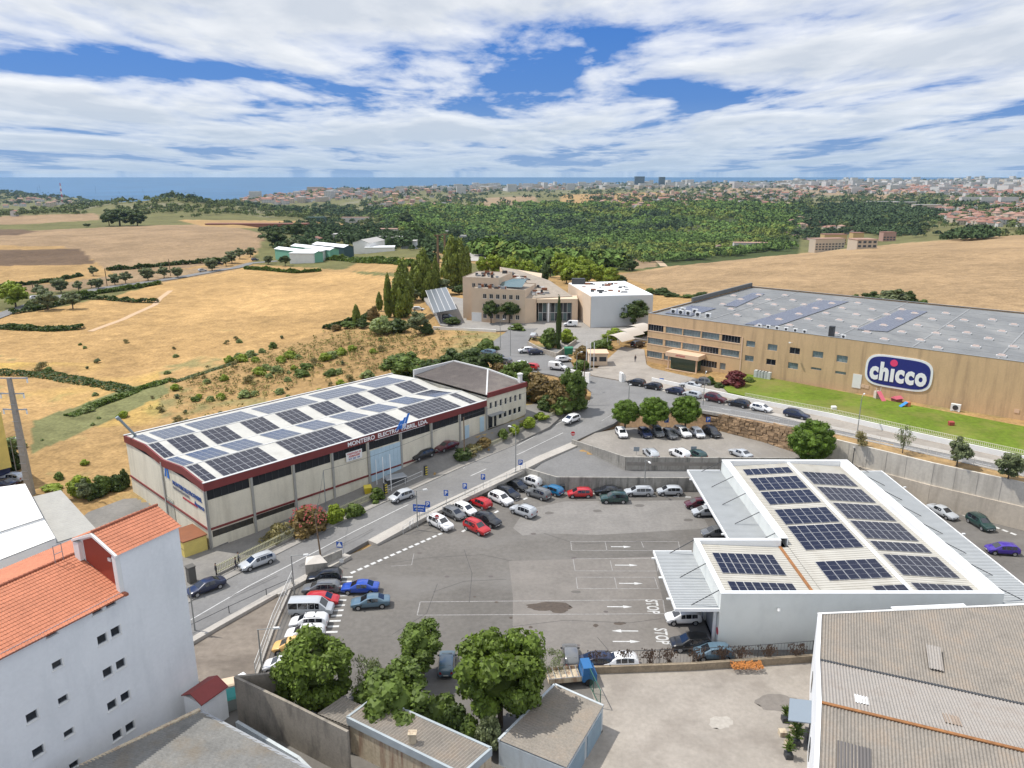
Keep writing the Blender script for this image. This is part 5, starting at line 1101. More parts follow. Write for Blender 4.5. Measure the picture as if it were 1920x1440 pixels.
# lot boundaries and retaining walls
def retain(name, label, pts, top, th, m=None, base=-.6, cap=None):
    line = [Vector((p[0], p[1], 0)) for p in pts]; root = empty(name, label, 'wall', (pts[0][0], pts[0][1], 0)); off = root.location; mb = MB(); cp = MB()
    tops = top if isinstance(top, list) else [top]*len(line)
    for i in range(len(line)-1):
        a, b = line[i], line[i+1]; d = (b-a).normalized(); s = Vector((-d.y, d.x, 0))*th/2; q = [a-s, b-s, b+s, a+s]; tz = [tops[i], tops[i+1], tops[i+1], tops[i]]
        mb.hexa([Vector((p.x, p.y, base))-off for p in q], [Vector((p.x, p.y, z))-off for p, z in zip(q, tz)])
    fixn(mb.build('wall_panel', m or CW, root)); return root
retain('retaining_wall', 'stained concrete retaining wall between lower car park and the ramp', [(2.3, 117.5), (7.4, 113.95), (31, 113.6), (49.7, 117.9)], [2.5, 2.35, 2.35, 2.35], .28)
retain('retaining_wall', 'stained concrete parapet between the ramp and the upper car park', [(10.9, 127.7), (19.4, 119.0), (50.1, 118.6)], [3.9, 3.9, 3.85], .28, base=.8)
retain('low_kerb_wall', 'low concrete kerb wall under the white railing beside the main road', [(-14.2, 102.3), (-2.9, 113.8), (2.3, 117.5)], [.95, 1.9, 2.5], .25)
pale = mat('pale_concrete', (.56, .515, .44), .9, var=.1, vscale=.2, var2=.08, v2scale=2.5, bump=.2, bscale=8, stain=(.30, .27, .23), stain_scale=(.9, .9, .10), stain_amt=.55)
rwl = retain('retaining_wall', 'tall two tier pale concrete retaining wall below the side road', [(50.3, 122.6), (54.2, 119.3), (65.4, 108.0), (75.2, 99.6), (100, 70)], 7.15, .4, pale)
m = MB(); off = rwl.location
for (a, b) in zip([(54.2, 119.3), (65.4, 108.0), (75.2, 99.6)], [(65.4, 108.0), (75.2, 99.6), (100, 70)]):
    a, b = Vector((*a, 0))-Vector((off.x, off.y, 0)), Vector((*b, 0))-Vector((off.x, off.y, 0)); d = (b-a).normalized(); s = Vector((-d.y, d.x, 0)); s = -s if s.x > 0 else s
    q = [a+s*.21, b+s*.21, b+s*.42, a+s*.42]; m.hexa([p+Vector((0, 0, -.4)) for p in q], [p+Vector((0, 0, 3.55)) for p in q])
fixn(m.build('lower_tier', mat('buff_concrete', (.52, .455, .37), .9, var=.1, vscale=.2, var2=.08, v2scale=2.5, stain=(.3, .25, .2), stain_scale=(.9, .9, .10), stain_amt=.5), rwl))
m = MB()
for (a, b) in zip([(54.2, 119.3), (65.4, 108.0), (75.2, 99.6)], [(65.4, 108.0), (75.2, 99.6), (100, 70)]):
    a, b = Vector((*a, 0))-Vector((off.x, off.y, 0)), Vector((*b, 0))-Vector((off.x, off.y, 0)); d = (b-a).normalized(); s = Vector((-d.y, d.x, 0)); s = -s if s.x > 0 else s; n = int((b-a).length/3)
    for k in range(n): p = a+d*3*k; m.bar(p+s*.215+Vector((0, 0, 3.6)), p+s*.215+Vector((0, 0, 7.1)), .04, .02)
m.build('joint', CW, rwl)
# rubble stone wall under the verge
sw_ = empty('stone_wall', 'brown rubble stone retaining wall behind the upper car park', 'wall', (40.4, 135.4, 3)); off = sw_.location; r = random.Random(3)
line = [Vector((38.3, 136.0, 3)), Vector((40, 134.8, 3)), Vector((46, 129, 3)), Vector((50.4, 122.9, 3)), Vector((52.2, 120.6, 3))]; tops = [5.0, 6.1, 6.6, 6.9, 7.0]; mb = MB()
for i in range(4):
    a, b = line[i], line[i+1]; d = (b-a).normalized(); s = Vector((-d.y, d.x, 0)); L = (b-a).length; x = 0
    mb.hexa([a-off+s*.15, b-off+s*.15, b-off+s*.8, a-off+s*.8], [a-off+s*.15+Vector((0, 0, tops[i]-3)), b-off+s*.15+Vector((0, 0, tops[i+1]-3)), b-off+s*.8+Vector((0, 0, tops[i+1]-3)), a-off+s*.8+Vector((0, 0, tops[i]-3))])
    z = 0
    while z < max(tops[i], tops[i+1])-3-.2:
        h = r.uniform(.45, .75); x = -r.uniform(0, .5)
        while x < L:
            w = r.uniform(.6, 1.5); zt = tops[i]+(tops[i+1]-tops[i])*min(1, max(0, x/L))-3
            if z < zt-.1:
                c = a-off+d*(x+w/2)+Vector((0, 0, z+h/2)); j = lambda: r.uniform(-.09, .09); q = []
                for sz in (-1, 1):
                    for (sx, sy) in ((-1, -1), (1, -1), (1, 1), (-1, 1)): q.append(c+d*(sx*(w/2-.05)+j())+s*(-.02+sy*.2+j())+Vector((0, 0, sz*(h/2-.03)+j())))
                mb.hexa(q[:4], q[4:])
            x += w
        z += h
fixn(mb.build('stonework', mat('rubble_stone', (.30, .20, .115), .95, var=.2, vscale=.8, var2=.2, v2scale=4, bump=.5, bscale=7, island=.28), sw_))
# concrete box at the entrance
eb = empty('concrete_plinth', 'grey concrete block with a sloping cap at the car park corner', 'plinth', P(607, 1063, 0)); off = eb.location
q = [P(572, 1062, 1.6), P(590, 1042, 1.6), P(612, 1042, 1.6), P(617, 1058, 1.6), P(600, 1066, 1.6)]; q = [P(572, 1060, 1.8), P(614, 1055, 1.8), P(600, 1040, 1.8), P(574, 1045, 1.8)]
mb = MB(); mb.hexa([Vector((p.x, p.y, -.2))-off for p in q], [p-off for p in q]); fixn(mb.build('block', CW, eb)); cc = sum((p for p in q), Vector())/4
mb = MB()
for i in range(4): mb.poly([q[i]-off+Vector((0, 0, .02)), q[(i+1) % 4]-off+Vector((0, 0, .02)), cc-off+Vector((0, 0, .6))])
fixn(mb.build('cap', mat('cap_concrete', (.52, .48, .43), .9, var=.1, vscale=1), eb))
wallseg('concrete_wall', 'short pale concrete wall behind the plinth at the car park corner', 'wall', [(604, 1045, 1.6), (640, 1030, 1.6)], .25, CW)
wallseg('garden_wall', 'low weathered wall between car park and bottom yard carrying a wire fence', 'wall', [(1100, 1250, .8), (1300, 1243, .8), (1525, 1228, .8)], .35, mat('mossy_concrete', (.25, .20, .14), .95, var=.2, vscale=.8, var2=.2, v2scale=4))
# ---------------- council building and hall
hg = 6.2; h0 = P(1107, 614, hg); Zh = zY(h0.y, 556); hp = [Vector((h0.x, h0.y, 0)), P(1225, 553, Zh), P(1171.5, 527.5, Zh), P(1066, 531, Zh)]
def vec2(p): return Vector((p.x, p.y, 0))
hp = [vec2(p) for p in hp]
hall = empty('sports_hall', 'windowless hall with bright white flat roof beside the council building', 'building', (h0.x, h0.y, hg)); off = hall.location
mb = MB(); mb.prism([(p.x-off.x, p.y-off.y) for p in hp], -1.0, Zh-hg); fixn(mb.build('wall', mat('pale_blue_render', (.55, .58, .60), .85, var=.04, vscale=.3), hall))
a, b = hp[3]-off, hp[0]-off; a.z = b.z = 0; d = (b-a).normalized(); n = Vector((d.y, -d.x, 0)); n = n if n.x < 0 else -n
mb = MB(); mb.hexa([a+n*.01, b+n*.01, b+n*.12, a+n*.12], [p+Vector((0, 0, Zh-hg-.02)) for p in (a+n*.01, b+n*.01, b+n*.12, a+n*.12)]); fixn(mb.build('cladding', M_['pink_wall'], hall))
ctr = sum(hp, Vector())/4
mb = MB(); mb.prism([((ctr+(p-ctr)*.985).x-off.x, (ctr+(p-ctr)*.985).y-off.y) for p in hp], Zh-hg+.003, Zh-hg+.16); rr = fixn(mb.build('roof', M_['bright_white'], hall))
r = random.Random(5)
for k in range(26):
    f, g = r.uniform(.12, .8), r.uniform(.12, .85); p = hp[0].lerp(hp[1], f).lerp(hp[3].lerp(hp[2], f), g)-off; m = MB(); s = r.uniform(.3, 1.1); m.box(p.x-s, p.x+s, p.y-.25, p.y+.25, Zh-hg+.163, Zh-hg+.16+r.uniform(.15, .6)); m.build('roof_unit', M_['dark_metal'] if k % 3 else M_['brown_roof'], rr)
m = MB(); p = hp[3].lerp(hp[0], .12)-off; m.box(p.x+.3, p.x+4.6, p.y-.5, p.y+1.3, Zh-hg+.2, Zh-hg+2.0); m.build('cooling_unit', M_['dark_metal'], rr)
m = MB(); p = hp[0].lerp(hp[1], .32)-off; e = (hp[1]-hp[0]).normalized(); nn = Vector((e.y, -e.x, 0)); m.hexa([p+nn*.01+Vector((0, 0, 2.2)), p+e*2+nn*.01+Vector((0, 0, 2.2)), p+e*2+nn*.08+Vector((0, 0, 2.2)), p+nn*.08+Vector((0, 0, 2.2))], [p+nn*.01+Vector((0, 0, 4.4)), p+e*2+nn*.01+Vector((0, 0, 4.4)), p+e*2+nn*.08+Vector((0, 0, 4.4)), p+nn*.08+Vector((0, 0, 4.4))]); fixn(m.build('vent_grille', M_['dark_metal'], hall))
co = empty('council_building', 'pinkish stepped office building with sloping terraced roof and tall glass lobby', 'building', (7.6, 229.2, 6)); off = co.location
def wprism(pts, z0, z1, m, name, zt=None):
    mb = MB(); pp = [(p[0]-off.x, p[1]-off.y) for p in pts]; A = sum(pp[i][0]*pp[(i+1) % len(pp)][1]-pp[(i+1) % len(pp)][0]*pp[i][1] for i in range(len(pp))); zt = [z-off.z for z in zt] if zt else z1-off.z
    if A < 0: pp = pp[::-1]; zt = zt[::-1] if isinstance(zt, list) else zt
    mb.prism(pp, z0-off.z, zt); return fixn(mb.build(name, m, co))
LBx0, LBx1, LBy = 7.8, 19.6, 229.4
far1, far2 = P(937, 501, 19.2), P(960, 505, 19.0)
# sloping spine
sp = [(3.9, 226.6), (7.5, 228.8), (LBx1, LBy+.6), (21.0, 236), (far2.x+1.0, far2.y), (far1.x, far1.y)]; wprism([(3.9, 226.8), (7.5, 228.9), (10.5, 262), (far2.x+1.2, far2.y), (far1.x, far1.y)], 5, 13.6, M_['pink_wall'], 'spine_wall', [13.7, 13.4, 17.0, 19.0, 19.3])
spr = wprism([(4.0, 227.3), (7.4, 229.3), (19.0, 233.5), (12.5, 250), (far2.x+1.4, far2.y-1), (far1.x+.3, far1.y-1)], 12.0, 13.6, mat('gravel_roof', (.30, .255, .205), .9, var=.15, vscale=.8, var2=.1, v2scale=4), 'sloping_roof', [13.9, 13.6, 13.5, 16.2, 19.1, 19.4])
r = random.Random(9)
for k in range(38):
    f = r.uniform(.05, .9); w = r.uniform(.15, .85); a = Vector((5.5, 229, 13.8)).lerp(Vector((17, 236, 13.6)), w*.8); b = far1.lerp(far2, w)+Vector((.5, -1, 0)); p = a.lerp(b, f)-off; m = MB(); s = r.uniform(.3, .9); m.box(p.x-s, p.x+s, p.y-.3, p.y+.3, p.z, p.z+r.uniform(.3, .9)); m.build('roof_unit', [M_['dark_metal'], M_['grey_metal'], M_['brown_roof'], M_['plastic_white']][k % 4], spr)
# lobby: fascia slab, columns, glazing
wprism([(7.6, 228.6), (20.3, 229.0), (20.6, 236), (7.6, 235)], 12.1, 13.3, M_['pink_wall'], 'canopy_slab'); wprism([(8.0, 231), (19.2, 231.3), (19.2, 240), (8.0, 240)], 5, 12.1, M_['dark_interior'], 'lobby_core')
for k in range(9):
    x = 8.2+k*1.28; m = MB(); m.box(x-off.x, x-off.x+.1, 230.7-off.y, 230.85-off.y, 0, 6.1); m.build('mullion', M_['white_paint'], co)
    if k < 8:
        for z0, z1 in ((.1, 2.7), (2.8, 6.0)): m = MB(); m.box(x-off.x+.12, x-off.x+1.25, 230.85-off.y, 230.9-off.y, z0, z1); m.build('pane', M_['dark_glass'] if (k+int(z0)) % 3 else M_['teal_glass'], co)
m = MB(); m.box(8.2-off.x, 18.5-off.x, 230.65-off.y, 230.69-off.y, 2.69, 2.81); m.build('transom', M_['white_paint'], co)
for x in (11.3, ): m = MB(); m.tube([(x-off.x, 229.2-off.y, -.2), (x-off.x, 229.2-off.y, 6.1)], .35, n=14); m.build('column', M_['white_paint'], co)
wprism([(18.6, 228.9), (20.4, 229.1), (20.4, 233), (18.6, 233)], 5, 12.1, M_['pink_wall'], 'end_pier')
# front office wing with windows, set between (-12.2,231) and (4.0,226.9)
wa, wb_ = Vector((-12.6, 231.2, 6)), Vector((4.0, 226.8, 6)); wd = (wb_-wa); WL = wd.length; wd.normalize(); dLoc = wd; nin = Vector((-wd.y, wd.x, 0))
def wing(a, d, L, H, D, rows, zb=-.6, nm='wing_wall', gm=None):
    mb = MB(); o = a-off; o.z = zb; wall(mb, o, d, L, H-zb, .25, [(x0, x1, z0-zb, z1-zb) for (x0, x1, z0, z1) in rows]); nin = Vector((-d.y, d.x, 0))
    wall(mb, o+d*L, nin, D, H-zb, .25, []); wall(mb, o+d*L+nin*D, -d, L, H-zb, .25, []); wall(mb, o+nin*D, -nin, D, H-zb, .25, []); w_ = mb.build(nm, M_['pink_wall'], co)
    for q in rows: window(co, Vector((o.x, o.y, 0)), d, q, .25, M_['dark_glass'], M_['white_paint'], mull=2, blind=(M_['bright_white'], .35), fw=.12)
    m = MB(); p = o+Vector((0, 0, H-zb-.35)); q = [p+d*.25+nin*.25, p+d*(L-.25)+nin*.25, p+d*(L-.25)+nin*(D-.25), p+d*.25+nin*(D-.25)]; m.hexa(q, [x+Vector((0, 0, .15)) for x in q]); return m.build('wing_roof', M_['gravel_roof'], co), p
rows = [(3.6+k*2.1, 4.9+k*2.1, z, z+1.55) for z in (7.2, 4.1, 1.0) for k in range(6)]
wr, p0 = wing(wa, wd, WL, 10.4, 15, rows)
a2 = Vector((-15.6, 236.0, 6)); rows2 = [(3.0+k*2.0, 4.2+k*2.0, 10.0, 11.4) for k in range(4)]
wr2, p1 = wing(a2, wd, 12, 13.2, 16, rows2, nm='upper_wing_wall')
for wr_, p_, D in ((wr, p0, 5), (wr2, p1, 14)):
    for k in range(16):
        q = p_+wd*r.uniform(2, 11)+nin*r.uniform(1, D)+Vector((0, 0, .15)); m = MB(); s = r.uniform(.3, .8); m.box(q.x-s, q.x+s, q.y-.3, q.y+.3, q.z, q.z+r.uniform(.4, 1.0)); m.build('roof_unit', [M_['dark_metal'], M_['grey_metal'], M_['brown_roof']][k % 3], wr_)
m = MB(); q = [p0+wd*4+nin*5, p0+wd*15.8+nin*1.5, p0+wd*15.8+nin*8, p0+wd*11+nin*9]; m.poly([q[0]+Vector((0, 0, .3)), q[1]+Vector((0, 0, .9)), q[2]+Vector((0, 0, 2.6)), q[3]+Vector((0, 0, 2.4))]); m.build('skylight', M_['teal_glass'], co)
m = MB(); o = wa-off; q = [o-wd*.02+Vector((0, 0, -.5)), o+wd*3.2+Vector((0, 0, -.5))]; nn = -nin; m.hexa([q[0]+nn*.01, q[1]+nn*.01, q[1]+nn*.08, q[0]+nn*.08], [x+Vector((0, 0, 3.3)) for x in (q[0]+nn*.01, q[1]+nn*.01, q[1]+nn*.08, q[0]+nn*.08)]); fixn(m.build('base_panel', M_['white_paint'], co))
# solar carport
cpz = [PY(798, 544.7, 262), PY(836, 538, 262), PY(856, 579, 229), PY(814, 586.7, 229)]
sc_ = empty('solar_carport', 'tilted grey solar carport canopy left of the council building', 'carport', (cpz[3].x+2, 235, gh(-26, 235))); off = sc_.location; q = [p-off for p in cpz]
q[1].z = q[0].z+1.2; q[2].z = q[3].z+1.2;
mb = MB(); mb.hexa([p-Vector((0, 0, .2)) for p in (q[3], q[2], q[1], q[0])], [q[3], q[2], q[1], q[0]]); fixn(mb.build('canopy', mat('carport_panel', (.13, .145, .16), .3, spec=.6, var=.08, vscale=1), sc_))
m = MB()
for f in (.0, .25, .5, .75, 1): m.bar(q[0].lerp(q[1], f)+Vector((0, 0, .06)), q[3].lerp(q[2], f)+Vector((0, 0, .06)), .16, .08)
m.build('rib', M_['white_metal'], sc_)
for f in (.08, .92):
    a = q[0].lerp(q[3], f).lerp(q[1].lerp(q[2], f), .35); m = MB(); m.bar((a.x, a.y, -1.5), (a.x, a.y, a.z-.2), .4, .4); m.build('post', M_['grey_metal'], sc_)
wallseg('fence_wall', 'low white wall below the council forecourt beside the dry field', 'wall', [(812, 612, 6.0), (930, 618, 6.1)], .3, M_['white_paint'], 3.5)
wallseg('garden_wall', 'grey stone garden wall around the planted island near the council entrance', 'wall', [(990, 640, 6.6), (1012, 652, 6.4), (1044, 662, 6.6), (1080, 636, 6.9)], .35, mat('garden_stone', (.33, .29, .24), .95, var=.25, vscale=1.5), 4.5)
# gatehouse, gate walls, flagpoles
gt = empty('gatehouse', 'small pink gatehouse beside the factory gate', 'hut', P(1120, 682, 5.5)); m = MB(); m.box(-2.2, 2.2, -2, 2, 0, 2.9); m.build('wall', M_['pink_wall'], gt); m = MB(); m.box(-2.5, 2.5, -2.3, 2.3, 2.903, 3.15); m.build('roof', M_['pink_trim'], gt)
for x0, x1 in ((-1.8, -.4), (.2, 1.9)): m = MB(); m.box(x0, x1, -2.06, -2.003, 1.1, 2.2); m.build('window', M_['dark_glass'], gt)
wallseg('gate_wall', 'white curved gate wall left of the factory gateway', 'wall', [(1060, 690, 6.2), (1076, 694, 6.4), (1092, 697, 6.8), (1106, 699, 7.4)], .35, M_['white_paint'], 4.2)
wallseg('gate_wall', 'white gate pillar right of the factory gateway', 'wall', [(1163, 697, 7.6), (1168, 700, 7.6), (1172, 704, 6.9)], .5, M_['white_paint'], 4.2)
# fabric carports
for i, (x, y) in enumerate([(1163, 651), (1182, 641), (1200, 632)]):
    p = P(x, y, 6.2); t = empty('fabric_carport', ['beige fabric carport nearest the gatehouse', 'middle beige fabric carport of the row behind the gatehouse', 'beige fabric carport touching the factory corner'][i], 'carport', p, R(45), 'fabric carports by the factory'); m = MB(); n = 8
    for k in range(n):
        a, b = k/n, (k+1)/n; za, zb = 2.2+1.3*math.sin(a*math.pi/1.3), 2.2+1.3*math.sin(b*math.pi/1.3); m.hexa([(-2.9, -2.6+5.2*a, za), (2.9, -2.6+5.2*a, za), (2.9, -2.6+5.2*b, zb), (-2.9, -2.6+5.2*b, zb)], [(-2.9, -2.6+5.2*a, za+.05), (2.9, -2.6+5.2*a, za+.05), (2.9, -2.6+5.2*b, zb+.05), (-2.9, -2.6+5.2*b, zb+.05)])
    m.build('fabric', mat('canvas', (.47, .42, .36), .9), t)
    for s in (-1, 1): m = MB(); m.bar((s*2.6, 2.3, -.3), (s*2.6, 2.3, 3), .12); m.build('post', M_['white_metal'], t)
# left edge flats
p = P(-42, 915, 0); fl_ = empty('apartment_building', 'dark blue and yellow apartment building cut off by the left edge', 'building', (p.x, p.y, 0), R(-40)); mb = MB(); mb.box(-14, .0, -5, 5, -.5, 12.2); mb.build('wall', mat('navy_wall', (.03, .04, .10), .8), fl_); mb = MB(); mb.box(.003, 1.2, -5, 5, 2.5, 12.3); mb.build('yellow_wing', M_['yellow_paint'], fl_)
for k in range(4):
    m = MB(); m.box(-2.6, -.4, -5.12, -5.003, 2+k*2.6, 3.6+k*2.6); m.build('window', M_['pale_glass'], fl_); m = MB(); m.box(-2.9, -.1, -5.2, -5.003, 3.7+k*2.6, 4.4+k*2.6); m.build('balcony_band', M_['pink_wall'], fl_)
# ============================================================ VEGETATION
def crown_mesh(name, m, shape='round', nclump=26, nleaf=90, leaf=.09, seed=1, core=True, spiky=False, clump_r=.26, flat=1.0):
    """leafy crown in a unit box (x,y in -1..1, z 0..2): many small leaf quads gathered in clumps through the volume"""
    g = np.random.default_rng(seed); V = [];
    cs = []
    for k in range(nclump):
        while True:
            p = g.uniform(-1, 1, 3); rr = np.linalg.norm(p)
            if .25 < rr < 1: break
        p = p/rr*(rr**.45)*.78*g.uniform(.78, 1.1)
        if shape == 'column':
            t = g.uniform(0, 1); rad = (math.sin(min(1, t*1.6+.12)*math.pi/2)*(1-t**2.2))*.72; a = g.uniform(0, 6.28); p = np.array([math.cos(a)*rad, math.sin(a)*rad, -1+2*t]);
        elif shape == 'umbrella': p[2] = abs(p[2])*.75-.25
        elif shape == 'bush': p[2] = -.86+abs(p[2])*1.55; p[:2] *= 1.05-.35*(p[2]+.86)/1.4
        if shape == 'dense': p = p/np.linalg.norm(p)*g.uniform(.7, .8)
        cs.append((p, g.uniform(.75, 1.25)*clump_r))
    for p, r0 in cs:
        n = nleaf; d = g.normal(size=(n, 3)); d /= np.linalg.norm(d, axis=1)[:, None]; rad = r0*g.uniform(.55, 1.08, n)**.6
        q = p+d*rad[:, None]*np.array([1, 1, .85 if shape != 'column' else 1.5]); nn = d+g.normal(size=(n, 3))*.55; nn[:, 2] += .35; nn /= np.linalg.norm(nn, axis=1)[:, None]
        t1 = np.cross(nn, g.normal(size=(n, 3))); t1 /= np.linalg.norm(t1, axis=1)[:, None]; t2 = np.cross(nn, t1); s = leaf*g.uniform(.6, 1.3, n)[:, None]
        asp = .28 if spiky else .7
        quad = np.stack([q-t1*s-t2*s*asp*.4, q+t2*s*-asp, q+t1*s, q+t2*s*asp], 1); V.append(quad)
    V = np.concatenate(V).reshape(-1, 3); V[:, 2] = (V[:, 2]+1)*flat; F = np.arange(len(V)).reshape(-1, 4)
    if core:
        ico = bmesh.new(); bmesh.ops.create_icosphere(ico, subdivisions=2, radius=1); cv, cf = [], []
        iv = np.array([v.co[:] for v in ico.verts]); ifc = np.array([[v.index for v in f.verts] for f in ico.faces]); ico.free(); b = len(V)
        mid = {'round': [(np.array([0, 0, -.05]), .62)], 'dense': [(np.zeros(3), .95)], 'bush': [(np.array([0, 0, -.7]), .85), (np.array([0, 0, -.3]), .7)]}.get(shape, [])
        for p, r0 in cs+mid:
            q = iv*r0*.72*np.array([1, 1, .85 if shape != 'column' else 1.5])*(1+.18*g.normal(size=(len(iv), 1)))+p; q[:, 2] = (q[:, 2]+1)*flat; cv.append(q); cf.append(ifc+b); b += len(iv)
        cv = np.concatenate(cv); cf = np.concatenate(cf); cf4 = np.concatenate([cf, cf[:, 2:3]], 1)
        Vt = np.concatenate([V, cv]); me = bpy.data.meshes.new(name)
        faces = [tuple(f) for f in F.tolist()]+[tuple(f) for f in cf.tolist()]; me.from_pydata(Vt.tolist(), [], faces);
    else:
        me = bpy.data.meshes.new(name); me.from_pydata(V.tolist(), [], [tuple(f) for f in F.tolist()])
    me.materials.append(m); me.update(); return me
def leafmat(name, col, isl=.38, trans=.25, var=.18): return mat(name, col, .55, island=isl, trans=trans, var=var, vscale=.35, spec=.25)
LM = dict(dark=leafmat('leaf_dark', (.060, .090, .022)), mid=leafmat('leaf_mid', (.10, .145, .028)), bright=leafmat('leaf_bright', (.21, .27, .028)), pine=leafmat('leaf_pine', (.095, .155, .018)),
          olive=leafmat('leaf_olive', (.15, .175, .085)), poplar=leafmat('leaf_poplar', (.15, .185, .03)), fig=leafmat('leaf_broad', (.115, .165, .026), .45, .3), red=leafmat('leaf_red', (.13, .03, .03)), russet=leafmat('leaf_russet', (.18, .125, .045)), dry=leafmat('leaf_dry', (.22, .19, .08)), grey=leafmat('leaf_silver', (.22, .27, .10)), far=leafmat('leaf_forest', (.045, .075, .022), .3, .1))
bark = mat('bark', (.10, .075, .05), .95, var=.25, vscale=2)
CM = {}
def crowns(kind, m, n, **kw):
    for i in range(n): CM.setdefault(kind, []).append(crown_mesh('crown_'+kind, LM[m], seed=11*i+len(kind), **kw))
crowns('fig', 'fig', 2, nclump=60, nleaf=150, leaf=.052, clump_r=.23)
crowns('broad', 'mid', 2, nclump=40, nleaf=95, leaf=.065, clump_r=.24)
crowns('darkbroad', 'dark', 2, nclump=36, nleaf=90, leaf=.065, clump_r=.25)
crowns('pine', 'pine', 2, nclump=95, nleaf=80, leaf=.055, clump_r=.2, spiky=True, shape='dense')
crowns('bright', 'bright', 2, nclump=30, nleaf=80, leaf=.08, clump_r=.28)
crowns('olive', 'olive', 2, nclump=26, nleaf=80, leaf=.085, clump_r=.27)
crowns('poplar', 'poplar', 2, nclump=70, nleaf=60, leaf=.085, clump_r=.26, shape='column')
crowns('cypress', 'dark', 1, nclump=50, nleaf=70, leaf=.07, clump_r=.3, shape='column')
crowns('bush', 'mid', 2, nclump=22, nleaf=75, leaf=.095, clump_r=.3, shape='bush')
crowns('darkbush', 'dark', 2, nclump=22, nleaf=75, leaf=.095, clump_r=.3, shape='bush')
crowns('brightbush', 'bright', 1, nclump=22, nleaf=75, leaf=.095, clump_r=.3, shape='bush')
crowns('greybush', 'grey', 1, nclump=22, nleaf=75, leaf=.09, clump_r=.3, shape='bush')
crowns('russet', 'russet', 2, nclump=22, nleaf=75, leaf=.095, clump_r=.3, shape='bush')
crowns('redbush', 'red', 1, nclump=30, nleaf=80, leaf=.08, clump_r=.25, shape='bush')
crowns('drybush', 'dry', 1, nclump=18, nleaf=75, leaf=.12, clump_r=.3, shape='bush', core=False, spiky=True)
crowns('thin', 'olive', 2, nclump=26, nleaf=38, leaf=.085, clump_r=.24, core=False, spiky=True)
TM = []
for i in range(4):
    g = random.Random(i); mb = MB(); mb.tube([(0, 0, -.05), (.01, .01, .3), (g.uniform(-.05, .05), g.uniform(-.05, .05), .75)], .055, .03, n=7)
    for k in range(6):
        a = k*1.05+g.uniform(-.3, .3); z0 = g.uniform(.3, .55); mb.tube([(0, 0, z0), (math.cos(a)*.18, math.sin(a)*.18, z0+.15), (math.cos(a)*.42, math.sin(a)*.42, z0+g.uniform(.25, .4))], .024, .008, n=5)
    me = bpy.data.meshes.new('trunk'); me.from_pydata(mb.v, [], mb.f); me.materials.append(bark); TM.append(me)
_k = [0]
def tree(name, label, loc, h, w, kind, cb=.25, group=None, cat='tree', dx=1.0, trunk=True, depth=None):
    """h total height, w crown width, cb crown base as fraction of the height"""
    _k[0] += 1; r = random.Random(_k[0]*13)
    t = empty(name, label, cat, loc, 0, group)
    if trunk:
        o = bpy.data.objects.new('trunk', TM[_k[0] % 4]); COL.objects.link(o); o.parent = t; o.scale = (w*.55, w*.55, h*.9); o.rotation_euler = (0, 0, r.uniform(0, 6.28))
        if kind == 'poplar' or kind == 'cypress': o.scale = (w*.5, w*.5, h*.5)
    o = bpy.data.objects.new('crown' if trunk else 'foliage', CM[kind][_k[0] % len(CM[kind])]); COL.objects.link(o); o.parent = t
    o.location = (0, 0, h*cb); o.scale = (w/2, (depth or w)/2, h*(1-cb)/2); o.rotation_euler = (0, 0, r.uniform(0, 6.28) if abs(dx-1) < .01 else 0)
    return t
def treepx(name, label, cx, top, base, wpx, zg, kind, **kw):
    p = P(cx, base, zg); ztop = zY(p.y, top); t = p.y*CP+(CAMH-zg)*SP; w = wpx/FPX*t*kw.pop('wmul', 1.0)
    if kw.pop('snap', False): pass
    return tree(name, label, p, max(.5, ztop-zg), w, kind, **kw)
def treeg(name, label, cx, top, base, wpx, kind, **kw):
    p = drop(cx, base)
    if p is None: return
    t = p.y*CP+(CAMH-p.z)*SP; return tree(name, label, p, max(.5, zY(p.y, top)-p.z), wpx/FPX*t, kind, **kw)
B = 'broadleaf_tree'
treepx(B, 'large leafy tree hanging over the dark concrete wall', 598, 1182, 1335, 168, 0, 'fig', cb=.12)
treepx(B, 'thin feathery tree right of the tree over the concrete wall', 690, 1228, 1322, 75, 0, 'thin', cb=.1)
treepx(B, 'medium round tree standing beside the car park with a bare trunk', 794, 1164, 1272, 106, 0, 'broad', cb=.22)
treepx(B, 'biggest broad tree of all, dense green, beside the garage shed', 938, 1172, 1362, 190, 0, 'fig', cb=.1)
treepx('shrub', 'dense shrub mass drooping over the long shed roof', 748, 1250, 1368, 180, 0, 'broad', cb=.0, cat='shrub', trunk=False)
treepx('shrub', 'dark shrub between the long shed and biggest tree', 695, 1268, 1345, 110, 0, 'bush', cb=0, cat='shrub', trunk=False)
treepx('shrub', 'low green shrubs filling the gap behind the long shed roof', 815, 1282, 1368, 110, 0, 'bush', cb=0, cat='shrub', trunk=False)
treepx('shrub', 'dark shrub under the biggest tree on its left side', 858, 1290, 1385, 80, 0, 'darkbush', cb=0, cat='shrub', trunk=False)
treepx('shrub', 'upright light green shrub left of the garage shed', 880, 1318, 1400, 62, 0, 'bush', cb=0, cat='shrub', trunk=False)
treepx('shrub', 'silvery dark shrub touching the garage shed gable', 918, 1338, 1412, 56, 0, 'olive', cb=0, cat='shrub', trunk=False)
treepx('shrub', 'yellowish climbing branch reaching right from the biggest tree', 1028, 1212, 1262, 66, 0, 'thin', cb=.05, cat='shrub', trunk=False)
for i, (cx, top, b, w) in enumerate([(1172, 752, 800, 52), (1225, 746, 802, 58), (1285, 744, 800, 56)]):
    treepx('round_pine', ['left', 'middle', 'right'][i]+' one of three clipped round pines above the upper car park', cx, top-4, b, w*1.1, 4.2, 'pine', cb=.05, group='clipped pines')
treepx('round_pine', 'large lone clipped round pine between rubble wall and concrete wall', 1517, 784, 870, 90, 3, 'pine', cb=.02)
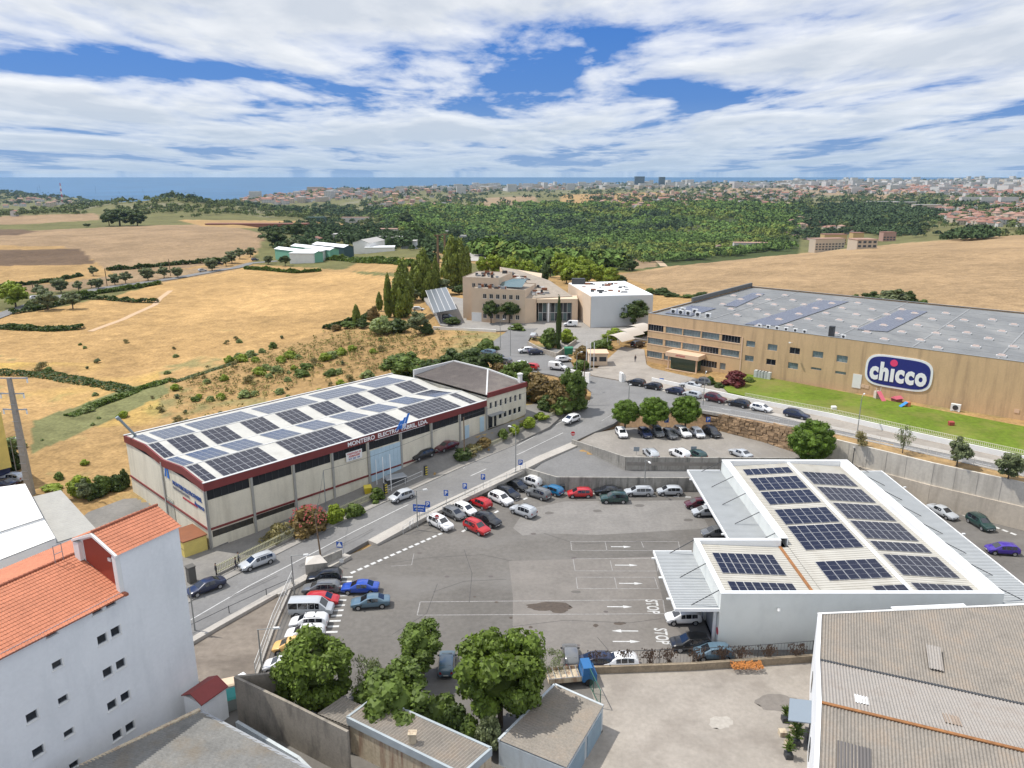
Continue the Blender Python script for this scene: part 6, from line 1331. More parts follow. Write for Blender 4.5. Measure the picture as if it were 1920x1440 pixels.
for i, (cx, top, b, w, k) in enumerate([(1612, 800, 836, 30, 'drybush'), (1692, 792, 850, 36, 'thin'), (1794, 820, 874, 52, 'olive'), (1890, 846, 900, 54, 'olive')]):
    treepx('sapling', ['small dried up sapling nearest the lone round pine', 'spindly sapling on the verge above the retaining wall', 'bushy olive sapling on the verge above the retaining wall', 'rightmost sapling on the verge above the retaining wall'][i], cx, top, b, w, 7, k, cb=.12, group='verge saplings')
treepx('red_shrub', 'dark red round shrub at the left end of the lawn', 1378, 684, 722, 52, 6.8, 'redbush', cb=.02, cat='shrub', trunk=False)
treepx('shrub', 'small green bush beside the dark red shrub', 1405, 702, 716, 22, 6.8, 'bush', cb=0, cat='shrub', trunk=False)
treepx('shrub', 'green bush behind the white wall by the parked silver car', 1332, 700, 722, 22, 6.4, 'bush', cb=0, cat='shrub', trunk=False)
treepx('shrub', 'low bush right of the red shrub along the white wall', 1350, 714, 726, 26, 6.5, 'darkbush', cb=0, cat='shrub', trunk=False)
treepx('oleander', 'large pink flowering shrub by the picket fence and road', 578, 934, 996, 84, .4, 'russet', cb=0, cat='shrub', trunk=False)
fl = MB(); g = random.Random(4); p = P(578, 996, .4)
for k in range(110):
    a, b = g.uniform(0, 6.28), g.uniform(.1, 1.5); q = Vector((math.cos(a)*math.sin(b)*2.9, math.sin(a)*math.sin(b)*2.9, 1.9+math.cos(b)*1.9)); s = .11; fl.poly([q+Vector((-s, 0, -s)), q+Vector((s, 0, -s)), q+Vector((0, s, s))])
fl.build('blossom', mat('pink_blossom', (.45, .08, .08), .7), [o for o in COL.objects if o.name.startswith('oleander')][0])
for i, (x, y, w, t, k, lb) in enumerate([(525, 1012, 66, 972, 'drybush', 'pale yellow grass tuft behind the picket fence'), (630, 978, 42, 930, 'brightbush', 'bright green bush beside the pink flowering shrub'), (665, 965, 40, 930, 'bush', 'green bush behind the fence right of the flowering shrub'), (706, 936, 40, 906, 'bush', 'round bush near the black railings by the warehouse gate'),
    (868, 862, 46, 832, 'darkbush', 'dark bush beside the leaning utility pole'), (888, 850, 50, 828, 'drybush', 'dry reeds behind the dark bush at the utility pole'), (908, 836, 36, 814, 'russet', 'brownish round bush below the warehouse corner'), (944, 820, 28, 800, 'bush', 'small bush at the corner of the office block'), (965, 812, 26, 790, 'brightbush', 'light green bush along the office yard fence'), (990, 800, 34, 775, 'brightbush', 'yellow green bush in the office yard'), (1015, 786, 34, 768, 'brightbush', 'flat yellow green bush by the road bend'), (1040, 776, 30, 760, 'drybush', 'dry bush beside the fence at the road bend')]):
    p = P(x, y, [.4, .5, .6, .8, 1.9, 2.2, 3, 3.5, 3.7, 4, 4.2, 4.2][i]); treepx('shrub', lb, x, t, y, w, p.z, k, cb=0, cat='shrub', trunk=False)
mats_ = ['darkbroad', 'broad', 'russet', 'broad', 'darkbush', 'bush']
for i, (x, t, b, w, z, k) in enumerate([(762, 664, 712, 76, 4, 'broad'), (815, 674, 708, 52, 4.4, 'darkbroad'), (850, 660, 706, 66, 4.6, 'darkbroad'), (895, 654, 712, 78, 4.8, 'darkbroad'), (935, 672, 716, 40, 5, 'russet'), (968, 680, 742, 66, 4.8, 'broad'), (1010, 690, 750, 60, 4.8, 'russet'), (1050, 700, 765, 56, 4.6, 'russet'), (1075, 688, 765, 44, 4.7, 'broad'), (1060, 730, 772, 46, 4.4, 'bush'), (1086, 728, 764, 26, 4.5, 'bush'), (1030, 730, 768, 40, 4.4, 'darkbush'), (880, 690, 716, 60, 4.8, 'darkbroad'), (990, 710, 748, 44, 4.6, 'darkbush'), (1088, 705, 742, 24, 4.8, 'russet'), (840, 680, 712, 40, 4.5, 'broad')]):
    lb = ['round dark green tree at the edge of the dry field behind the warehouse', 'small dark tree behind the office roof, left', 'dark tree behind the office roof ridge', 'broad dark tree behind the office chimney', 'brownish tree below the row of upper parked cars', 'light green tree right of the office chimney', 'reddish shrubby tree below the white van', 'brown green shrubby tree on the road bend bank', 'bright shrubby tree at the top of the road bend', 'green bush low on the road bend bank', 'bush at the kerb of the road bend', 'dark bush inside the road bend bank', 'dark low tree filling the gap behind the office', 'dark bush right of the office wall', 'russet bush at the road junction corner', 'green tree just above the office roof apex'][i]
    w *= 1.3; t -= 5; treepx(B if w > 55 else 'shrub', lb, x, t, b, w, z, k, cb=.05 if w > 42 else 0, cat='tree' if w > 55 else 'shrub', trunk=w > 55)
# around the council building
for (nm, lb, x, t, b, w, z, k, cb) in [('cypress', 'single dark slender cypress on the planted island', 1047, 568, 652, 13, 5.8, 'cypress', .02), (B, 'dark round leafy tree against the pale blue hall wall', 1187, 557, 612, 66, 6.2, 'darkbroad', .06),
    (B, 'dark tree on the grass left of the lobby', 921, 563, 606, 36, 6, 'darkbroad', .25), (B, 'brownish dark tree beside the lobby', 955, 561, 606, 46, 6, 'darkbroad', .22), (B, 'round dark bushy tree at the field corner of the upper car park', 912, 622, 658, 44, 5.2, 'bush', 0),
    ('shrub', 'domed green shrubs around the cypress', 1030, 606, 648, 50, 5.9, 'bush', 0), ('shrub', 'yellow green shrubs right of the cypress', 1064, 606, 642, 36, 5.9, 'brightbush', 0), ('shrub', 'reddish shrubs left of the gatehouse', 1092, 640, 672, 40, 5.6, 'russet', 0), ('shrub', 'green shrub in front of the gatehouse', 1090, 664, 690, 36, 5.5, 'bush', 0),
    ('shrub', 'hedge shrub on the bank above the upper road', 968, 602, 618, 34, 6, 'bush', 0), ('shrub', 'bright bush behind the fabric carports', 1150, 608, 634, 46, 6.1, 'brightbush', 0), ('shrub', 'green bush at the hall corner', 1198, 600, 628, 50, 6.1, 'bush', 0), ('shrub', 'green bush above the carport row', 1128, 625, 652, 44, 6, 'bush', 0), ('shrub', 'round green hedge beside the solar carport', 848, 589, 606, 36, 6, 'darkbush', 0)]:
    treepx(nm, lb, x, t, b, w, z, k, cb=cb, cat='tree' if 'tree' in nm or nm == 'cypress' else 'shrub', trunk=('tree' in nm and cb > .01))
for i, (x, t, b, w) in enumerate([(757, 501, 592, 38), (729, 524, 590, 16), (742, 535, 590, 16), (795, 480, 556, 34), (779, 497, 556, 20), (848, 456, 534, 34), (864, 459, 534, 28), (712, 552, 580, 12), (669, 576, 610, 14), (818, 490, 548, 16), (876, 470, 528, 16)]):
    treepx('poplar', ['tallest poplar of the front group beside the solar carport', 'narrow poplar left of the tallest one', 'slim poplar touching the tallest one', 'tall poplar just behind the solar carport', 'shorter poplar left of the one behind the carport', 'broad twin poplar right of the wooden poles', 'darker twin poplar right of the wooden poles', 'small poplar at the edge of the golden field', 'tiny poplar at the field hedge', 'thin poplar beside the wooden poles', 'rightmost slim poplar next to the council building'][i], x, t, b, w, [5, 5, 5, 6, 6, 6.5, 6.5, 4.5, 3.5, 6.5, 6.5][i], 'poplar', cb=.03, group='poplars', wmul=1.45)
for i, (x, t, b, w, k) in enumerate([(715, 578, 622, 52, 'greybush'), (745, 588, 620, 44, 'darkbush'), (784, 582, 624, 52, 'olive'), (700, 565, 600, 30, 'russet'), (680, 590, 612, 30, 'darkbush'), (655, 595, 612, 34, 'bush'), (630, 605, 618, 24, 'russet'), (800, 600, 624, 30, 'darkbush'), (770, 540, 560, 40, 'olive'), (830, 520, 548, 40, 'olive'), (860, 528, 548, 30, 'darkbush')]):
    treepx('shrub', ['silvery willow-like shrub at the foot of the poplars', 'dark shrub between silvery and olive shrubs below the poplars', 'large olive green shrub left of the solar carport', 'brown shrub left of the poplar group', 'dark hedge shrub at the golden field corner', 'green hedge shrub in the golden field corner', 'leftmost brown hedge shrub of the poplar hedge', 'dark shrub at the foot of the solar carport', 'olive shrub behind the poplars', 'olive shrub by the wooden poles', 'dark shrub left of the council building'][i], x, t, b, w, [4.5, 4.6, 5, 4.5, 4, 3.6, 3.2, 5.2, 6, 6.3, 6.4][i], k, cb=0, cat='shrub', trunk=False)
# row of bright plane trees behind the council building
rowl = 'bright green tree of the dense row behind council building and hall'
for i, (x, t, b, w) in enumerate([(930, 474, 512, 40), (958, 480, 518, 40), (985, 486, 520, 34), (1052, 472, 520, 44), (1078, 476, 524, 42), (1102, 484, 528, 40), (1125, 492, 530, 38), (1145, 500, 532, 34), (1010, 496, 522, 30), (905, 480, 510, 30), (1062, 488, 528, 40), (1090, 496, 530, 40)]):
    treeg('plane_tree', rowl, x, t, b+4, w, 'bright', cb=.08, group='bright tree row')
for i, (x, t, b, w, k) in enumerate([(1032, 480, 520, 30, 'darkbroad'), (1000, 505, 528, 40, 'darkbroad'), (1020, 500, 528, 24, 'cypress'), (1075, 505, 532, 24, 'darkbroad'), (975, 505, 522, 40, 'darkbroad'), (1160, 508, 530, 34, 'darkbush'), (1240, 535, 552, 46, 'darkbush'), (1218, 537, 552, 30, 'bush'), (1180, 486, 508, 34, 'darkbroad'), (1185, 575, 600, 20, 'bush')][:9]):
    treeg(B, 'dark green tree standing among the bright row behind the hall', x, t, b, w, k, cb=.05, group='dark trees behind the hall')
# behind the factory
for i, (x, t, b, w, k) in enumerate([(1600, 543, 578, 30, 'bush'), (1632, 546, 580, 50, 'darkbroad'), (1672, 540, 582, 70, 'olive'), (1700, 545, 582, 44, 'darkbroad'), (1728, 555, 586, 36, 'bush'), (1752, 565, 590, 34, 'darkbush'), (1790, 574, 594, 44, 'darkbush'), (1826, 576, 598, 38, 'darkbush'), (1862, 577, 602, 40, 'darkbush'), (1902, 572, 606, 46, 'bush'), (1260, 545, 556, 36, 'darkbush'), (1290, 548, 558, 30, 'bush'), (1315, 543, 556, 34, 'darkbush')]):
    treeg('hedgerow_tree', 'bushy green tree of the hedgerow behind the flat grey factory roof', x, t, b, w, k, cb=0, group='hedgerow behind the factory', trunk=False)
# field shrubs, left
sh_pts = [(430, 676), (448, 668), (470, 664), (455, 674), (492, 658), (512, 650), (440, 684), (560, 670), (575, 688), (552, 690), (500, 690), (520, 696), (488, 700), (590, 680), (610, 672), (622, 668), (640, 662), (660, 655), (700, 660), (715, 655), (460, 742), (478, 738), (415, 745), (395, 748), (372, 745), (330, 728), (366, 748), (388, 716), (420, 710), (165, 768), (167, 760), (335, 790), (350, 792), (112, 905-10), (160, 868), (585, 742), (600, 735), (540, 712), (566, 702), (468, 715), (620, 700), (635, 697), (230, 780), (80, 690), (90, 694), (300, 770), (528, 676), (545, 668), (480, 676), (505, 705), (525, 735), (640, 720), (655, 712), (690, 705), (20, 560), (60, 572)]
rr_ = random.Random(12)
for i, (x, y) in enumerate(sh_pts):
    s = rr_.uniform(.7, 1.3); kd_ = ['bush', 'greybush', 'brightbush', 'drybush'][rr_.randrange(0, 3)] if rr_.random() < .8 else 'drybush'; WH = ['on the upper slope by the golden field', 'on the lower slope nearer the warehouse'][int(y > 700)]+[', left part', ', middle part', ', right part'][0 if x < 400 else (1 if x < 560 else 2)]; treeg('field_shrub', dict(bush='rounded green', greybush='silvery green', brightbush='yellow green', drybush='straw coloured')[kd_]+' low shrub '+WH, x, y-14*s, y+4, 24*s, kd_, cb=0, group='shrubs on the dry slope', cat='shrub', trunk=False)
for i in range(60):
    x, y = rr_.uniform(60, 760), rr_.uniform(630, 860)
    if y > 1130-.62*x*.9 or x > 740 and y > 690: continue
    if y > 800 and x > 220: continue
    s = rr_.uniform(.25, .6); treeg('field_shrub', 'tiny shrub tuft dotted over the dry grass slope', x, y-14*s, y+3, 26*s, ['bush', 'greybush', 'drybush', 'olive'][rr_.randrange(0, 4)], cb=0, group='shrubs on the dry slope', cat='shrub', trunk=False)
for i, (x, t, b, w, k) in enumerate([(155, 878, 930, 56, 'brightbush'), (195, 880, 925, 54, 'bush'), (222, 878, 918, 40, 'darkbush'), (160, 898, 938, 40, 'olive'), (237, 865, 915, 22, 'darkbush'), (180, 893, 934, 40, 'darkbush'), (30, 828, 880, 34, 'darkbush'), (28, 808, 840, 46, 'greybush'), (100, 905, 918, 44, 'brightbush')]):
    treeg('shrub', ['yellow green shrub nearest the pylon yard', 'green shrub in the clump left of the warehouse gable', 'dark shrub in the clump by the warehouse gable', 'olive shrub at the front of the gable clump', 'narrow dark shrub touching the warehouse gable corner', 'low dark shrub in front of the gable clump', 'tall dark bush beside the yellow apartment building', 'silvery bush behind the tall pylon', 'bright creeping bush by the pylon base'][i], x, t, b, w, k, cb=0, cat='shrub', trunk=False)
# hedges across the fields: leaf masses swept along a line, one thing each
def hedge(label, pts, wpx, hpx, m='dark', seed=1, n=None, leafs=.16, zbump=0):
    w3 = [drop(x, y) for x, y in pts]; w3 = [p for p in w3 if p is not None]; root = empty('hedge', label, 'hedge', w3[0]); g = np.random.default_rng(seed); V = []; K = []
    L = sum((b-a).length for a, b in zip(w3[:-1], w3[1:])); sc = (w3[0].y+w3[-1].y)/2/FPX; W_, H_ = wpx*sc*1.0, hpx*sc
    n = n or int(min(16000, max(2500, L*W_*9))); leafs = leafs*max(1, sc*FPX/160)
    for a, b in zip(w3[:-1], w3[1:]):
        k = max(4, int(n*(b-a).length/L)); t = g.uniform(0, 1, k); c = np.array(a)[None]*(1-t[:, None])+np.array(b)[None]*t[:, None]; d = np.array((b-a).normalized()); s = np.array([-d[1], d[0], 0]); f = g.uniform(-1, 1, k)
        sw = .75+.5*vnoise(c[:, 0]/4, c[:, 1]/4+seed); hh = H_*np.sqrt(np.maximum(0, 1-f**2))*(.45+.9*vnoise(c[:, 0]/2.3+9, c[:, 1]/2.3))
        q = c+s*(f*W_/2*sw)[:, None]; q[:, 2] = base_h(q[:, 0], q[:, 1])-.15+hh*g.uniform(.75, 1.05, k); K.append(q)
    q = np.concatenate(K); n = len(q); nn = g.normal(size=(n, 3))*.5; nn[:, 2] += 1; nn /= np.linalg.norm(nn, axis=1)[:, None]; t1 = np.cross(nn, g.normal(size=(n, 3))); t1 /= np.linalg.norm(t1, axis=1)[:, None]; t2 = np.cross(nn, t1); s = leafs*g.uniform(1.3, 2.6, n)[:, None]
    V = np.stack([q-t1*s, q-t2*s*.7, q+t1*s, q+t2*s*.7], 1).reshape(-1, 3)-np.array(w3[0]); F = np.arange(len(V)).reshape(-1, 4); np_mesh('foliage', V, F, LM[m], root)
hedge('long bramble hedge slanting across the lower left field', [(-30, 700), (40, 702), (90, 704), (150, 716), (200, 724), (246, 735)], 40, 9, 'dark', 1)
hedge('bramble hedge running from the field corner toward the warehouse', [(130, 782), (190, 758), (235, 742), (270, 728), (310, 716), (322, 712)], 26, 7, 'mid', 2)
hedge('dark hedge clump at the left edge of the golden field', [(-30, 614), (40, 617), (100, 620), (155, 617)], 24, 8, 'dark', 3)
hedge('thin hedge with a pointed end in the golden field', [(20, 590), (80, 580), (160, 560), (200, 562), (250, 567), (295, 568)], 14, 9, 'dark', 4)
hedge('hedge branch ending in the middle of the golden field', [(120, 560), (180, 552), (240, 543), (300, 533)], 12, 8, 'mid', 5)
hedge('hedge along the left country road', [(200, 508), (260, 504), (330, 497), (400, 492), (430, 488)], 12, 7, 'dark', 6)
hedge('short hedge on the brown bank at far left', [(-20, 540), (50, 535), (100, 528), (152, 518)], 10, 6, 'dark', 7)
hedge('hedge along the top edge of the golden field below the greenhouses', [(460, 505), (510, 508), (560, 512), (600, 509)], 10, 6, 'mid', 8)
hedge('reed hedge beside the farm track', [(620, 487), (660, 490), (720, 492), (780, 500)], 24, 9, 'mid', 9)
hedge('dark hedge along the poplars at the golden field edge', [(610, 618), (650, 610), (680, 600), (700, 590)], 20, 10, 'dark', 10)
hedge('green fringe on the slope above the small bushes', [(325, 718), (380, 700), (430, 685), (480, 665)], 16, 3, 'olive', 11)
# left country road trees (individual olives)
for i, (x, y, s) in enumerate([(175, 516, 20), (216, 533, 24), (236, 530, 24), (278, 525, 28), (308, 520, 24), (334, 519, 22), (148, 545, 22), (115, 547, 30), (172, 538, 16), (185, 540, 22), (75, 555, 26), (84, 562, 26), (90, 580, 42), (30, 575, 56), (137, 578, 36), (398, 506, 26), (424, 497, 20), (435, 492, 26), (450, 484, 22), (470, 480, 20), (395, 500, 20), (503, 494, 18), (535, 497, 22), (520, 462, 40), (555, 450, 40), (550, 470, 30)]):
    treeg('roadside_tree', 'rounded olive-green tree of the line beside the left country road', x, y-s*.9, y+2, s*1.1, ['olive', 'darkbroad', 'broad', 'bright'][0 if i not in (13, 22, 23, 24) else (3 if i == 13 else 1)], cb=.15, group='trees along the country road')
# ---- woods and scrub too many to count, as masses
def wood(name, label, polys, n, size, m, seed, cat='woodland', squash=.9, ymin=300, tri=70):
    g = np.random.default_rng(seed); pts = []; tries = 0
    bb = [(min(p[0] for p in q), max(p[0] for p in q), min(p[1] for p in q), max(p[1] for p in q)) for q in polys]; ar = np.array([(b[1]-b[0])*(b[3]-b[2]) for b in bb]); ar = ar/ar.sum()
    X, Y, Z = XX[::2, ::2], YY[::2, ::2], ZZ[::2, ::2]; D = np.zeros(X.shape, bool); px, py = PXm[::2, ::2], PYm[::2, ::2]
    for q in polys: D |= pip(px, py, q)
    D &= (Y > ymin); a = np.argwhere(D)
    if len(a) == 0: return
    cell = (X[a[:, 0], np.minimum(a[:, 1]+1, X.shape[1]-1)]-X[a[:, 0], a[:, 1]-1*0])*np.gradient(Y[:, 0])[a[:, 0]]; cell = np.abs(cell); dn = np.clip((fbm(X[a[:, 0], a[:, 1]]/110, Y[a[:, 0], a[:, 1]]/110+seed, 3)+.09)/.10, .015, 1); sc = np.clip(Y[a[:, 0], a[:, 1]]/1000, .5, 3); wgt = cell*dn/sc**1.8; wgt /= wgt.sum()
    k = g.choice(len(a), n, p=wgt); c = np.stack([X[a[k, 0], a[k, 1]], Y[a[k, 0], a[k, 1]]], 1); c += g.normal(size=c.shape)*(c[:, 1:2]*.008+2); z = base_h(c[:, 0], c[:, 1]); d = size*.72*np.clip(c[:, 1]/1500, .8, 1.3)*g.uniform(.45, 1.6, n)
    u = c[:, 0]/c[:, 1]
    T_ = tri; dd = g.normal(size=(n, T_, 3)); dd /= np.linalg.norm(dd, axis=2)[..., None]; dd[..., 2] = np.abs(dd[..., 2])*1.0-.15; lob = 1+.35*np.sin(dd[..., 0]*5+g.uniform(0, 6, (n, 1)))*np.sin(dd[..., 1]*4+g.uniform(0, 6, (n, 1)))
    q = np.stack([c[:, 0], c[:, 1], z+d*.42], 1)[:, None, :]+dd*(d*.5)[:, None, None]*lob[..., None]*np.array([1, 1, squash])
    nn = dd+g.normal(size=dd.shape)*.45; nn[..., 2] += .3; nn /= np.linalg.norm(nn, axis=2)[..., None]; t1 = np.cross(nn, g.normal(size=nn.shape)); t1 /= np.linalg.norm(t1, axis=2)[..., None]; t2 = np.cross(nn, t1); s = (d*.17)[:, None, None]*g.uniform(.7, 1.3, (n, T_, 1))
    V = np.stack([q-t1*s, q+t1*s*.6-t2*s, q+t1*s*.6+t2*s], 2).reshape(-1, 3); F = np.arange(len(V)).reshape(-1, 3); o = np_mesh(name, V, F, m); tag(o, label, cat, kind='stuff'); return o
FM = [mat('forest_leaves_a', (.105, .165, .04), .8, island=.3, var=.5, vscale=.009, var2=.35, v2scale=.05, spec=.1), mat('forest_leaves_b', (.055, .085, .034), .8, island=.3, var=.4, vscale=.02, spec=.1), mat('scrub_leaves', (.11, .135, .045), .8, island=.3, var=.35, vscale=.03, spec=.1)]
wood('valley_forest', 'green mixed forest covering the valley slopes beyond the council building', [[(700, 396), (900, 384), (1100, 388), (1330, 384), (1500, 392), (1460, 470), (1250, 492), (1150, 505), (1000, 508), (880, 470), (780, 440)]], 7500, 13, FM[0], 1, tri=60)
wood('dark_forest', 'darker pine woodland in the valley folds and near the far houses', [[(1000, 400), (1200, 392), (1290, 430), (1100, 450), (960, 430)], [(1470, 395), (1700, 385), (1850, 420), (1830, 452), (1640, 440), (1500, 412)], [(780, 440), (900, 475), (1000, 508), (1200, 510), (1100, 470), (900, 440)], [(1490, 392), (1600, 398), (1720, 440), (1640, 436), (1560, 440), (1500, 452)]], 3800, 14, FM[1], 2, tri=60)
VF = [[(700, 396), (900, 384), (1100, 388), (1330, 384), (1500, 392), (1460, 470), (1250, 492), (1150, 505), (1000, 508), (880, 470), (780, 440)]]
wood('light_woodland', 'yellow green broadleaf patches within the valley forest', VF, 2600, 12, mat('forest_leaves_c', (.17, .205, .045), .8, island=.3, var=.35, vscale=.02, spec=.1), 12, tri=50)
wood('slope_scrub', 'rough olive scrub and dry tufts over the slope behind the warehouse', [[(330, 735), (430, 690), (640, 625), (760, 618), (900, 640), (860, 680), (720, 700), (560, 720), (400, 765), (340, 770)]], 1500, 1.35, mat('slope_leaves', (.21, .185, .065), .85, island=.35, var=.4, vscale=.15, spec=.1), 31, tri=16, ymin=60)
wood('hill_scrub', 'green scrub and trees over the hills on the left', [[(150, 378), (310, 362), (420, 372), (440, 388), (700, 384), (720, 430), (560, 412), (420, 410), (330, 410), (140, 402)], [(-60, 400), (180, 392), (180, 402), (-60, 408)], [(320, 366), (430, 378), (430, 392), (330, 380)]], 3600, 11, FM[2], 3, tri=50)
wood('hill_forest', 'dark wooded hill in front of the sea at far left', [[(-60, 352), (60, 354), (140, 372), (200, 380), (140, 386), (-60, 384)], [(310, 360), (380, 372), (420, 384), (380, 384), (315, 374)], [(420, 384), (640, 390), (780, 396), (700, 410), (560, 402)]], 1500, 13, FM[1], 4, tri=40)
wood('farm_trees', 'trees crowding around the farm buildings and sheds in the middle distance', [[(500, 440), (700, 410), (790, 415), (830, 440), (800, 470), (690, 470), (620, 440), (540, 450)], [(690, 470), (830, 468), (860, 490), (800, 500), (760, 482)], [(560, 405), (760, 400), (780, 416), (640, 420)], [(480, 440), (620, 405), (700, 400), (700, 440), (560, 470), (500, 470)]], 1300, 9, FM[1], 5, ymin=330, tri=90)
wood('plain_trees', 'trees and hedges dotted over the far plain', [[(560, 350), (900, 342), (1300, 340), (1940, 336), (1940, 400), (1500, 390), (900, 384), (640, 386)]], 3600, 15, FM[1], 6, tri=26)
wood('town_trees', 'trees between the houses of the towns and villages', [[(690, 372), (890, 366), (900, 380), (700, 396)], [(1110, 370), (1460, 358), (1540, 372), (1340, 394), (1130, 390)], [(430, 378), (620, 352), (660, 358), (520, 386)], [(1500, 375), (1940, 350), (1940, 445), (1800, 446), (1650, 440), (1460, 410)]], 1700, 12, FM[2], 7, tri=50)
for i, (x, t, b, w) in enumerate([(225, 388, 424, 60), (258, 392, 424, 40), (205, 396, 424, 30), (762, 396, 425, 36), (852, 425, 452, 26), (916, 440, 462, 24), (163, 418, 426, 14)]):
    treeg(B, ['large dark tree clump on the brown field ridge, left', 'dark tree right of the large clump on the field ridge', 'dark tree left of the large clump on the field ridge', 'large dark round tree beyond the farm sheds', 'umbrella pine above the white houses on the ridge', 'umbrella pine right of the small road', 'lone small tree in the far left field'][i], x, t, b, w, 'darkbroad', cb=.05)
# ============================================================ VEHICLES
paint = mat('car_paint', (1, 1, 1), .28, objcol=True, coat=.6, spec=.5)
glassm = mat('car_glass', (.012, .014, .018), .06, spec=.8, coat=.5); tyre = mat('tyre', (.012, .012, .013), .85); rim = mat('alloy', (.42, .43, .45), .3, metal=.7)
hl = mat('headlight_lens', (.6, .62, .65), .12, spec=.8); tl = mat('taillight_lens', (.28, .01, .012), .2); blackp = mat('black_plastic', (.02, .02, .022), .6); plate = mat('number_plate', (.7, .7, .68), .5)
def carproto(name, L, Wd, H, st, wheels, glassf, tail_up=.95, rails=False, roofglass=False):
    """st: stations (x, half width factor, belt z, top z, top half width factor)  front at +x"""
    root = bpy.data.objects.new(name, None); COL.objects.link(root); W2 = Wd/2
    secs = []
    for (x, wf, bz, tz, tf) in st:
        b0 = .24 if abs(x) < L/2-.3 else .34
        secs.append([(x, 0, b0), (x, W2*wf*.86, b0), (x, W2*wf*.98, b0+.18), (x, W2*wf, (b0+.18+bz)/2), (x, W2*wf*.965, bz), (x, W2*tf*1.0, tz-.05 if tz-bz > .2 else (bz+tz)/2), (x, W2*tf*.82, tz), (x, 0, tz+.02)])
    V, F = [], []; n = len(secs[0])
    for s in secs:
        for p in s: V.append(p)
        for p in s[1:-1]: V.append((p[0], -p[1], p[2]))
    m = n+n-2
    def idx(i, k, side): return i*m+k if (side > 0 or k in (0, n-1)) else i*m+n+k-1
    for i in range(len(secs)-1):
        for k in range(n-1):
            F.append((idx(i, k, 1), idx(i+1, k, 1), idx(i+1, k+1, 1), idx(i, k+1, 1))); F.append((idx(i, k+1, -1), idx(i+1, k+1, -1), idx(i+1, k, -1), idx(i, k, -1)))
    for i in (0, len(secs)-1): F.append(tuple([idx(i, k, 1) for k in range(n)]+[idx(i, k, -1) for k in range(n-2, 0, -1)]))
    me = bpy.data.meshes.new('body'); me.from_pydata(V, [], F); me.materials.append(paint)
    bm = bmesh.new(); bm.from_mesh(me); bmesh.ops.recalc_face_normals(bm, faces=bm.faces)
    for f in bm.faces: f.smooth = True
    for e in bm.edges:
        if len(e.link_faces) == 2 and e.calc_face_angle(0) > R(38): e.smooth = False
    bm.to_mesh(me); bm.free(); body = bpy.data.objects.new('body', me); COL.objects.link(body); body.parent = root
    # glazing
    g = MB(); S = lambda i, k, s: Vector((secs[i][k][0], secs[i][k][1]*s, secs[i][k][2]))
    def pane(a, b, c, d, ins=.07, off=.012):
        ctr = (a+b+c+d)/4; nn = (c-a).cross(d-b).normalized();
        if nn.dot(ctr-Vector((0, 0, .7))) < 0: nn = -nn
        q = [p+(ctr-p)*ins+nn*off for p in (a, b, c, d)]; g.quad(*q)
    kb, kt = 4, 5
    for (i, j) in glassf['side']:
        for s in (1, -1): pane(S(i, kb, s), S(j, kb, s), S(j, kt, s), S(i, kt, s), .09)
    for (i, j) in glassf['end']:
        # screen between station i (top edge) and j (bottom edge)
        pane(S(i, kt+1, 1)*1.0, S(i, kt+1, -1), S(j, kt+1 if secs[j][kt+1][2]-secs[j][kb][2] < .2 else kb, -1), S(j, kt+1 if secs[j][kt+1][2]-secs[j][kb][2] < .2 else kb, 1), .06, .02)
    if roofglass: i, j = roofglass; pane(S(i, 6, 1)+Vector((0, 0, .012)), S(i, 6, -1)+Vector((0, 0, .012)), S(j, 6, -1)+Vector((0, 0, .012)), S(j, 6, 1)+Vector((0, 0, .012)), .08)
    g.build('windows', glassm, root)
    for x in wheels:
        for s in (1, -1):
            w = MB(); r_ = .32 if H < 1.6 else .35; w.tube([(0, -.1, 0), (0, .1, 0)], r_, n=18, m=0); w.tube([(0, .101*s, 0), (0, .112*s, 0)], r_*.66, n=12, m=1)
            o = w.build('wheel', [tyre, rim], root); o.location = (x, s*(W2-.1), r_)
    a = MB();
    for x in wheels:
        for s in (1, -1):
            n_ = 10; y = s*(W2*.985+.004)
            for k in range(n_): t0, t1 = math.pi*k/n_, math.pi*(k+1)/n_; ro, ri = (.40 if H < 1.6 else .43), 0; a.poly([(x, y, .3), (x+ro*math.cos(t0), y, .3+ro*math.sin(t0)), (x+ro*math.cos(t1), y, .3+ro*math.sin(t1))])
    for s in (1, -1):
        yb = W2*.99; a.box(-L*.28, L*.28, s*yb-.006, s*yb+.012, .25, .36)
    a.box(L/2-.02, L/2+.012, -W2*.5, W2*.5, .38, .55); a.box(-L/2-.012, -L/2+.02, -W2*.6, W2*.6, .34, .46)
    a.build('trim', blackp, root)
    fx, fw, fz = secs[-1][4][0], secs[-1][4][1], secs[-1][4][2]; rx, rw, rz = secs[0][4][0], secs[0][4][1], secs[0][4][2]
    for s in (1, -1):
        h = MB(); h.hexa([(fx-.34, s*(fw*.98), fz-.19), (fx+.008, s*fw*.92, fz-.24), (fx+.012, s*fw*.5, fz-.24), (fx-.16, s*fw*.5, fz-.2)], [(fx-.36, s*fw*1.04, fz+.0), (fx-.03, s*fw*.95, fz-.05), (fx-.0, s*fw*.5, fz-.07), (fx-.2, s*fw*.5, fz-.0)]); fixn(h.build('headlight', hl, root))
        h = MB(); zt_ = rz+(.25 if H > 1.45 else .04); h.hexa([(rx+.25, s*rw*1.01, rz-.12), (rx+.25, s*rw*.6, rz-.12), (rx-.014, s*rw*.6, rz-.14), (rx-.014, s*rw*.97, rz-.14)], [(rx+.28, s*rw*1.01, zt_-.1), (rx+.25, s*rw*.7, zt_-.1), (rx-.005, s*rw*.7, zt_-.12), (rx-.005, s*rw*.95, zt_-.12)]); fixn(h.build('tail_light', tl, root))
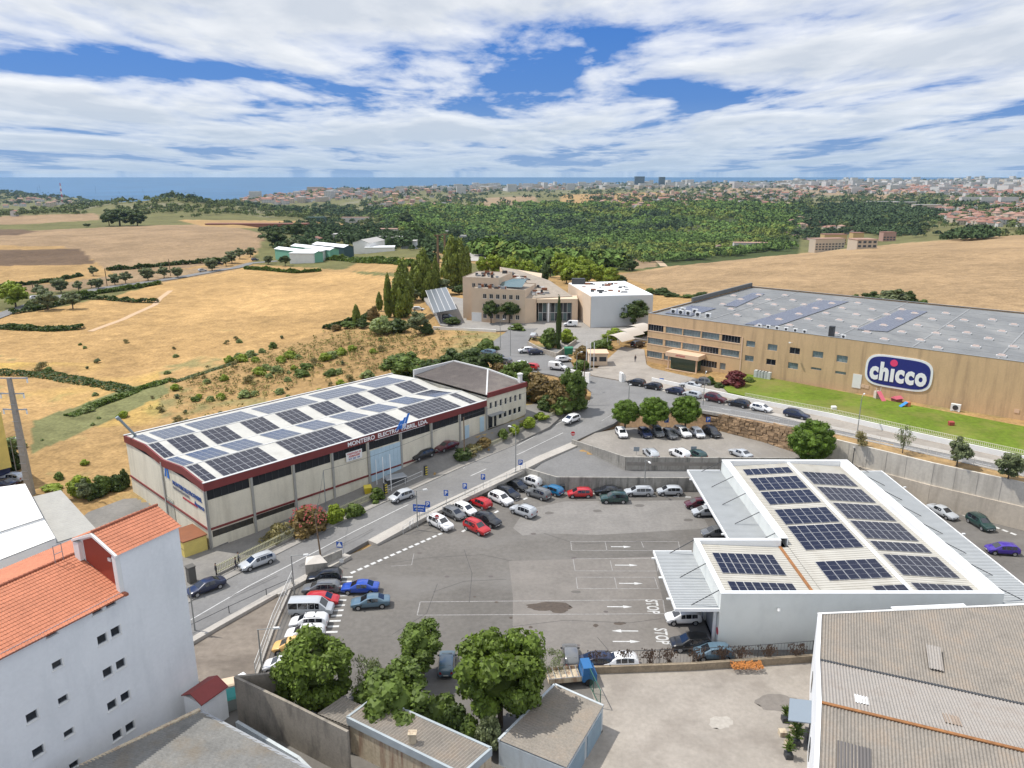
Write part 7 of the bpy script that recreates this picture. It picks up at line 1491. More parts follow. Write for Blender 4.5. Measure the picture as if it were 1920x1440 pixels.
        h = MB(); q = [i for i in range(len(secs)) if secs[i][0][0] > 0 and secs[i][6][2] > 1.1]; mx_ = secs[glassf['mir']][0][0]-.1; h.hexa([(mx_-.08, s*(W2*.93), fz+.05), (mx_+.08, s*(W2*.93), fz+.05), (mx_+.06, s*(W2+.16), fz+.08), (mx_-.06, s*(W2+.16), fz+.08)], [(mx_-.08, s*(W2*.93), fz+.17), (mx_+.08, s*(W2*.93), fz+.17), (mx_+.06, s*(W2+.16), fz+.22), (mx_-.06, s*(W2+.16), fz+.22)]); fixn(h.build('mirror', blackp, root))
    h = MB(); h.box(L/2+.013, L/2+.02, -.26, .26, .45, .56); h.box(-L/2-.02, -L/2-.013, -.26, .26, .5, .61); h.build('number_plate', plate, root)
    if rails:
        h = MB();
        for s in (1, -1): h.bar((-L*.33, s*W2*.66, H+.03), (L*.1, s*W2*.66, H+.05), .035)
        h.build('roof_rail', blackp, root)
    proto_done(root); return root
PRO = {}
PRO['hatch'] = carproto('parked_car', 4.05, 1.75, 1.47, [(-2.02, .86, .82, .95, .78), (-1.9, .95, .90, 1.12, .80), (-1.5, .99, .93, 1.42, .78), (-.8, 1, .92, 1.47, .80), (-.1, 1, .91, 1.47, .80), (.45, 1, .90, 1.38, .78), (1.2, .99, .88, .96, .86), (1.65, .96, .80, .86, .82), (1.92, .88, .70, .74, .74), (2.02, .78, .62, .64, .66)], (-1.25, 1.27), dict(side=[(2, 3), (3, 4), (4, 5)], end=[(2, 1), (5, 6)], mir=6))
PRO['sedan'] = carproto('parked_car', 4.65, 1.8, 1.43, [(-2.32, .82, .82, .92, .76), (-2.15, .93, .92, 1.0, .82), (-1.65, .98, .95, 1.04, .84), (-.95, 1, .94, 1.38, .74), (-.2, 1, .92, 1.43, .76), (.35, 1, .90, 1.36, .74), (1.15, .99, .88, .94, .86), (1.8, .96, .80, .86, .82), (2.2, .88, .70, .74, .74), (2.32, .78, .60, .62, .66)], (-1.4, 1.42), dict(side=[(3, 4), (4, 5)], end=[(3, 2), (5, 6)], mir=6))
PRO['estate'] = carproto('parked_car', 4.65, 1.8, 1.48, [(-2.32, .86, .85, 1.0, .78), (-2.2, .95, .92, 1.15, .78), (-1.85, .98, .94, 1.43, .76), (-.95, 1, .93, 1.48, .78), (-.1, 1, .92, 1.48, .78), (.45, 1, .90, 1.38, .76), (1.25, .99, .88, .95, .86), (1.85, .96, .80, .86, .82), (2.2, .88, .70, .74, .74), (2.32, .78, .60, .62, .66)], (-1.4, 1.42), dict(side=[(2, 3), (3, 4), (4, 5)], end=[(2, 1), (5, 6)], mir=6), rails=True)
PRO['suv'] = carproto('parked_car', 4.4, 1.85, 1.66, [(-2.2, .86, .92, 1.05, .80), (-2.08, .95, 1.0, 1.25, .80), (-1.75, .99, 1.04, 1.58, .78), (-.9, 1, 1.03, 1.66, .80), (-.1, 1, 1.01, 1.66, .80), (.4, 1, 1.0, 1.55, .78), (1.1, .99, .98, 1.06, .88), (1.7, .97, .92, .99, .85), (2.08, .9, .82, .88, .78), (2.2, .8, .7, .74, .7)], (-1.33, 1.35), dict(side=[(2, 3), (3, 4), (4, 5)], end=[(2, 1), (5, 6)], mir=6), rails=True)
PRO['pano'] = carproto('parked_car', 4.35, 1.8, 1.52, [(-2.17, .86, .85, 1.0, .80), (-2.05, .95, .93, 1.2, .80), (-1.7, .99, .96, 1.47, .78), (-.9, 1, .95, 1.52, .80), (-.1, 1, .93, 1.52, .80), (.45, 1, .91, 1.42, .78), (1.2, .99, .89, .98, .86), (1.75, .96, .82, .88, .82), (2.07, .88, .72, .76, .74), (2.17, .78, .62, .64, .66)], (-1.32, 1.35), dict(side=[(2, 3), (3, 4), (4, 5)], end=[(2, 1), (5, 6)], mir=6), rails=True, roofglass=(3, 5))
PRO['van'] = carproto('parked_van', 5.1, 1.95, 1.95, [(-2.55, .9, 1.1, 1.8, .80), (-2.5, .97, 1.12, 1.93, .84), (-1.4, 1, 1.12, 1.96, .86), (-.2, 1, 1.12, 1.96, .86), (.6, 1, 1.1, 1.95, .86), (1.1, 1, 1.08, 1.86, .84), (1.85, .99, 1.05, 1.16, .88), (2.25, .96, .95, 1.02, .84), (2.48, .9, .85, .9, .78), (2.55, .84, .7, .74, .74)], (-1.55, 1.62), dict(side=[(1, 2), (2, 3), (3, 4), (4, 5)], end=[(5, 6)], mir=6))
PRO['cargo'] = carproto('parked_van', 4.4, 1.85, 1.84, [(-2.2, .9, 1.0, 1.7, .80), (-2.15, .97, 1.02, 1.80, .84), (-1.3, 1, 1.02, 1.84, .86), (-.4, 1, 1.02, 1.84, .86), (.25, 1, 1.0, 1.82, .85), (.65, 1, .99, 1.72, .82), (1.3, .99, .96, 1.06, .88), (1.8, .96, .86, .94, .84), (2.1, .9, .78, .82, .78), (2.2, .84, .64, .68, .74)], (-1.33, 1.4), dict(side=[(3, 4), (4, 5)], end=[(5, 6)], mir=6))
CARUSED = set()
C_ = dict(white=(.75, .75, .75), silver=(.42, .44, .46), grey=(.13, .135, .14), black=(.012, .013, .015), navy=(.012, .018, .05), blue=(.015, .06, .35), red=(.42, .012, .015), green=(.018, .05, .045), teal=(.01, .12, .26), yellow=(.70, .42, .14), steel=(.09, .15, .20), purple=(.05, .02, .28), maroon=(.08, .01, .018))
def car(kind, x, y, zg, head, col, label, group='cars in the car park', dz=0.0):
    p = P(x, y, zg); src = PRO[kind]
    if kind in CARUSED: o = copy_tree(src)
    else: o = src; CARUSED.add(kind)
    o.location = (p.x, p.y, zg+dz); o.rotation_euler = (0, 0, R(head)); tag(o, label, 'van' if kind in ('van', 'cargo') else 'car', group)
    for c in o.children:
        if c.name.startswith('body'): c.color = (*C_[col], 1)
    return o
g1 = 'cars in the lower car park row beside the dirt lot'
car('suv', 609, 1090, 0, 185, 'black', 'black green car nearest the concrete plinth, top of the left bay row', g1)
car('estate', 603, 1110, 0, 184, 'grey', 'dark grey estate second in the left bay row', g1)
car('hatch', 605, 1132, 0, 2, 'red', 'red car with dark roof beside the silver minibus', g1)
car('van', 585, 1150, 0, 2, 'silver', 'silver minibus in the left bay row', g1)
car('pano', 580, 1174, 0, 183, 'white', 'white car with dark glass roof below the silver minibus', g1)
car('pano', 573, 1196, 0, 183, 'white', 'white car second below the silver minibus', g1)
car('hatch', 548, 1220, 0, 184, 'yellow', 'pale yellow car half hidden by the leafy tree', g1)
car('hatch', 532, 1255, 0, 184, 'white', 'white car at the lower end of the left bay row', g1)
car('sedan', 676, 1109, 0, 181, 'blue', 'bright blue saloon parked out from the left bay row', g1)
car('sedan', 695, 1136, 0, 188, 'steel', 'blue grey fastback saloon below the bright blue saloon', g1)
g2 = 'cars on the main road'
car('sedan', 387, 1107, .35, 224, 'navy', 'dark navy saloon parked by the gatepost on the main road', g2)
car('estate', 483, 1060, .4, 224, 'silver', 'silver estate with dark roof beside the two pedestrians', g2)
car('hatch', 753, 936, .95, 222, 'silver', 'small silver hatchback driving on the main road', g2)
car('hatch', 1071, 791, 3.65, 226, 'white', 'white hatchback at the bend of the main road', g2)
g3 = 'cars clustered below the main road'
for k, x, y, h, c, lb in [('suv', 826, 988, -45, 'white', 'white car at the entrance corner behind the round no-entry sign'), ('hatch', 851, 969, -45, 'grey', 'dark grey hatchback right of the white entrance corner car'), ('hatch', 872, 961, -45, 'white', 'small white hatchback between dark grey hatchback and red car'), ('suv', 915, 982, -42, 'black', 'black box-shaped off-roader in the front of the cluster'), ('suv', 894, 996, -44, 'red', 'bright red car with black roof, frontmost of the cluster'),
    ('hatch', 901, 949, 136, 'red', 'dark red hatchback parked in the bay under the parking signs'), ('suv', 939, 942, -46, 'white', 'white crossover beside the long black car'), ('estate', 952, 930, -46, 'black', 'long black estate in the upper cluster'), ('hatch', 969, 916, -46, 'black', 'black hatchback next to the ramp wall corner'), ('suv', 994, 908, 140, 'white', 'white estate tucked into the ramp wall corner'),
    ('suv', 1009, 932, 140, 'grey', 'grey hatchback in front of the teal blue car'), ('hatch', 1035, 925, 140, 'teal', 'teal blue hatchback below the ramp wall'), ('suv', 981, 965, 140, 'silver', 'silver crossover standing alone right of the cluster'), ('hatch', 1087, 931, 182, 'red', 'bright red hatchback alone against the ramp wall'),
    ('sedan', 1140, 926, 181, 'black', 'black car close to the ramp wall behind another dark car'), ('suv', 1151, 941, 181, 'green', 'dark green car in front of the black one by the ramp wall'), ('estate', 1197, 928, 181, 'silver', 'grey silver people carrier below the ramp lamp post'), ('hatch', 1255, 927, 181, 'silver', 'silver hatchback nearest the station canopy by the ramp wall'),
    ('hatch', 1308, 951, 184, 'maroon', 'maroon small car under the far canopy edge'), ('hatch', 1322, 966, 184, 'silver', 'silver car under the canopy next to the maroon one'), ('hatch', 1341, 1005, 186, 'grey', 'grey car nosing out of the canopy near the annex'),
    ('hatch', 1280, 1166, 182, 'white', 'white boxy hatchback at the annex canopy beside the STOP marking'), ('suv', 1294, 1215, 182, 'black', 'black off-roader with spare wheel in front of the annex door'), ('hatch', 1336, 1232, 182, 'steel', 'blue grey car beside the wire fence in front of the annex'), ('hatch', 1160, 1249, 182, 'white', 'white car seen through dead bushes behind the low wall'), ('hatch', 1115, 1249, 182, 'navy', 'dark car seen through dead bushes next to the white one'), ('hatch', 1070, 1238, 90, 'grey', 'grey car half hidden behind the biggest tree beside the blue truck'), ('hatch', 838, 1252, 92, 'steel', 'pale blue car between medium tree and biggest tree')]:
    car(k, x, y, 0, h, c, lb, g3)
g4 = 'cars on the upper car park'
for k, x, y, h, c, lb in [('hatch', 1165, 817, -85, 'white', 'white hatchback alone at the left of the upper row'), ('hatch', 1209, 817, -80, 'navy', 'dark blue hatchback second in the upper row'), ('suv', 1231, 815, -80, 'grey', 'grey car third in the upper row'), ('hatch', 1256, 819, -79, 'grey', 'dark grey car right of the parking sign in the upper row'), ('suv', 1279, 816, -72, 'white', 'white crossover in the middle of the upper row'), ('hatch', 1307, 817, -80, 'white', 'small white car with dark glass in the upper row'), ('suv', 1334, 816, -72, 'black', 'black off-roader at the right end of the upper row'),
    ('estate', 1220, 856, 100, 'silver', 'silver estate backed to the parapet, leftmost'), ('suv', 1274, 857, 115, 'white', 'white crossover backed to the parapet'), ('hatch', 1307, 858, 112, 'green', 'dark green hatchback behind the parking board at the parapet'), ('sedan', 1388, 856, 118, 'silver', 'silver saloon alone at the right of the parapet row')]:
    car(k, x, y, 3.0, h, c, lb, g4)
g5 = 'cars along the side road'
for k, x, y, z, h, c, lb in [('hatch', 1193, 722, 5.75, 143, 'black', 'black hatchback nearest the junction on the side road'), ('hatch', 1224, 729, 5.85, 140, 'black', 'second black hatchback from the junction on the side road'), ('hatch', 1265, 738, 6.0, 138, 'navy', 'dark hatchback third from the junction on the side road'), ('hatch', 1298, 745, 6.15, 136, 'silver', 'silver hatchback between dark cars on the side road'), ('suv', 1341, 753, 6.3, -44, 'maroon', 'dark plum off-roader under the round pines'), ('estate', 1384, 762, 6.4, 136, 'black', 'black estate left of the white hatchback on the side road'), ('hatch', 1427, 771, 6.55, -44, 'white', 'white hatchback right of the black estate'), ('estate', 1493, 783, 6.75, -44, 'navy', 'dark estate, last of the cars along the side road')]:
    car(k, x, y, z, h, c, lb, g5, .05)
car('sedan', 1294, 727, 6.2, 150, 'silver', 'silver car behind the white wall near the factory entrance', 'cars behind the white wall'); car('suv', 1315, 721, 6.3, 150, 'grey', 'grey car behind the white wall near the factory entrance', 'cars behind the white wall')
car('sedan', 1766, 966, 0, -70, 'silver', 'silver grey saloon below the tall retaining wall', 'cars behind the station'); car('suv', 1837, 987, 0, -82, 'green', 'dark green off-roader below the tall retaining wall', 'cars behind the station'); car('hatch', 1878, 1037, 0, 172, 'purple', 'violet blue rounded car at the right edge', 'cars behind the station')
g6 = 'cars on the forecourt of the council building'
for k, x, y, z, h, c, lb in [('hatch', 986, 661, 5.45, 188, 'white', 'white hatchback beside a dark one on the upper road'), ('hatch', 1004, 664, 5.4, 10, 'navy', 'dark hatchback right of the white one on the upper road'), ('hatch', 1001, 633, 5.8, 80, 'silver', 'light blue car driving up to the council building'), ('hatch', 1057, 678, 5.3, 15, 'white', 'white small car with black roof left of the gate wall'), ('cargo', 1046, 693, 5.2, -25, 'white', 'white delivery van at the junction'),
    ('estate', 914, 665, 5.2, 150, 'steel', 'blue estate at the end of the upper bays'), ('hatch', 931, 675, 5.1, 150, 'navy', 'dark blue car behind trees in the upper bays'), ('hatch', 945, 681, 5.1, 150, 'grey', 'grey car behind trees in the upper bays'), ('hatch', 975, 687, 5.1, 150, 'white', 'white car behind trees in the upper bays'), ('hatch', 995, 692, 5.1, 150, 'red', 'red car behind trees in the upper bays'), ('suv', 1196, 650, 6.1, 40, 'black', 'black car under the fabric carport'), ('hatch', 785, 583, 5.6, 0, 'white', 'white car in the bays left of the solar carport'), ('suv', 840, 599, 5.9, 0, 'navy', 'dark car under the solar carport'), ('cargo', 1070, 612, 6.1, 170, 'white', 'white pick-up style van in front of the lobby')]:
    car(k, x, y, z, h, c, lb, g6, .06)
g7 = 'cars in the warehouse yard'
car('sedan', 696, 890, 1.9, 226, 'green', 'dark green saloon parked against the warehouse front', g7); car('estate', 792, 858, 3.0, 226, 'black', 'black estate beside the light blue sliding door', g7); car('sedan', 838, 842, 3.4, 226, 'maroon', 'dark saloon near the utility pole in the warehouse yard', g7)
car('estate', 24, 903, 0, 168, 'silver', 'silver estate below the yellow apartment building', 'cars at the left edge', .15); car('sedan', 6, 914, 0, 168, 'navy', 'dark blue car below the silver estate at the left edge', 'cars at the left edge', .15)
for x, y, c, lb in [(380, 510, 'silver', 'light car on the distant country road by the olives'), (412, 497, 'black', 'dark vehicle on the distant country road'), (478, 489, 'navy', 'dark truck-like car where the country road meets the sheds'), (68, 562, 'white', 'white car between trees at the far left road'), (873, 452, 'black', 'car on the steep little road beyond the poplars')]:
    p = drop(x, y)
    if p: o = car('suv', x, y, p.z, 40, c, lb, 'distant cars', .1); o.location = (p.x, p.y, p.z+.1)
for k, o in PRO.items():
    if k not in CARUSED:
        for c in list(o.children): bpy.data.objects.remove(c)
        bpy.data.objects.remove(o)
# small blue truck behind the tree
t = empty('flatbed_truck', 'blue flatbed truck between the biggest tree and the green gate', 'truck', P(1072, 1278, 0), R(8))
m = MB(); m.box(.9, 2.4, -.95, .95, .5, 1.3); m.hexa([(.95, -.93, 1.303), (2.35, -.93, 1.303), (2.35, .93, 1.303), (.95, .93, 1.303)], [(1.0, -.85, 2.05), (1.95, -.85, 2.05), (1.95, .85, 2.05), (1.0, .85, 2.05)]); m.build('cab', mat('truck_blue', (.02, .12, .30), .4), t)
m = MB(); m.box(-2.6, .8, -1.0, 1.0, .7, .85);
for y in (-1.0, .95): m.box(-2.6, .8, y, y+.05, .853, 1.2)
m.build('flatbed', M_['stained_render'], t); m = MB()
for k in range(6): m.bar((-2.5+k*.6, -.95, 1.2), (-2.5+k*.6, .95, 1.2), .05)
m.bar((-2.6, -.95, 1.25), (.8, -.95, 1.25), .05); m.build('ladder_rack', M_['grey_metal'], t)
for x in (-1.7, 1.6):
    for y in (-.85, .85): m = MB(); m.tube([(x, y-.12, .42), (x, y+.12, .42)], .42, n=14); m.build('wheel', tyre, t)
# ============================================================ STREET FURNITURE
steel = mat('lamp_steel', (.30, .31, .30), .5, metal=.4)
def lamp(x, y, zg, top, ax, ay, label, kind='curved', dark=False, y2=None):
    p = P(x, y, zg); h = zY(p.y, top)-zg; t = empty('street_lamp', label, 'lamp post', p, math.atan2(ay, ax), 'lamp posts'); L = math.hypot(ax, ay); m = MB(); mm = M_['dark_metal'] if dark else steel
    m.tube([(0, 0, -.2), (0, 0, h-.6 if kind == 'curved' else h)], .09, .06, n=8); m.build('pole', mm, t); m = MB()
    if kind == 'curved': m.tube([(0, 0, h-.65), (L*.12, 0, h-.2), (L*.45, 0, h+.0), (L, 0, h+.02)], .05, .035, n=6)
    else: m.tube([(0, 0, h-.05), (L, 0, h)], .04, n=6)
    m.build('arm', mm, t); m = MB(); m.hexa([(L-.1, -.12, h-.06), (L+.6, -.14, h-.06), (L+.6, .14, h-.06), (L-.1, .12, h-.06)], [(L-.05, -.08, h+.1), (L+.5, -.1, h+.1), (L+.5, .1, h+.1), (L-.05, .08, h+.1)]); m.build('lamp_head', M_['plastic_white'], t); return t
lamp(366, 1184, .2, 1100, -1.2, .2, 'slim lamp post on the kerb in front of the white apartment block', 'flat')
lamp(552, 1112, .2, 1042, 1.5, .2, 'lamp post with flat arm at the corner of mesh fence and road', 'flat'); lamp(492, 1262, 0, 1180, 1.6, .2, 'lamp post with flat arm in front of the dark concrete wall', 'flat')
lamp(967, 894, 1.4, 802, -.8, .6, 'grey lamp post beside the main road above the clustered cars'); lamp(783, 988, .5, 920, 1.0, .3, 'thin lamp post beside the blue direction board', 'flat')
lamp(1209, 902, 2.3, 862, .3, -.9, 'lamp post on the ramp parapet', 'flat'); lamp(1608, 806, 7, 742, .7, .9, 'tall curved lamp post on the side road verge'); lamp(1318, 762, 6, 700, .4, 1.0, 'lamp post beside the right round pine'); lamp(1080, 735, 5, 662, .9, .9, 'curved green-grey lamp post at the road junction', y2=1)
lamp(957, 668, 5.2, 612, .3, .2, 'lamp post on the upper parking road', 'flat'); lamp(938, 652, 5.6, 600, .8, .8, 'lamp post beside the dry field corner'); lamp(1891, 985, 0, 915, .3, .8, 'dark lamp post against the tall retaining wall', 'flat', True); lamp(1597, 880, 3, 842, .3, .8, 'dark short lamp post behind the station roof', 'flat', True); lamp(32, 893, 0, 822, .9, .1, 'thin lamp post beside the tall pylon', 'flat'); lamp(1178, 770, 5.1, 722, .1, .1, 'plain thin post at the junction edge', 'flat')
lamp(876, 515, 7, 512-18, .2, .2, 'lamp left of the council building', 'flat'); lamp(1067, 565, 6.5, 545, .1, .1, 'short lamp above the lobby roof line', 'flat')
def upole(x, y, zg, top, label, lean=0, r=.13, cross=None, mm=None, group='utility poles'):
    p = P(x, y, zg); h = zY(p.y, top)-zg; t = empty('utility_pole', label, 'pole', p, 0, group); m = MB(); m.tube([(0, 0, -.3), (lean, 0, h)], r, r*.65, n=8); m.build('pole', mm or M_['wood_pole'], t)
    if cross: m = MB(); m.bar((lean-cross, 0, h-.25), (lean+cross, 0, h-.25), .1); m.build('crossarm', M_['grey_metal'], t)
    return t, Vector((p.x+lean, p.y, zg+h))
_, tp1 = upole(602, 1046, .3, 964, 'leaning wooden utility pole behind the concrete plinth', -.4); _, tp2 = upole(871, 866, 1.6, 782, 'wooden utility pole rising through bushes at the warehouse', 0); _, tp3 = upole(612, 962, .5, 882, 'slim pole between the flowering shrub and the green bush', 0, .08, mm=M_['grey_metal'])
_, tp4 = upole(1094, 756, 4.7, 675, 'wooden utility pole at the road bend', 0)
# overhead cables between poles
def cable(name, label, a, b, sag=1.0, r=.025):
    a, b = Vector(a), Vector(b); pts = [a.lerp(b, k/12)-Vector((0, 0, sag*4*(k/12)*(1-k/12))) for k in range(13)]; m = MB(); m.tube(pts, r, n=4); o = m.build(name, M_['dark_metal']); o['label'] = label; o['category'] = 'cable'; return o
cable('overhead_cable', 'overhead cable from the slim pole to the pole at the warehouse bushes', tp3, tp2, .8); cable('overhead_cable', 'upper overhead cable between warehouse pole and road bend pole', tp2, tp4, .9); cable('overhead_cable', 'sagging cable from the leaning pole to the slim pole', tp1, tp3, .7)
pc = P(58, 928, 0); pt = empty('power_pylon', 'tall tapering concrete pylon with three pairs of metal crossarms, left', 'pylon', pc, 0); h = zY(pc.y, 708); t_ = pc.y*CP+50*SP
m = MB(); m.hexa([(-.55, -.45, -.5), (.55, -.45, -.5), (.55, .45, -.5), (-.55, .45, -.5)], [(-.28, -.22, h), (.28, -.22, h), (.28, .22, h), (-.28, .22, h)]); m.build('shaft', M_['concrete_pole'], pt)
for zz, w in ((h-.1, 2.9), (h-2.6, 1.9), (h-5.2, 1.9)):
    m = MB(); m.bar((-w, 0, zz), (w, 0, zz), .16); m.bar((-w*.6, .3, zz), (-w, 0, zz+.12), .08); m.bar((w*.6, .3, zz), (w, 0, zz+.12), .08); m.build('crossarm', M_['grey_metal'], pt)
    for s in (-1, 1): m = MB(); m.tube([(s*w*.95, 0, zz-.1), (s*w*.95, 0, zz-.75)], .12, n=7); m.build('insulator', M_['plastic_white'], pt)
m = MB()
for k in range(12): m.bar((-.5, -.6+.02*k, 1.5+k*1.4), (.5, -.6+.02*k, 1.5+k*1.4), .06)
m.build('climbing_rung', M_['grey_metal'], pt)
for x, b, tp_, lb in [(822, 508, 440, 'left of two tall dark poles beyond the poplars'), (835, 508, 438, 'right of two tall dark poles beyond the poplars')]:
    p = drop(x, b); hh = zY(p.y, tp_)-p.z; t = empty('utility_pole', lb, 'pole', p, 0, 'twin poles'); m = MB(); m.tube([(0, 0, 0), (0, 0, hh)], .75, .45, n=6); m.build('pole', M_['wood_pole'], t); m = MB(); m.bar((-1.8, 0, hh-.3), (1.8, 0, hh-.3), .35); m.build('crossarm', M_['wood_pole'], t)
for i, (x, b, tp_) in enumerate([(201, 537, 503), (320, 518, 486), (63, 548, 532)]):
    p = drop(x, b); hh = zY(p.y, tp_)-p.z; t = empty('utility_pole', ['slim pole beside the far left road olives', 'slim pole in the middle of the country road trees', 'small pole at the far left hedge'][i], 'pole', p, 0); m = MB(); m.tube([(0, 0, 0), (0, 0, hh)], .18, n=6); m.build('pole', M_['wood_pole'], t)
# signs
def sign(name, label, x, y, zg, top, w, h_, col, txt=None, rz=0, tcol='white_letters', tsize=None, shape='rect', cat='sign', group=None, yoff=0):
    p = P(x, y, zg); H = zY(p.y, top)-zg; t = empty(name, label, cat, p, R(rz), group); m = MB(); m.tube([(0, .04, -.1), (0, .04, H)], .035, n=6); m.build('post', steel, t); m = MB()
    if shape == 'rect': m.box(-w/2, w/2, -.03, 0, H-h_, H)
    else: m.tube([(0, -.03, H-h_/2), (0, 0, H-h_/2)], w/2, n=20)
    pn = m.build('panel', col, t)
    if txt: text_mesh('sign_symbol', txt, tsize or h_*.95, M_[tcol], pn, frameM((0, -.045, H-h_/2), (1, 0, 0)), .004, .02*h_)
    return t, pn, H
BS = mat('sign_blue', (.01, .09, .42), .5); RS = mat('sign_red', (.5, .012, .015), .5)
for i, (x, y, tp_) in enumerate([(803, 975, 940), (837, 950, 919), (872, 932, 906), (906, 918, 889), (976, 883, 862)]):
    sign('parking_sign', ['blue P sign nearest the direction board', 'blue P sign second from the direction board', 'turned blue P sign above the small white hatchback', 'blue P sign above the long black car', 'blue P sign beside the main road lamp post'][i], x, y, [.6, .9, 1.1, 1.4, 2.1][i], tp_, .72, .95, BS, 'P', rz=-12, group='parking signs')
for i, (x, y, tp_) in enumerate([(1249, 800, 783), (1327, 800, 782)]): sign('parking_sign', ['blue P sign between the middle and right round pine', 'blue P sign at the left end of the rubble wall'][i], x, y, 3.6, tp_, .85, 1.0, BS, 'P', group='parking signs')
sign('crossing_sign', 'blue pedestrian crossing sign at the car park corner', 638, 1044, .3, 1016, .85, .85, BS, '\u25B2', rz=-8, tsize=.8)
sign('no_entry_sign', 'round red no entry sign in front of the white corner car', 820, 994, 0, 965, .65, .65, RS, '\u2013', tsize=1.3, shape='disc')
sign('no_entry_sign', 'round red sign over a blue one where the upper car park meets the road', 1074, 826, 3.2, 809, .8, .8, RS, '\u2013', tsize=1.3, shape='disc')
t, pn, H = sign('direction_board', 'blue board reading LICUIDUS on two posts by the main road', 787, 978, .5, 946, 1.9, 1.15, BS, None, rz=-10); text_mesh('sign_lettering', 'LICUIDUS', .36, M_['white_letters'], pn, frameM((0, -.045, H-.38), (1, 0, 0)), .004, .008); text_mesh('sign_lettering', 'centro auto', .26, M_['white_letters'], pn, frameM((0, -.045, H-.8), (1, 0, 0)), .004, .005)
for i, (x, y) in enumerate([(1193, 853), (1300, 852)]): sign('notice_board', ['grey notice board at the parapet left of the silver estate', 'grey notice board at the parapet in front of the dark green car'][i], x, y, 3.0, y-15, 1.0, .8, mat('board_grey', (.25, .29, .32), .5), group='notice boards')
sign('round_mirror', 'round sign back on a post at the entrance island', 641, 1062, .2, 1048, .6, .6, M_['plastic_white'], shape='disc')
# fences
def fence(name, label, line, h, step, pw, m, rails, post_r=.04, base=0.0, mesh=None, group=None):
    root = empty(name, label, 'fence', line[0], 0, group); off = Vector(line[0]); pts = interp(line, step)
    for p in pts:
        q = p-off; mb = MB(); mb.box(q.x-pw/2, q.x+pw/2, q.y-pw/2, q.y+pw/2, q.z+base-.1, q.z+base+h); mb.build('post', m, root)
    mb = MB()
    for f in rails:
        for a, b in zip(line[:-1], line[1:]): z = base+h*f; mb.bar(a-off+Vector((0, 0, z)), b-off+Vector((0, 0, z)), pw*.7)
    mb.build('rail', m, root)
    if mesh:
        mb = MB()
        for a, b in zip(line[:-1], line[1:]):
            L = (b-a).length; n = max(1, int(L/mesh))
            for k in range(n+1): p = a.lerp(b, k/n)-off; mb.bar(p+Vector((0, 0, base+.05)), p+Vector((0, 0, base+h-.05)), .018)
        mb.build('wire_mesh', m, root)
    return root
WL = mat('fence_white', (.62, .62, .60), .5)
fence('railing', 'white post and rail fence between the main road and clustered cars', [P(768, 990, .9), P(830, 957, 1.2), P(890, 927, 1.75), P(950, 898, 2.4), P(985, 879, 2.9)], 1.05, 2.6, .06, WL, (.97, .5), mesh=.6)
fence('railing', 'low white railing at the car park entrance beside the direction board', [P(756, 1000, .15), P(770, 990, .5), P(775, 984, .7)], 1.1, 1.2, .06, WL, (.97, .5))
fence('fence', 'tall thin white post fence along the side road above the upper car park', offs(CN[2:9], -.6), 1.25, 3.0, .06, WL, (.97, .08), mesh=.9)
fence('fence', 'white post fence at the tip of the upper car park', [P(1128, 800, 3.9), P(1150, 786, 4.3), P(1168, 775, 4.9)], 1.2, 2.2, .06, WL, (.97,))
fence('mesh_fence', 'grey mesh fence with pale base between dirt lot and left bay row', [Vector((-27.8, 84.4, .25)), Vector((-27.3, 75, .25)), Vector((-26.4, 66.0, .25))], 1.7, 2.4, .06, WL, (.98, .5), mesh=.3)
polywall('low_wall', 'narrow pale base wall of the mesh fence beside the left bays', 'wall', [Vector((-27.8, 84.4, 0)), Vector((-27.3, 75, 0)), Vector((-26.4, 66.0, 0))], .3, .25, SIDEW)
fence('post_fence', 'short dark posts on the pale kerb beside the dirt lot', [P(356, 1186, .3), P(430, 1150, .3), P(500, 1117, .3), P(548, 1096, .35)], 1.0, 2.7, .07, M_['dark_metal'], (.9,))
cr = mat('fence_cream', (.52, .50, .33), .6)
pkl = offs(RL[3:9], 2.0)
def picket(label, line, h=1.25, base=.35):
    r0 = polywall('picket_fence', label, 'fence', line, base, .25, mat('fence_base', (.30, .28, .25), .9, var=.15, vscale=1)); railing(r0, line, base, base+h, .24, .07, cr, (.2, .85)); return r0
picket('cream picket fence along the main road in front of the warehouse gable', offs(RL[2:5], 1.9)); picket('cream picket fence with green shrubs behind, main road bend side', offs([RL[6].lerp(RL[7], .1), RL[7], RL[8], RL[9]], 1.9))
gl = offs([RL[5], RL[5].lerp(RL[6], .55)], 1.9); picket('black and cream railings around the warehouse flagpoles', offs([RL[4], RL[5]], 1.9), 1.2)
g_ = fence('sliding_gate', 'white sliding gate between yellow striped gateposts', [offs([RL[5], RL[6]], 1.9)[0].lerp(offs([RL[5], RL[6]], 1.9)[1], .1), offs([RL[5], RL[6]], 1.9)[0].lerp(offs([RL[5], RL[6]], 1.9)[1], .55)], 1.5, 3.5, .07, WL, (.95, .5, .1), mesh=.22)
for i, f in enumerate((.07, .60)):
    q = offs([RL[5], RL[6]], 1.9); p = q[0].lerp(q[1], f); t = empty('gatepost', ['left yellow striped gatepost of the warehouse gate', 'right yellow striped gatepost of the warehouse gate'][i], 'post', p, FA, 'warehouse gateposts'); m = MB(); m.box(-.22, .22, -.22, .22, -.3, 2.1); m.build('pillar', M_['dark_metal'], t); m = MB()
    for k in range(5): m.box(-.23, .23, -.23, -.221, .1+k*.42, .3+k*.42)
    m.build('stripes', mat('stripe_yellow', (.6, .48, .05), .6), t)
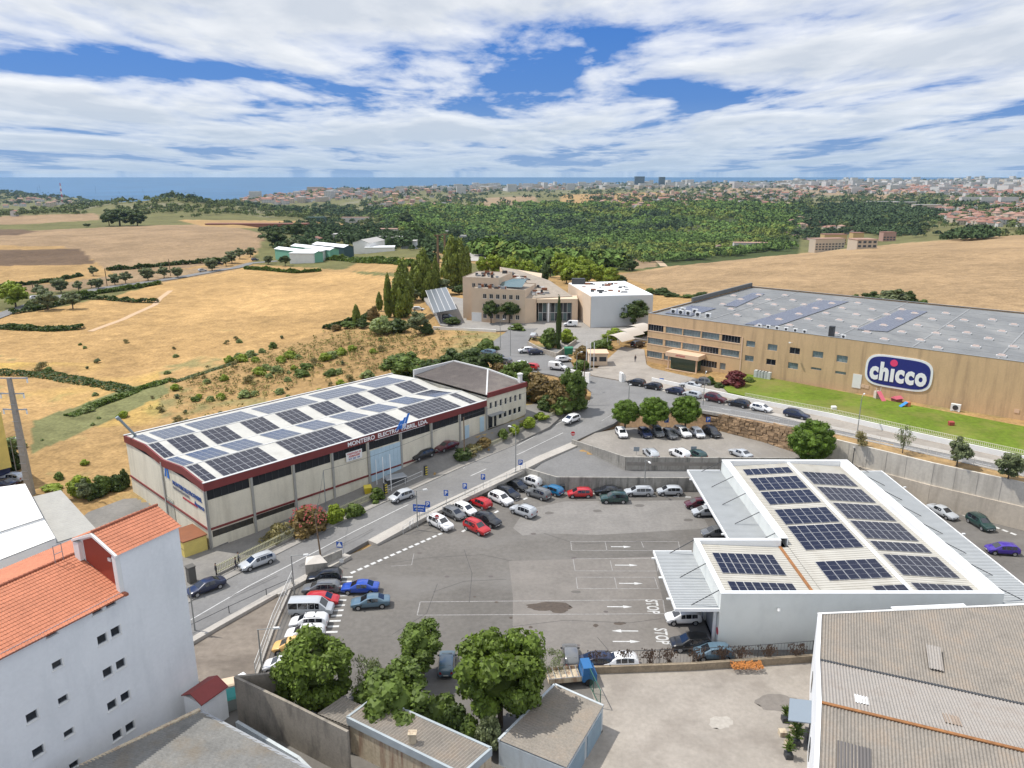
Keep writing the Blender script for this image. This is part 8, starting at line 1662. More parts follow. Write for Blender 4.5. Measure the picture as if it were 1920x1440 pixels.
p = P(360, 1090, .3); t = empty('gatepost', 'dark square gatepost behind the navy saloon', 'post', p, FA); m = MB(); m.box(-.45, .45, -.45, .45, -.3, 2.1); m.box(-.52, .52, -.52, .52, 2.103, 2.2); m.build('pillar', mat('dark_stone', (.10, .095, .085), .9), t)
for i, (x, y, tp_) in enumerate([(707, 912, 862), (720, 915, 857), (734, 920, 852)]):
    p = P(x, y, 1.3); t = empty('flagpole', 'white flagpole without a flag behind the warehouse gate', 'flagpole', p, 0, 'warehouse flagpoles'); m = MB(); m.tube([(0, 0, 0), (0, 0, zY(p.y, tp_)-1.3)], .06, n=6); m.build('pole', M_['bright_white'], t)
for i, (x, y, tp_) in enumerate([(1099, 690, 640), (1106, 694, 642), (1113, 690, 642)]):
    p = P(x, y, 5.4); t = empty('flagpole', 'white flagpole beside the gatehouse', 'flagpole', p, 0, 'gatehouse flagpoles'); m = MB(); m.tube([(0, 0, 0), (0, 0, zY(p.y, tp_)-5.4)], .09, n=6); m.build('pole', M_['bright_white'], t)
# wire fence and gate in front of the bottom yard
gm_ = mat('green_metal', (.03, .11, .08), .6)
fence('wire_fence', 'dark wire fence with dead climbers between car park and bottom yard', [P(1105, 1252, .4), P(1300, 1245, .4), P(1420, 1238, .4), P(1522, 1230, .4)], 1.9, 3.2, .06, M_['dark_metal'], (.98,), mesh=.35)
for i in range(9):
    x = 1118+i*45+(i % 3)*6; q = P(x, 1250-.04*(x-1118), .3); g = random.Random(i*5+2); m = MB()
    for k in range(16):
        a = g.uniform(0, 6.28); b = g.uniform(.1, .9); m.tube([(g.uniform(-.5, .5), 0, 0), (math.cos(a)*b*.7, math.sin(a)*.3, g.uniform(.6, 1)), (math.cos(a)*b*1.2, math.sin(a)*.4, g.uniform(1.2, 1.9))], .035, .015, n=4)
        for j in range(5): c = Vector((math.cos(a)*b*1.2+g.uniform(-.3, .3), g.uniform(-.2, .2), g.uniform(.7, 1.8))); s = .09; m.poly([c+Vector((-s, 0, -s)), c+Vector((s, 0, -s*.5)), c+Vector((0, .05, s*1.4))])
    o = m.build('dead_shrub', mat('dead_wood', (.09, .055, .035), .9)); o.location = q; tag(o, 'brown leafless shrub tangled in the wire fence of the bottom yard', 'shrub', 'dead shrubs on the wire fence')
t = empty('yard_gate', 'open green metal gate frame between garage shed and low wall', 'gate', P(1112, 1300, 0), R(-78)); m = MB()
for a, b in (((-2.2, 0, .1), (2.2, 0, .1)), ((-2.2, 0, 2), (2.2, 0, 2)), ((-2.2, 0, .1), (-2.2, 0, 2)), ((2.2, 0, .1), (2.2, 0, 2)), ((0, 0, .1), (0, 0, 2))): m.bar(a, b, .07)
for k in range(18): m.bar((-2.1+k*.25, 0, .1), (-2.1+k*.25, 0, 2), .02)
m.build('gate_leaf', gm_, t)
# orange dead vine on the wall, potted palms
t = empty('creeper', 'orange withered creeper lying over the low wall', 'plant', P(1400, 1252, .4)); g = random.Random(8); m = MB()
for k in range(420): q = Vector((g.uniform(-1.6, 1.6), g.uniform(-.5, .5), g.uniform(0, .45))); s = .1; m.poly([q+Vector((-s, 0, 0)), q+Vector((s, 0, s*.6)), q+Vector((0, s, s*1.2))])
m.build('foliage', mat('orange_leaf', (.42, .16, .035), .8, island=.3), t)
palm = mat('palm_leaf', (.11, .17, .03), .5, island=.3, trans=.2)
for i, (x, y, s, pot) in enumerate([(1472, 1352, .8, 0), (1488, 1372, 1.2, 1), (1492, 1395, 1.25, 1), (1478, 1400, .55, 1), (1478, 1420, .8, 1), (1467, 1378, .0, 1)]):
    t = empty('potted_palm' if s else 'planter', ['leafy bush in a pot, topmost by the ribbed warehouse wall', 'spiky potted palm second from the top by the wall', 'largest spiky potted palm by the ribbed warehouse wall', 'small dark potted plant beside the palms', 'lowest potted plant by the ribbed warehouse wall', 'empty square planter left of the palms'][i], 'plant', P(x, y, 0)); g = random.Random(i)
    m = MB(); m.box(-.32, .32, -.32, .32, 0, .5); m.build('pot', M_['stained_render'] if i % 2 else M_['dark_metal'], t); m = MB()
    if s:
        for k in range(70):
            a = g.uniform(0, 6.28); b = g.uniform(.2, 1.35); d = Vector((math.cos(a)*math.sin(b), math.sin(a)*math.sin(b), math.cos(b))); c = Vector((0, 0, .6+g.uniform(0, .9)*s)); sd_ = d.cross(Vector((0, 0, 1))).normalized()*.05; L = s*g.uniform(.6, 1.0); m.poly([c-sd_, c+sd_, c+d*L*.6+sd_*.8, c+d*L-Vector((0, 0, .15)), c+d*L*.6-sd_*.8])
        m.build('foliage', palm, t)
# bins and small things
def boxthing(name, label, cat, loc, w, d, h, m, rz=0, lid=None, group=None):
    t = empty(name, label, cat, loc, R(rz), group); mb = MB(); mb.hexa([(-w*.45, -d*.45, 0), (w*.45, -d*.45, 0), (w*.45, d*.45, 0), (-w*.45, d*.45, 0)], [(-w/2, -d/2, h), (w/2, -d/2, h), (w/2, d/2, h), (-w/2, d/2, h)]); mb.build('body', m, t)
    if lid: mb = MB(); mb.hexa([(-w*.53, -d*.53, h+.003), (w*.53, -d*.53, h+.003), (w*.53, d*.53, h+.003), (-w*.53, d*.53, h+.003)], [(-w*.48, -d*.4, h+.14), (w*.48, -d*.4, h+.14), (w*.48, d*.5, h+.2), (-w*.48, d*.5, h+.2)]); mb.build('lid', lid, t)
    return t
boxthing('waste_bin', 'yellow lidded bin behind the shrubs of the warehouse yard', 'bin', P(690, 925, 1.1), 1.2, 1.0, 1.1, mat('bin_yellow', (.55, .42, .02), .5), 20, M_['stripe_yellow']); boxthing('waste_skip', 'low dark skip between flagpoles and gate', 'skip', P(742, 907, 1.5), 3.4, 1.6, 1.2, M_['dark_metal'], 30, M_['grey_metal'])
boxthing('skip', 'teal covered skip between annex house and dark concrete wall', 'skip', P(432, 1325, 0), 2.4, 1.6, 1.3, mat('grey_bin', (.3, .32, .3), .7), 30, mat('teal_cover', (.02, .22, .19), .6)); boxthing('rubble_heap', 'white builders bags beside the dark concrete wall', 'bags', P(428, 1295, 0), 1.6, 1.2, .9, M_['white_paint'], 20, M_['pink_wall']); boxthing('rubble_heap', 'pile of pale bags on the dirt lot edge', 'bags', P(450, 1283, 0), 1.6, 1.0, .6, M_['white_paint'], 50, M_['bright_white'])
boxthing('waste_bin', 'green bins beside the gate wall near the flagpoles', 'bin', P(1066, 664, 5.5), 2.2, 1.4, 1.7, mat('bin_green', (.02, .17, .09), .5), 0, mat('bin_green', (.02, .17, .09), .5)); boxthing('waste_bin', 'small dark bin against the ramp wall', 'bin', P(1055, 920, 0), .7, .6, 1.0, M_['dark_metal'], 0, M_['dark_metal'])
# playground things on the lawn
t = empty('slide', 'pink and white toddler slide on the lawn', 'slide', P(1646, 748, 7.2), R(100)); m = MB(); m.hexa([(-1.9, -.45, .0), (0, -.45, 1.5), (0, .45, 1.5), (-1.9, .45, 0)], [(-1.9, -.45, .12), (0, -.45, 1.62), (0, .45, 1.62), (-1.9, .45, .12)]); m.build('chute', mat('toy_pink', (.55, .12, .16), .5), t); m = MB(); m.box(0, .8, -.5, .5, 0, 1.5); m.box(0.05, .15, -.5, -.4, 1.503, 2.3); m.box(.05, .15, .4, .5, 1.503, 2.3); m.build('ladder_tower', mat('toy_cream', (.6, .5, .45), .5), t)
t = empty('playhouse', 'low pink roofed plastic playhouse on the lawn', 'toy', P(1681, 752, 7.25), R(20)); t.scale = (.75, .75, .8); m = MB(); m.box(-1.1, 1.1, -.8, .8, 0, .75); m.build('wall', mat('toy_brown', (.20, .06, .05), .6), t); m = MB(); m.hexa([(-1.3, -1, .753), (1.3, -1, .753), (1.3, 1, .753), (-1.3, 1, .753)], [(-1.2, -.1, 1.3), (1.2, -.1, 1.3), (1.2, .1, 1.3), (-1.2, .1, 1.3)]); m.build('roof', M_['toy_pink'], t)
t = empty('slide', 'blue slide with orange steps on the lawn', 'slide', P(1700, 762, 7.3), R(10)); t.scale = (.75, .75, .75); m = MB(); m.hexa([(-1.9, -.5, 0), (-.1, -.5, 1.1), (-.1, .5, 1.1), (-1.9, .5, 0)], [(-1.9, -.5, .12), (-.1, -.5, 1.22), (-.1, .5, 1.22), (-1.9, .5, .12)]); m.build('chute', mat('toy_blue', (.03, .22, .55), .5), t); m = MB(); m.box(-.1, .7, -.5, .5, 0, 1.2); m.build('steps', mat('toy_orange', (.6, .2, .1), .5), t)
boxthing('rocking_toy', 'small red brown rocking toy alone on the lawn', 'toy', P(1783, 798, 7.4), .9, .6, .6, mat('toy_red', (.35, .06, .05), .6), 0, M_['toy_red']); boxthing('drain_cover', 'small white box on the lawn by the picket railing', 'box', P(1563, 768, 7.0), .9, .6, .5, M_['white_paint'], 0, M_['white_paint'])
# people
def person(label, x, y, zg, rz, shirt, trousers, walk=.25):
    t = empty('person', label, 'person', P(x, y, zg), R(rz)); a = walk
    J = [((0, 0, .95), .13), ((0, 0, 1.2), .125), ((0, 0, 1.42), .14), ((0, 0, 1.52), .055), ((.01, 0, 1.60), .075), ((.02, 0, 1.70), .095), ((.01, 0, 1.77), .07),
         ((0, .1, .9), .095), ((a*.45, .1, .5), .065), ((a*.6, .1, .09), .045), ((a*.6+.16, .1, .04), .04), ((0, -.1, .9), .095), ((-a*.35, -.1, .5), .065), ((-a*.95, -.1, .11), .045), ((-a*.95+.15, -.1, .04), .04),
         ((0, .19, 1.40), .06), ((-a*.3, .24, 1.13), .045), ((-a*.1, .25, .88), .035), ((0, .26, .78), .03), ((0, -.19, 1.40), .06), ((a*.3, -.24, 1.13), .045), ((a*.6, -.25, .90), .035), ((a*.75, -.26, .80), .03)]
    E = [(0, 1), (1, 2), (2, 3), (3, 4), (4, 5), (5, 6), (0, 7), (7, 8), (8, 9), (9, 10), (0, 11), (11, 12), (12, 13), (13, 14), (2, 15), (15, 16), (16, 17), (17, 18), (2, 19), (19, 20), (20, 21), (21, 22)]
    me = bpy.data.meshes.new('body'); me.from_pydata([j[0] for j in J], E, []); o = bpy.data.objects.new('body', me); COL.objects.link(o); s = o.modifiers.new('s', 'SKIN'); o.modifiers.new('u', 'SUBSURF').levels = 2
    for v, j in zip(me.skin_vertices[0].data, J): v.radius = (j[1], j[1])
    me.skin_vertices[0].data[0].use_root = True
    dg = bpy.context.evaluated_depsgraph_get(); m2 = bpy.data.meshes.new_from_object(o.evaluated_get(dg)); o.modifiers.clear(); o.data = m2; m2.materials.clear()
    sk = mat('skin', (.40, .22, .15), .6); sm_ = mat('cloth_%s' % shirt, C_.get(shirt, (.5, .5, .5)), .9); tm_ = mat('cloth_%s' % trousers, C_.get(trousers, (.05, .05, .05)), .9)
    for q in (sk, sm_, tm_): m2.materials.append(q)
    for f in m2.polygons: z = f.center.z; f.material_index = 0 if z > 1.5 or (z < .9 and abs(f.center.y) > .2) else (1 if z > .95 else 2); f.use_smooth = True
    o.parent = t; hb = bmesh.new(); bmesh.ops.create_icosphere(hb, subdivisions=2, radius=.115, matrix=Matrix.Translation((-.01, 0, 1.73))); bmesh.ops.delete(hb, geom=[v for v in hb.verts if v.co.z < 1.68 or v.co.x > .085], context='VERTS'); hm = bpy.data.meshes.new('hair'); hb.to_mesh(hm); hb.free(); hm.materials.append(mat('hair_dark', (.02, .014, .01), .8)); ho = bpy.data.objects.new('hair', hm); COL.objects.link(ho); ho.parent = t
C_['jeans'] = (.03, .04, .07); C_['greyshirt'] = (.2, .2, .2); C_['darkshirt'] = (.03, .03, .035)
person('pedestrian in grey top walking on the pavement behind the silver estate', 448, 1058, .5, 40, 'greyshirt', 'darkshirt'); person('pedestrian in black beside the nose of the silver estate', 443, 1068, .5, 200, 'darkshirt', 'jeans'); person('lone pedestrian in black behind the navy saloon', 406, 1080, .45, 220, 'darkshirt', 'darkshirt', .1); person('distant person in dark clothes on the factory forecourt', 1191, 679, 6.1, 90, 'darkshirt', 'jeans', .15)
# ============================================================ FAR BUILDINGS
HW = [mat('house_white', (.50, .485, .46), .9, var=.05, vscale=.1), mat('house_cream', (.46, .39, .30), .9), mat('house_pink', (.40, .24, .19), .9), mat('house_yellow', (.48, .34, .15), .9)]
HR = [mat('far_tiles', (.25, .12, .085), .9, var=.15, vscale=.1), mat('far_tiles_pale', (.33, .20, .15), .9, var=.15, vscale=.1), mat('far_flat_roof', (.38, .365, .345), .9)]
wdk = mat('far_window', (.05, .06, .07), .4)
def housemesh(w, d, h, wi, ri, kind, seed=0):
    m = MB(); m.box(-w/2, w/2, -d/2, d/2, -2, h, 0); e = .35
    if kind == 'hip': zt = h+.22*d; m.poly([(-w/2-e, -d/2-e, h), (w/2+e, -d/2-e, h), (w/2-d*.35, 0, zt), (-w/2+d*.35, 0, zt)], 1); m.poly([(w/2+e, d/2+e, h), (-w/2-e, d/2+e, h), (-w/2+d*.35, 0, zt), (w/2-d*.35, 0, zt)], 1); m.poly([(w/2+e, -d/2-e, h), (w/2+e, d/2+e, h), (w/2-d*.35, 0, zt)], 1); m.poly([(-w/2-e, d/2+e, h), (-w/2-e, -d/2-e, h), (-w/2+d*.35, 0, zt)], 1)
    elif kind == 'gable': zt = h+.25*d; m.quad((-w/2-e, -d/2-e, h-.05), (w/2+e, -d/2-e, h-.05), (w/2+e, 0, zt), (-w/2-e, 0, zt), 1); m.quad((w/2+e, d/2+e, h-.05), (-w/2-e, d/2+e, h-.05), (-w/2-e, 0, zt), (w/2+e, 0, zt), 1); m.poly([(w/2, -d/2, h), (w/2, d/2, h), (w/2, 0, zt-.1)], 0); m.poly([(-w/2, d/2, h), (-w/2, -d/2, h), (-w/2, 0, zt-.1)], 0)
    else: m.box(-w/2-.1, w/2+.1, -d/2-.1, d/2+.1, h+.01, h+.5, 1)
    fl_n = max(1, int(h/3))
    for f in range(fl_n):
        n = max(2, int(w/3));
        for k in range(n): x = -w/2+w*(k+.5)/n; m.box(x-.55, x+.55, -d/2-.06, -d/2-.01, .9+f*3, 2.2+f*3, 2)
        n = max(1, int(d/3.5))
        for k in range(n): y = -d/2+d*(k+.5)/n; m.box(w/2+.01, w/2+.06, y-.5, y+.5, .9+f*3, 2.2+f*3, 2); m.box(-w/2-.06, -w/2-.01, y-.5, y+.5, .9+f*3, 2.2+f*3, 2)
    me = bpy.data.meshes.new('house'); me.from_pydata(m.v, [], m.f)
    for q in (HW[wi], HR[ri], wdk): me.materials.append(q)
    me.polygons.foreach_set('material_index', m.m); me.update(); return me
HM = [housemesh(w, d, h, wi, ri, k) for (w, d, h, wi, ri, k) in [(12, 10, 6, 0, 0, 'hip'), (10, 9, 5.5, 0, 0, 'gable'), (14, 9, 6, 1, 0, 'hip'), (9, 9, 6, 0, 1, 'hip'), (18, 10, 6.5, 0, 0, 'gable'), (11, 10, 7, 2, 0, 'hip'), (12, 10, 6, 3, 1, 'gable'), (13, 10, 6, 0, 2, 'flat'), (10, 8, 6, 0, 1, 'gable'), (11, 9, 9, 1, 1, 'hip')]]
BMs = [housemesh(w, d, h, wi, ri, k) for (w, d, h, wi, ri, k) in [(34, 14, 14, 0, 2, 'flat'), (26, 14, 20, 0, 2, 'flat'), (44, 16, 12, 1, 2, 'flat'), (22, 18, 26, 0, 2, 'flat'), (60, 24, 9, 0, 2, 'flat'), (30, 14, 15, 1, 0, 'hip'), (40, 14, 16, 2, 1, 'hip')]]
hr = random.Random(21)
towns = [ # label noun, polygon in the photo, number, meshes, scale
 ('hillside village house left of the forest', 'houses of the hillside village', [(690, 378), (760, 370), (880, 368), (895, 378), (800, 392), (700, 396)], 42, HM, 1.25),
 ('house of the far ridge village', 'houses of the red roofed village', [(1110, 372), (1240, 364), (1460, 360), (1530, 372), (1470, 386), (1340, 392), (1180, 396), (1130, 388)], 80, HM, 1.35),
 ('house of the right slope town', 'houses of the right hand town', [(1770, 395), (1800, 370), (1930, 366), (1930, 440), (1860, 432), (1790, 415)], 58, HM, 1.1),
 ('terraced house lining the curved hill road', 'terraced houses on the hill road', [(1440, 385), (1470, 398), (1540, 425), (1600, 436), (1590, 442), (1500, 432), (1445, 405)], 26, HM, 1.0),
 ('white house of the village below the far left hill', 'houses of the far left village', [(0, 378), (60, 374), (130, 376), (135, 386), (60, 390), (0, 390)], 26, HM, 1.3),
 ('house on the hill by the sea', 'houses on the coastal hill', [(430, 378), (520, 366), (620, 352), (660, 358), (640, 376), (520, 384)], 40, HM, 1.6)]
HD = ['white hip roofed', 'white narrow gabled', 'cream hip roofed', 'white square pale roofed', 'long white gabled', 'pink hip roofed', 'yellow gabled', 'white flat roofed', 'small white gabled', 'tall cream gabled']
for lab, grp, poly, n, meshes, sc in towns:
    k = 0; tries = 0; x0, x1 = min(p[0] for p in poly), max(p[0] for p in poly); y0, y1 = min(p[1] for p in poly), max(p[1] for p in poly); placed = []
    ang0 = hr.uniform(-.3, .3)
    while k < n and tries < n*14:
        tries += 1; x, y = hr.uniform(x0, x1), hr.uniform(y0, y1)
        if not pip(np.array([x]), np.array([y]), poly)[0]: continue
        if any(abs(x-a) < 7 and abs(y-b) < 1.3 for a, b in placed): continue
        p = drop(x, y, 400)
        if p is None: continue
        placed.append((x, y)); hi = hr.randrange(len(meshes)); me = meshes[hi]; o = bpy.data.objects.new('town_house', me); COL.objects.link(o); o.location = p; s = sc*hr.uniform(.8, 1.2); o.scale = (s, s, s*.95); o.rotation_euler = (0, 0, ang0+hr.choice((0, 1.57))+hr.uniform(-.2, .2))
        tag(o, HD[hi]+' '+lab+[', left part', ', middle part', ', right part'][min(2, int(3*(x-x0)/(x1-x0)))], 'house', grp); k += 1
def mass(name, label, poly, n, meshes, sc, seed):
    r = random.Random(seed); V, F, MI = [], [], []; mats0 = []; b = 0; x0, x1 = min(p[0] for p in poly), max(p[0] for p in poly); y0, y1 = min(p[1] for p in poly), max(p[1] for p in poly); k = tries = 0
    allm = HW+HR+[wdk]; im = {m.name: i for i, m in enumerate(allm)}
    while k < n and tries < n*6:
        tries += 1; x, y = r.uniform(x0, x1), r.uniform(y0, y1)
        if not pip(np.array([x]), np.array([y]), poly)[0]: continue
        p = drop(x, y, 1200)
        if p is None: continue
        me = meshes[r.randrange(len(meshes))]; s = sc*r.uniform(.7, 1.3); a = r.uniform(-.3, .3)+r.choice((0, 1.57)); c, sn = math.cos(a)*s, math.sin(a)*s
        for v in me.vertices: V.append((p.x+v.co.x*c-v.co.y*sn, p.y+v.co.x*sn+v.co.y*c, p.z+v.co.z*s))
        for f in me.polygons: F.append(tuple(b+i for i in f.vertices)); MI.append(im[me.materials[f.material_index].name])
        b = len(V); k += 1
    me = bpy.data.meshes.new(name); me.from_pydata(V, [], F)
    for q in allm: me.materials.append(q)
    me.polygons.foreach_set('material_index', MI); me.update(); o = bpy.data.objects.new(name, me); COL.objects.link(o); tag(o, label, 'town', kind='stuff')
mass('distant_city', 'pale buildings of the distant coastal city along the horizon', [(760, 350), (900, 347), (1150, 344), (1350, 346), (1600, 338), (1940, 333), (1940, 352), (1700, 352), (1500, 356), (1330, 352), (1150, 356), (900, 360), (780, 358)], 700, BMs[:3]+[BMs[4]]*2+HM[:3], 1.5, 3)
mass('distant_suburb', 'rows of distant suburban houses below the horizon on the right', [(1490, 352), (1640, 350), (1940, 346), (1940, 368), (1750, 368), (1560, 362)], 420, HM+BMs[:1], 1.7, 4)
mass('far_town', 'small distant houses behind the individual ones', [(1120, 366), (1250, 360), (1480, 358), (1540, 370), (1460, 382), (1300, 388), (1160, 392)], 160, HM, 1.3, 5)
mass('right_town', 'closely built houses filling the right hand town', [(1780, 372), (1940, 356), (1940, 445), (1870, 436), (1790, 420), (1740, 400)], 260, HM, 1.05, 6)
mass('coastal_town', 'dense small houses on the coastal hill and plain', [(440, 378), (640, 352), (760, 356), (900, 352), (900, 362), (700, 372), (520, 384)], 240, HM+BMs[:3], 1.5, 7)
def farbox(name, label, x, top, base, wpx, dpt, m, cat='building', rz=0, windows=0, roof=None, group=None, gab=False):
    p = drop(x, base, 250)
    if p is None: p = PY(x, base, 4500)
    t_ = p.y*CP+(CAMH-p.z)*SP; w = wpx/FPX*t_; h = zY(p.y, top)-p.z; t = empty(name, label, cat, p, R(rz), group); mb = MB(); mb.box(-w/2, w/2, 0, dpt, -3, h)
    if gab: mb.poly([(-w/2, 0, h), (w/2, 0, h), (0, 0, h+w*.16)]); mb.poly([(w/2, dpt, h), (-w/2, dpt, h), (0, dpt, h+w*.16)])
    mb.build('wall', m, t); mb = MB()
    if gab: mb.quad((-w/2-.4, -.5, h-.1), (0, -.5, h+w*.16+.1), (0, dpt+.5, h+w*.16+.1), (-w/2-.4, dpt+.5, h-.1)); mb.quad((0, -.5, h+w*.16+.1), (w/2+.4, -.5, h-.1), (w/2+.4, dpt+.5, h-.1), (0, dpt+.5, h+w*.16+.1))
    else: mb.box(-w/2-.3, w/2+.3, -.3, dpt+.3, h+.003, h+.5)
    mb.build('roof', roof or HR[2], t)
    for f in range(windows):
        z = 1.0+f*3.1
        if z+1.6 > h: break
        n = max(2, int(w/4))
        if n > 16: n = 16
        for k in range(n): mb = MB(); x0 = -w/2+w*(k+.5)/n; mb.box(x0-w/n*.3, x0+w/n*.3, -.1, -.01, z, z+1.7); mb.build('window', wdk, t)
    return t
dg_ = mat('tower_glass', (.05, .08, .10), .2, spec=.6)
farbox('tower_block', 'dark glass tower, wider of the two towers on the horizon', 1199, 331, 351, 18, 40, dg_, 'tower', roof=M_['dark_metal'], windows=0); farbox('tower_block', 'slim dark tower right of the wider glass tower', 1241, 332, 351, 11, 30, dg_, 'tower', roof=M_['dark_metal'])
farbox('tower_block', 'pale blue distant residential tower, left of two pairs', 1602, 333, 346, 11, 30, HW[0], 'tower'); farbox('tower_block', 'pale distant residential tower pair, right', 1633, 334, 346, 9, 30, HW[0], 'tower')
farbox('school', 'long white low building with red roof below the forest, centre right', 1410, 456, 470, 66, 16, HW[0], roof=HR[1], windows=1, rz=-8); farbox('pavilion', 'small pale pavilion left of the long white school', 1357, 461, 468, 24, 10, HW[1], roof=HR[1])
farbox('apartment_row', 'row of cream three storey flats behind the field crest, left block', 1555, 448, 470, 60, 14, HW[1], roof=HR[1], windows=3, rz=10); farbox('apartment_row', 'row of cream flats behind the field crest, right block', 1625, 450, 466, 40, 14, HW[1], roof=HR[1], windows=3, rz=6); farbox('apartment_row', 'yellow and orange flats behind the cream row', 1565, 440, 462, 42, 14, HW[3], roof=HR[0], windows=3); farbox('apartment_row', 'orange house beside the cream flats', 1608, 437, 456, 20, 12, HW[3], roof=HR[0], windows=2); farbox('town_house', 'pink house right of the cream flats', 1667, 436, 452, 24, 12, HW[2], roof=HR[0], windows=2)
for i, (x, t_, b, w) in enumerate([(1655, 378, 390, 52), (1700, 379, 392, 44), (1740, 384, 396, 48)]): farbox('apartment_row', ['left of three beige stepped apartment blocks among dark trees', 'middle of three beige stepped apartment blocks', 'right of three beige stepped apartment blocks'][i], x, t_, b, w, 22, HW[1], windows=3, rz=-6)
for i, x in enumerate((1818, 1855, 1892)): farbox('apartment_row', ['left', 'middle', 'right'][i]+' one of three white blocks with dark balconies', x, 370, 383, 30, 20, HW[0], windows=3, rz=-10)
WHM = M_['white_paint']
farbox('greenhouse', 'white gabled shed with green front, leftmost of the farm sheds', 598, 474, 492, 20, 42, M_['pale_green_wall'], 'shed', roof=M_['bright_white'], gab=True, rz=48); farbox('greenhouse', 'white gabled shed with green front, second of the farm sheds', 628, 468, 487, 20, 42, M_['pale_green_wall'], 'shed', roof=M_['bright_white'], gab=True, rz=48)
farbox('farm_shed', 'long white roofed shed left of the green fronted sheds', 566, 476, 494, 46, 26, WHM, 'shed', roof=M_['bright_white'], rz=-6); farbox('greenhouse', 'white gabled shed with dark front, third of the farm sheds', 655, 463, 483, 22, 34, mat('dark_teal', (.03, .07, .08), .7), 'shed', roof=M_['bright_white'], gab=True, rz=48); farbox('farm_shed', 'grey roofed shed behind the third white shed', 678, 455, 476, 34, 24, WHM, 'shed', roof=HR[2], gab=True, rz=-15); farbox('farm_shed', 'long low white roofed shed with open bays', 712, 465, 473, 54, 12, WHM, 'shed', roof=M_['bright_white'], rz=6)
farbox('farm_house', 'low house with orange roof left of the white sheds', 590, 448, 456, 22, 9, HW[0], 'house', roof=HR[0], gab=True); farbox('farm_shed', 'grey wall compound with pink panel behind the sheds', 730, 446, 456, 52, 14, M_['grey_render'], 'shed'); farbox('farm_house', 'long white house with tiled roof on the rise', 722, 430, 438, 44, 12, HW[0], 'house', roof=HR[1]); farbox('farm_house', 'low white building near the far farm trees', 665, 408, 418, 50, 14, HW[0], 'house', roof=HR[1]); farbox('farm_house', 'white farmhouse among trees above the sheds', 640, 440, 450, 34, 12, HW[0], 'house', roof=HR[2]); farbox('farm_shed', 'small grey shed right of the grey compound', 766, 453, 466, 28, 10, M_['grey_render'], 'shed')
farbox('white_villa', 'white modern house at the top of the steep little road, left', 836, 434, 444, 36, 12, HW[0], 'house', windows=1); farbox('white_villa', 'white modern house at the top of the steep little road, right', 860, 442, 452, 28, 10, HW[0], 'house', windows=1); farbox('storage_yard', 'long brown low structures on the dry field beyond the farm', 480, 420, 426, 190, 14, mat('yard_brown', (.22, .10, .07), .9), 'yard', roof=mat('yard_brown', (.22, .10, .07), .9)); farbox('storage_shed', 'dark green roofed shelter in the far storage yard', 590, 408, 415, 34, 20, mat('dk_green', (.03, .07, .06), .8), 'shed', roof=mat('dk_green', (.03, .07, .06), .8)); farbox('white_hut', 'tiny white house at the far left', 25, 396, 406, 10, 8, HW[0], 'house', roof=HR[0], gab=True)
farbox('farm_house', 'long pale building seen between trees in the valley', 1045, 469, 476, 34, 12, HW[0], 'house'); farbox('farm_shed', 'low green roofed shed on the valley floor', 1048, 458, 464, 40, 12, mat('dk_green2', (.10, .18, .12), .8), 'shed')
# red and white mast, other masts on the hill
for i, (x, b, tp_, w) in enumerate([(118, 378, 343, .9), (182, 374, 348, .3), (225, 372, 358, .5), (270, 372, 353, .25), (300, 370, 361, .3), (76, 362, 346, .3), (72, 362, 350, .3)]):
    p = drop(x, b+2, 700); p = p or PY(x, b, 2000); h = zY(p.y, tp_)-p.z; t = empty('radio_mast', ['tall red and white lattice mast on the left horizon', 'thin mast right of the red and white mast', 'leaning dark pole on the hill crest', 'faint thin mast before the sea', 'short mast on the green hill', 'twin antenna on the dark hill, right', 'twin antenna on the dark hill, left'][i], 'mast', p); s = w*3
    for k in range(7):
        z0, z1 = h*k/7, h*(k+1)/7; m = MB(); f0, f1 = s*(1-k/9), s*(1-(k+1)/9)
        for a in ((-1, -1), (1, -1), (1, 1), (-1, 1)): m.bar((a[0]*f0, a[1]*f0, z0), (a[0]*f1, a[1]*f1, z1), s*.28)
        m.bar((-f0, -f0, z0), (f1, -f1, z1), s*.2); m.bar((f0, -f0, z0), (-f1, -f1, z1), s*.2); m.build('mast_section', (M_['red_letters'] if k % 2 == 0 else M_['white_letters']) if i == 0 else M_['dark_metal'], t)
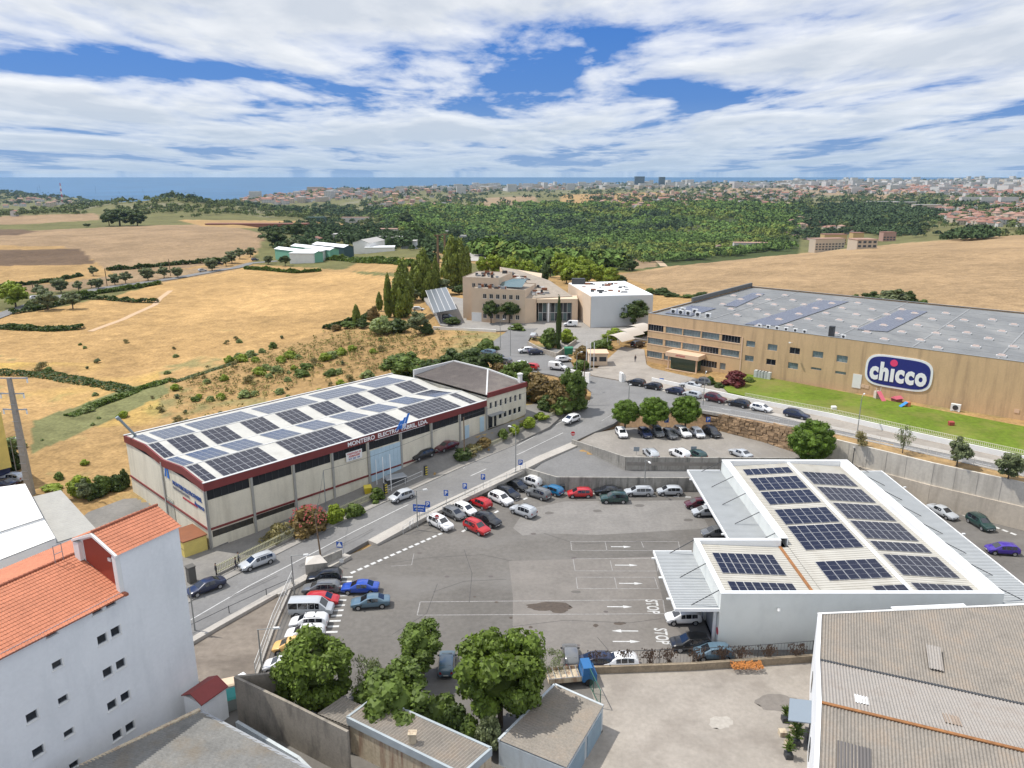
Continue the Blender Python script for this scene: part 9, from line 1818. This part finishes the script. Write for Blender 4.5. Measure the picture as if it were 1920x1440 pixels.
# small roads in the distance
def farroad(name, pts, w, m, lift=.25):
    q = [drop(x, y, 240) for x, y in pts]; q = [p for p in q if p]; a = offs(q, w/2, lift); b = offs(q, -w/2, lift); pp = interp(q, 8); mb = MB()
    q2 = [Vector((p.x, p.y, gh(p.x, p.y)+lift)) for p in pp]; A, B_ = offs(q2, w/2), offs(q2, -w/2)
    for i in range(len(q2)-1): mb.quad(A[i], A[i+1], B_[i+1], B_[i])
    tag(mb.build(name, m), kind='structure')
farroad('country_road', [(-20, 600), (60, 572), (110, 557), (200, 540), (330, 522), (440, 503), (470, 494), (520, 490)], 6, ROADM); farroad('hill_road', [(893, 490), (882, 470), (878, 458)], 11, SIDEW); farroad('curved_hill_road', [(1480, 380), (1440, 395), (1432, 410), (1445, 425), (1490, 440), (1530, 452)], 12, mat('brick_road', (.30, .20, .17), .9)); farroad('farm_track', [(1215, 455), (1225, 472), (1245, 500)], 8, mat('track', (.42, .31, .2), .9)); farroad('field_track', [(170, 628), (230, 600), (290, 572), (300, 560), (320, 545)], 2.2, mat('track2', (.48, .33, .2), .95), .06)
ORD = ['leftmost', 'second from the left', 'third from the left', 'fourth from the left', 'fifth from the left', 'sixth from the left', 'seventh from the left', 'eighth from the left', 'ninth from the left']
for gname, noun in (('trees along the country road', 'of the olive-green trees lining the left country road'), ('bright tree row', 'of the bright green trees in the row behind the hall'), ('hedgerow behind the factory', 'of the hedgerow trees behind the flat grey factory roof'), ('dark trees behind the hall', 'of the dark trees mixed into the bright row'), ('warehouse flagpoles', 'of three white flagpoles behind the warehouse gate'), ('gatehouse flagpoles', 'of three white flagpoles beside the gatehouse'), ('dead shrubs on the wire fence', 'of the leafless brown shrubs tangled in the wire fence'), ('terraced houses on the hill road', 'of the terraced houses along the curved hill road'), ('houses of the far left village', 'of the white village houses at far left')):
    q = sorted([o for o in COL.objects if o.get('group') == gname], key=lambda o: proj(*o.location)[0]); n = len(q)
    for i, o in enumerate(q):
        j = n-1-i; o['label'] = (ORD[i] if i < 9 else ('rightmost' if j == 0 else (ORD[j].replace('left', 'right') if j < 9 else 'number %d from the left' % (i+1))))+' '+noun
# haze: the air itself
hm = bpy.data.materials.new('air'); hm.use_nodes = True; t = hm.node_tree; t.nodes.clear(); v = N(t, 'ShaderNodeVolumePrincipled'); v.inputs['Density'].default_value = 2.8e-5; v.inputs['Color'].default_value = (.50, .72, .98, 1); v.inputs['Anisotropy'].default_value = .2; o_ = N(t, 'ShaderNodeOutputMaterial'); t.links.new(v.outputs[0], o_.inputs['Volume'])
m = MB(); m.box(-14000, 14000, -60, 8600, SEA-8, 62); hz_ = m.build('haze', hm); tag(hz_, 'thin summer haze in the air', 'haze', kind='stuff')
